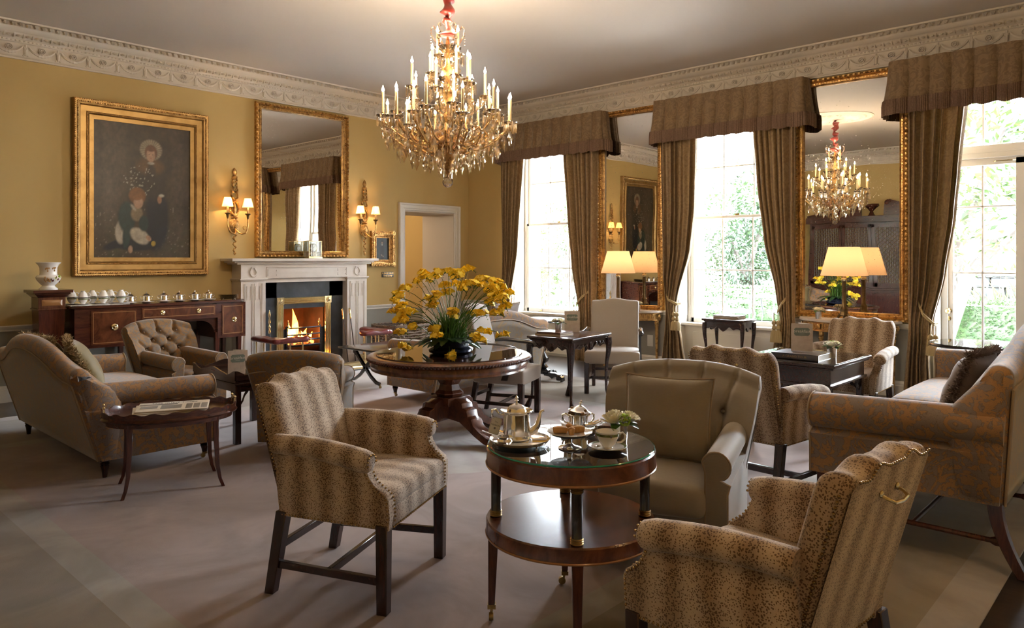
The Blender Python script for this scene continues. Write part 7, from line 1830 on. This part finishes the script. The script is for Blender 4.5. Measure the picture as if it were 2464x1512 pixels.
m = MB(); m.tube([(-.054, 0, .095), (-.072, 0, .100), (-.085, 0, .118), (-.098, 0, .115), (-.100, 0, .095), (-.094, 0, .06), (-.080, 0, .035), (-.055, 0, .025)], [.006, .005, .005, .006, .005, .005, .005, .006], 8); m.build('handle', 'silver', t)
t2 = thing('name_tag', 'white card tag with printed crest hanging from the teapot handle', 'tag', (0, 0, 0)); q_ = DP(1186, 1052, .73); t2.location = (q_[0], q_[1], .742); t2.rotation_euler = (math.radians(-8), math.radians(18), math.atan2(-.60, .80) + .0)
P = [(-.019, 0), (.019, 0), (.022, .004), (.022, .058), (.012, .068), (-.012, .068), (-.022, .058), (-.022, .004)]; m = MB(); m.prism(P, -.0006, .0006, 'y'); m.build('card', 'white_paper', t2)
text('lettering', 'The', .009, 'ink_grey', t2, (0, -.001, .049), ext=.0001); text('lettering', 'MERRION', .0085, 'ink', t2, (0, -.001, .036), ext=.0001); m = MB(); m.lathe([(.0045, 0), (.0045, .0006), (.0025, .0007), (.001, .0004)], 14, M=Matrix.Translation((0, -.0008, .024)) @ Matrix.Rotation(PI / 2, 4, 'X')); m.tube([(x_ * .9, -.0009, z_ * .94 + .002) for x_, z_ in P], .0004, 4, loop=True); m.build('crest', 'ink_grey', t2)
q_ = DP(1215, 1063, .735)
t = thing('tea_strainer', 'small silver strainer bowl with long handle on the tray, left of the teapot', 'strainer', (q_[0], q_[1], ZD + .013)); t.rotation_euler = (0, 0, math.atan2(-.7334, .6798)); m = MB(); m.lathe([(.002, 0), (.018, 0), (.028, .008), (.031, .018), (.026, .026), (.030, .034), (.028, .034), (.002, .030)], 24); m.build('strainer_bowl', 'silver', t)
m = MB(); m.tube([(-.02, 0, .034), (-.05, 0, .042), (-.09, .004, .055)], [.003, .004, .007], 8, flat=.4); m.build('handle', 'silver', t)
x, y = DP(1371, 1079, ZD); t = thing('cake_stand', 'silver-footed cake stand with small sponge cakes, in the middle of the drum table', 'cake stand', (x, y, ZD))
m = MB(); m.lathe([(.002, 0), (.044, 0), (.046, .003), (.040, .008), (.020, .012), (.010, .020), (.008, .038), (.014, .048), (.06, .053), (.075, .055), (.002, .056)], 40); m.build('foot', 'silver', t, ang=40)
m = MB(); m.lathe([(.002, .0565), (.060, .057), (.083, .062), (.089, .066), (.0885, .0675), (.06, .059), (.002, .0585)], 64, lobes=16, lobe_amp=.015); m.build('plate', 'porcelain', t, ang=60)
F2 = math.atan2(-.7334, .6798)
for k, (u, v, w, d_, lb) in enumerate(((-.038, .0, .052, .026, 'oblong sponge cake on the left of the cake stand'), (.032, .012, .048, .026, 'oblong sponge cake on the right of the cake stand'), (.0, .034, .026, .026, 'round sponge cake at the back of the cake stand'), (.004, -.030, .028, .028, 'round sponge cake at the front of the cake stand'))):
    cx, cy = x + .6798 * u + .7334 * v, y - .7334 * u + .6798 * v; c_ = thing('cake', lb, 'cake', (cx, cy, ZD + .0595), rz=F2 + .3 * (k % 2), group='sponge cakes on the cake stand')
    m = MB()
    if w > .04: m.rbox((0, 0, .011), (w, d_, .022), .004, 2, (4, 3, 2), lambda a, b, c: (a * (1 + c * 5), b * (1 + c * 5), c + .004 * math.exp(-(a / .02) ** 2) * (c > .01)))
    else: m.lathe([(.002, 0), (.010, 0), (.0135, .020), (.0140, .024), (.008, .029), (.002, .030)], 20, lobes=10, lobe_amp=.02)
    m.build('sponge', 'cake', c_)
x, y = DP(1391, 1034, .712); t = thing('saucer', 'saucer with white napkin under the silver sugar bowl', 'saucer', (x, y, ZD)); m = MB(); m.lathe([(.002, .002), (.03, 0), (.045, .006), (.072, .014), (.0715, .0155), (.04, .008), (.002, .005)], 44); m.build('saucer_plate', 'porcelain', t, ang=60); m = MB(); m.lathe([(.055, .0112), (.071, .0158), (.0715, .0150), (.055, .0105)], 44); m.build('green_rim', 'green_band', t)
m = MB(); rn = random.Random(3); m.grid(lambda u, v: (lerp(-.075, .075, u), lerp(-.055, .055, v), .019 + .012 * noise.noise(V(u * 4, v * 4, 2)) + .014 * abs(2 * u - 1) ** 2), 16, 12); n_ = m.build('napkin', 'white_paper', t, ang=180); n_.rotation_euler = (0, 0, F2)
sbx, sby = x, y; t = thing('sugar_bowl', 'two-handled silver sugar bowl heaped with sugar lumps, lid ajar, right of the teapot', 'sugar bowl', (x, y, ZD + .017)); t.rotation_euler = (0, 0, F2)
m = MB(); m.lathe([(.002, 0), (.040, 0), (.043, .010), (.041, .018), (.0415, .052), (.046, .056), (.044, .057), (.039, .050), (.038, .02), (.002, .015)], 36); m.build('bowl_body', 'silver', t, ang=40)
for s in (-1, 1): m = MB(); m.tube([(s * .040, 0, .045), (s * .055, 0, .056), (s * .068, 0, .052), (s * .067, 0, .035), (s * .055, 0, .018), (s * .041, 0, .016)], .0042, 8); m.build('handle', 'silver', t)
m = MB(); m.lathe([(.052, .068), (.034, .073), (.026, .082), (.012, .090), (.004, .093), (.004, .099), (.009, .102), (.003, .107), (.005, .112), (.001, .116)], 28, sx=1, M=Matrix.Rotation(.12, 4, 'Y')); m.build('lid', 'silver', t)
for k in range(14):
    a = k * 2.4; r_ = .010 + .006 * (k % 4); c_ = thing('sugar_lump', 'rough brown or white sugar lump heaped in the silver bowl under its lid', 'sugar', (sbx + r_ * 1.6 * math.cos(a), sby + r_ * 1.6 * math.sin(a), ZD + .017 + .048 + .008 * (k % 3)), rz=k, group='sugar lumps in the silver sugar bowl'); m = MB(); m.rbox((0, 0, .007), (.015, .014, .013), .003, 1, (1, 1, 1)); m.build('lump', 'sugar_white' if k % 4 == 0 else 'sugar_brown', c_)
t = thing('sugar_tongs', 'silver tongs lying on the napkin in front of the sugar bowl', 'tongs', (x + .02, y - .05, ZD + .028)); t.rotation_euler = (0, 0, F2 + .5); m = MB()
for s in (-1, 1): m.tube([(-.03, s * .004, .003), (.02, s * .010, .006), (.05, s * .010, .014)], [.005, .0025, .003], 6)
m.build('arms', 'silver', t)
x, y = DP(1462, 1083, ZD); t = thing('saucer', 'white saucer with green border under the teacup on the drum table', 'saucer', (x, y, ZD)); m = MB(); m.lathe([(.002, .002), (.030, 0), (.045, .006), (.075, .016), (.0745, .0175), (.04, .008), (.002, .005)], 48); m.build('saucer_plate', 'porcelain', t, ang=60); m = MB(); m.lathe([(.056, .0118), (.073, .0178), (.0735, .0170), (.056, .0108)], 48); m.build('green_rim', 'green_band', t)
t = thing('teacup', 'white teacup with green patterned band on the drum table', 'teacup', (x, y, ZD + .007)); t.rotation_euler = (0, 0, F2)
def cup(m, s=1.): m.lathe([(r * s, z * s) for r, z in ((.002, 0), (.020, 0), (.021, .004), (.018, .007), (.030, .020), (.040, .040), (.0455, .062), (.0465, .066), (.0445, .066), (.038, .040), (.026, .018), (.002, .010))], 36)
m = MB(); cup(m); m.build('cup_body', 'porcelain', t, ang=50); m = MB(); m.lathe([(.0432, .050), (.0452, .060), (.0456, .060), (.0436, .050)], 36); m.build('green_band', 'green_band', t); m = MB(); m.ball((.008, -.0445, .053), .005, 10, 6, sc_=(1, .3, 1)); m.build('crest', 'ink_grey', t)
m = MB(); m.tube([(.042, 0, .055), (.058, 0, .060), (.068, 0, .050), (.066, 0, .034), (.052, 0, .022), (.034, 0, .022)], .0042, 8); m.build('handle', 'porcelain', t)
t = thing('teaspoon', 'silver teaspoon resting on the saucer behind the teacup', 'teaspoon', (x - .038, y + .012, ZD + .017)); t.rotation_euler = (0, 0, F2 + .6); m = MB(); m.tube([(.0, 0, 0), (.05, 0, .006), (.09, 0, .008)], .0016, 5); m.ball((-.008, 0, .002), .012, 10, 6, sc_=(1.3, .8, .3)); m.build('bowl_and_stem', 'silver', t)
qx, qy = DP(1490, 1066, ZD); posy('white roses and lime viburnum in a silver beaker on the drum table behind the teacup', qx, qy, ZD, h=.078, seed=6, s=1.12)
qx, qy = DP(1454, 1047, ZD); t = thing('table_block', 'small reddish wooden block behind the teacup on the drum table', 'block', (qx, qy, ZD)); t.rotation_euler = (0, 0, F2); m = MB(); m.rbox((0, 0, .020), (.055, .018, .040), .003, 1, (1, 1, 1)); m.build('block', 'oak_red', t)
# ------------------------------------------------------------------ china on the sideboard (z .965)
ZS = .965
def wpos(px, y): a = (px - 1232) / 1770; return (y * (.7334 + .6798 * a) / (.6798 - .7334 * a), y)
proto_cup = None
for g, px_ in enumerate((186, 235, 278)):
    cx, cy = wpos(px_, 8.42)
    t = thing('napkin', 'white folded napkin under the %s group of stacked china on the sideboard' % ('leftmost', 'middle', 'rightmost')[g], 'napkin', (cx, cy, ZS), group='napkins under the stacked china'); m = MB(); m.rbox((0, 0, .004), (.20, .26, .007), .003, 1, (1, 1, 1)); m.build('cloth', 'white_paper', t)
    for j, (dx, dy) in enumerate(((.03, -.075), (-.035, .05))):
        wh = ('front', 'back')[j]; grp_n = ('leftmost', 'middle', 'rightmost')[g]
        for lv in range(2):
            z = ZS + .008 + lv * .072
            s_ = thing('saucer', 'white saucer, %s of the %s stack, %s china group on the sideboard' % (('lower', 'upper')[lv], wh, grp_n), 'saucer', (cx + dx, cy + dy, z), group='saucers on the sideboard'); m = MB(); m.lathe([(.002, .001), (.03, 0), (.045, .004), (.076, .010), (.0755, .0115), (.04, .006), (.002, .004)], 28); m.build('saucer_plate', 'porcelain', s_, ang=60)
            c_ = thing('teacup', 'white teacup, %s of the %s stack, %s china group on the sideboard' % (('upright one', 'upturned one')[lv], wh, grp_n), 'teacup', (cx + dx, cy + dy, z + .006), rz=-.5, group='teacups on the sideboard'); m = MB(); cup(m)
            if lv: m.v = [(a, b, .066 - c) for a, b, c in m.v]
            m.build('cup_body', 'porcelain', c_, ang=50); m = MB(); m.tube([(.042, 0, .055), (.058, 0, .060), (.068, 0, .050), (.066, 0, .034), (.052, 0, .022), (.034, 0, .022)], .0042, 6)
            if lv: m.v = [(a, b, .066 - c) for a, b, c in m.v]
            m.build('handle', 'porcelain', c_)
            if not lv: m = MB(); m.lathe([(.0432, .050), (.0452, .060), (.0458, .060), (.0438, .050)], 28); m.build('green_band', 'green_band', c_)
ORD = ('first', 'second', 'third', 'fourth', 'fifth', 'sixth')
for g, px_ in enumerate((313, 352, 394, 431, 469, 502)):
    cx, cy = wpos(px_, 8.36)
    s_ = thing('saucer', 'white saucer with napkin under the %s silver pot right of the stacked china' % ORD[g], 'saucer', (cx, cy, ZS), group='saucers under the silver pots'); m = MB(); m.lathe([(.002, .002), (.03, 0), (.05, .006), (.082, .014), (.0815, .0155), (.045, .008), (.002, .006)], 28); m.build('saucer_plate', 'porcelain', s_, ang=60)
    m = MB(); m.rbox((0, 0, .013), (.085, .085, .004), .002, 1, (1, 1, 1)); o = m.build('napkin', 'white_paper', s_); o.rotation_euler = (0, 0, .5 + g)
    c_ = thing('sugar_pot', 'lidded silver two-handled pot, %s in the row right of the stacked china' % ORD[g], 'sugar pot', (cx, cy, ZS + .016), rz=-.55, group='lidded silver pots along the sideboard')
    m = MB(); m.lathe([(.002, 0), (.038, 0), (.041, .008), (.039, .016), (.0395, .058), (.043, .062), (.002, .062)], 24); m.build('pot_body', 'silver', c_, ang=40)
    m = MB(); m.lathe([(.046, .066), (.034, .073), (.020, .084), (.006, .089), (.004, .095), (.008, .099), (.002, .106)], 20); m.build('lid', 'silver', c_)
    for s in (-1, 1): m = MB(); m.tube([(s * .038, 0, .050), (s * .055, 0, .060), (s * .064, 0, .050), (s * .058, 0, .030), (s * .040, 0, .022)], .0035, 6); m.build('handle', 'silver', c_)
cx, cy = wpos(549, 8.34)
for k in range(6):
    t = thing('silver_dish', 'flat silver dish, %s from the bottom of the stack beside the fireplace' % ORD[k], 'dish', (cx, cy, ZS + .012 + k * .0085 - (.012 if k == 0 else 0)), group='stacked silver dishes')
    m = MB(); zz = .012 if k == 0 else 0; m.lathe([(.002, zz + .002), (.10, zz), (.118, zz + .006), (.122, zz + .007), (.118, zz + .008), (.10, zz + .004), (.002, zz + .004)], 40)
    m.build('dish_plate', 'silver', t, ang=40)
    if k == 0:
        for q in range(4): a = q * PI / 2 + .5; m = MB(); m.lathe([(.008, 0), (.005, .004), (.005, .013)], 8, (.09 * math.cos(a), .09 * math.sin(a), 0)); m.build('foot', 'silver_dull', t)
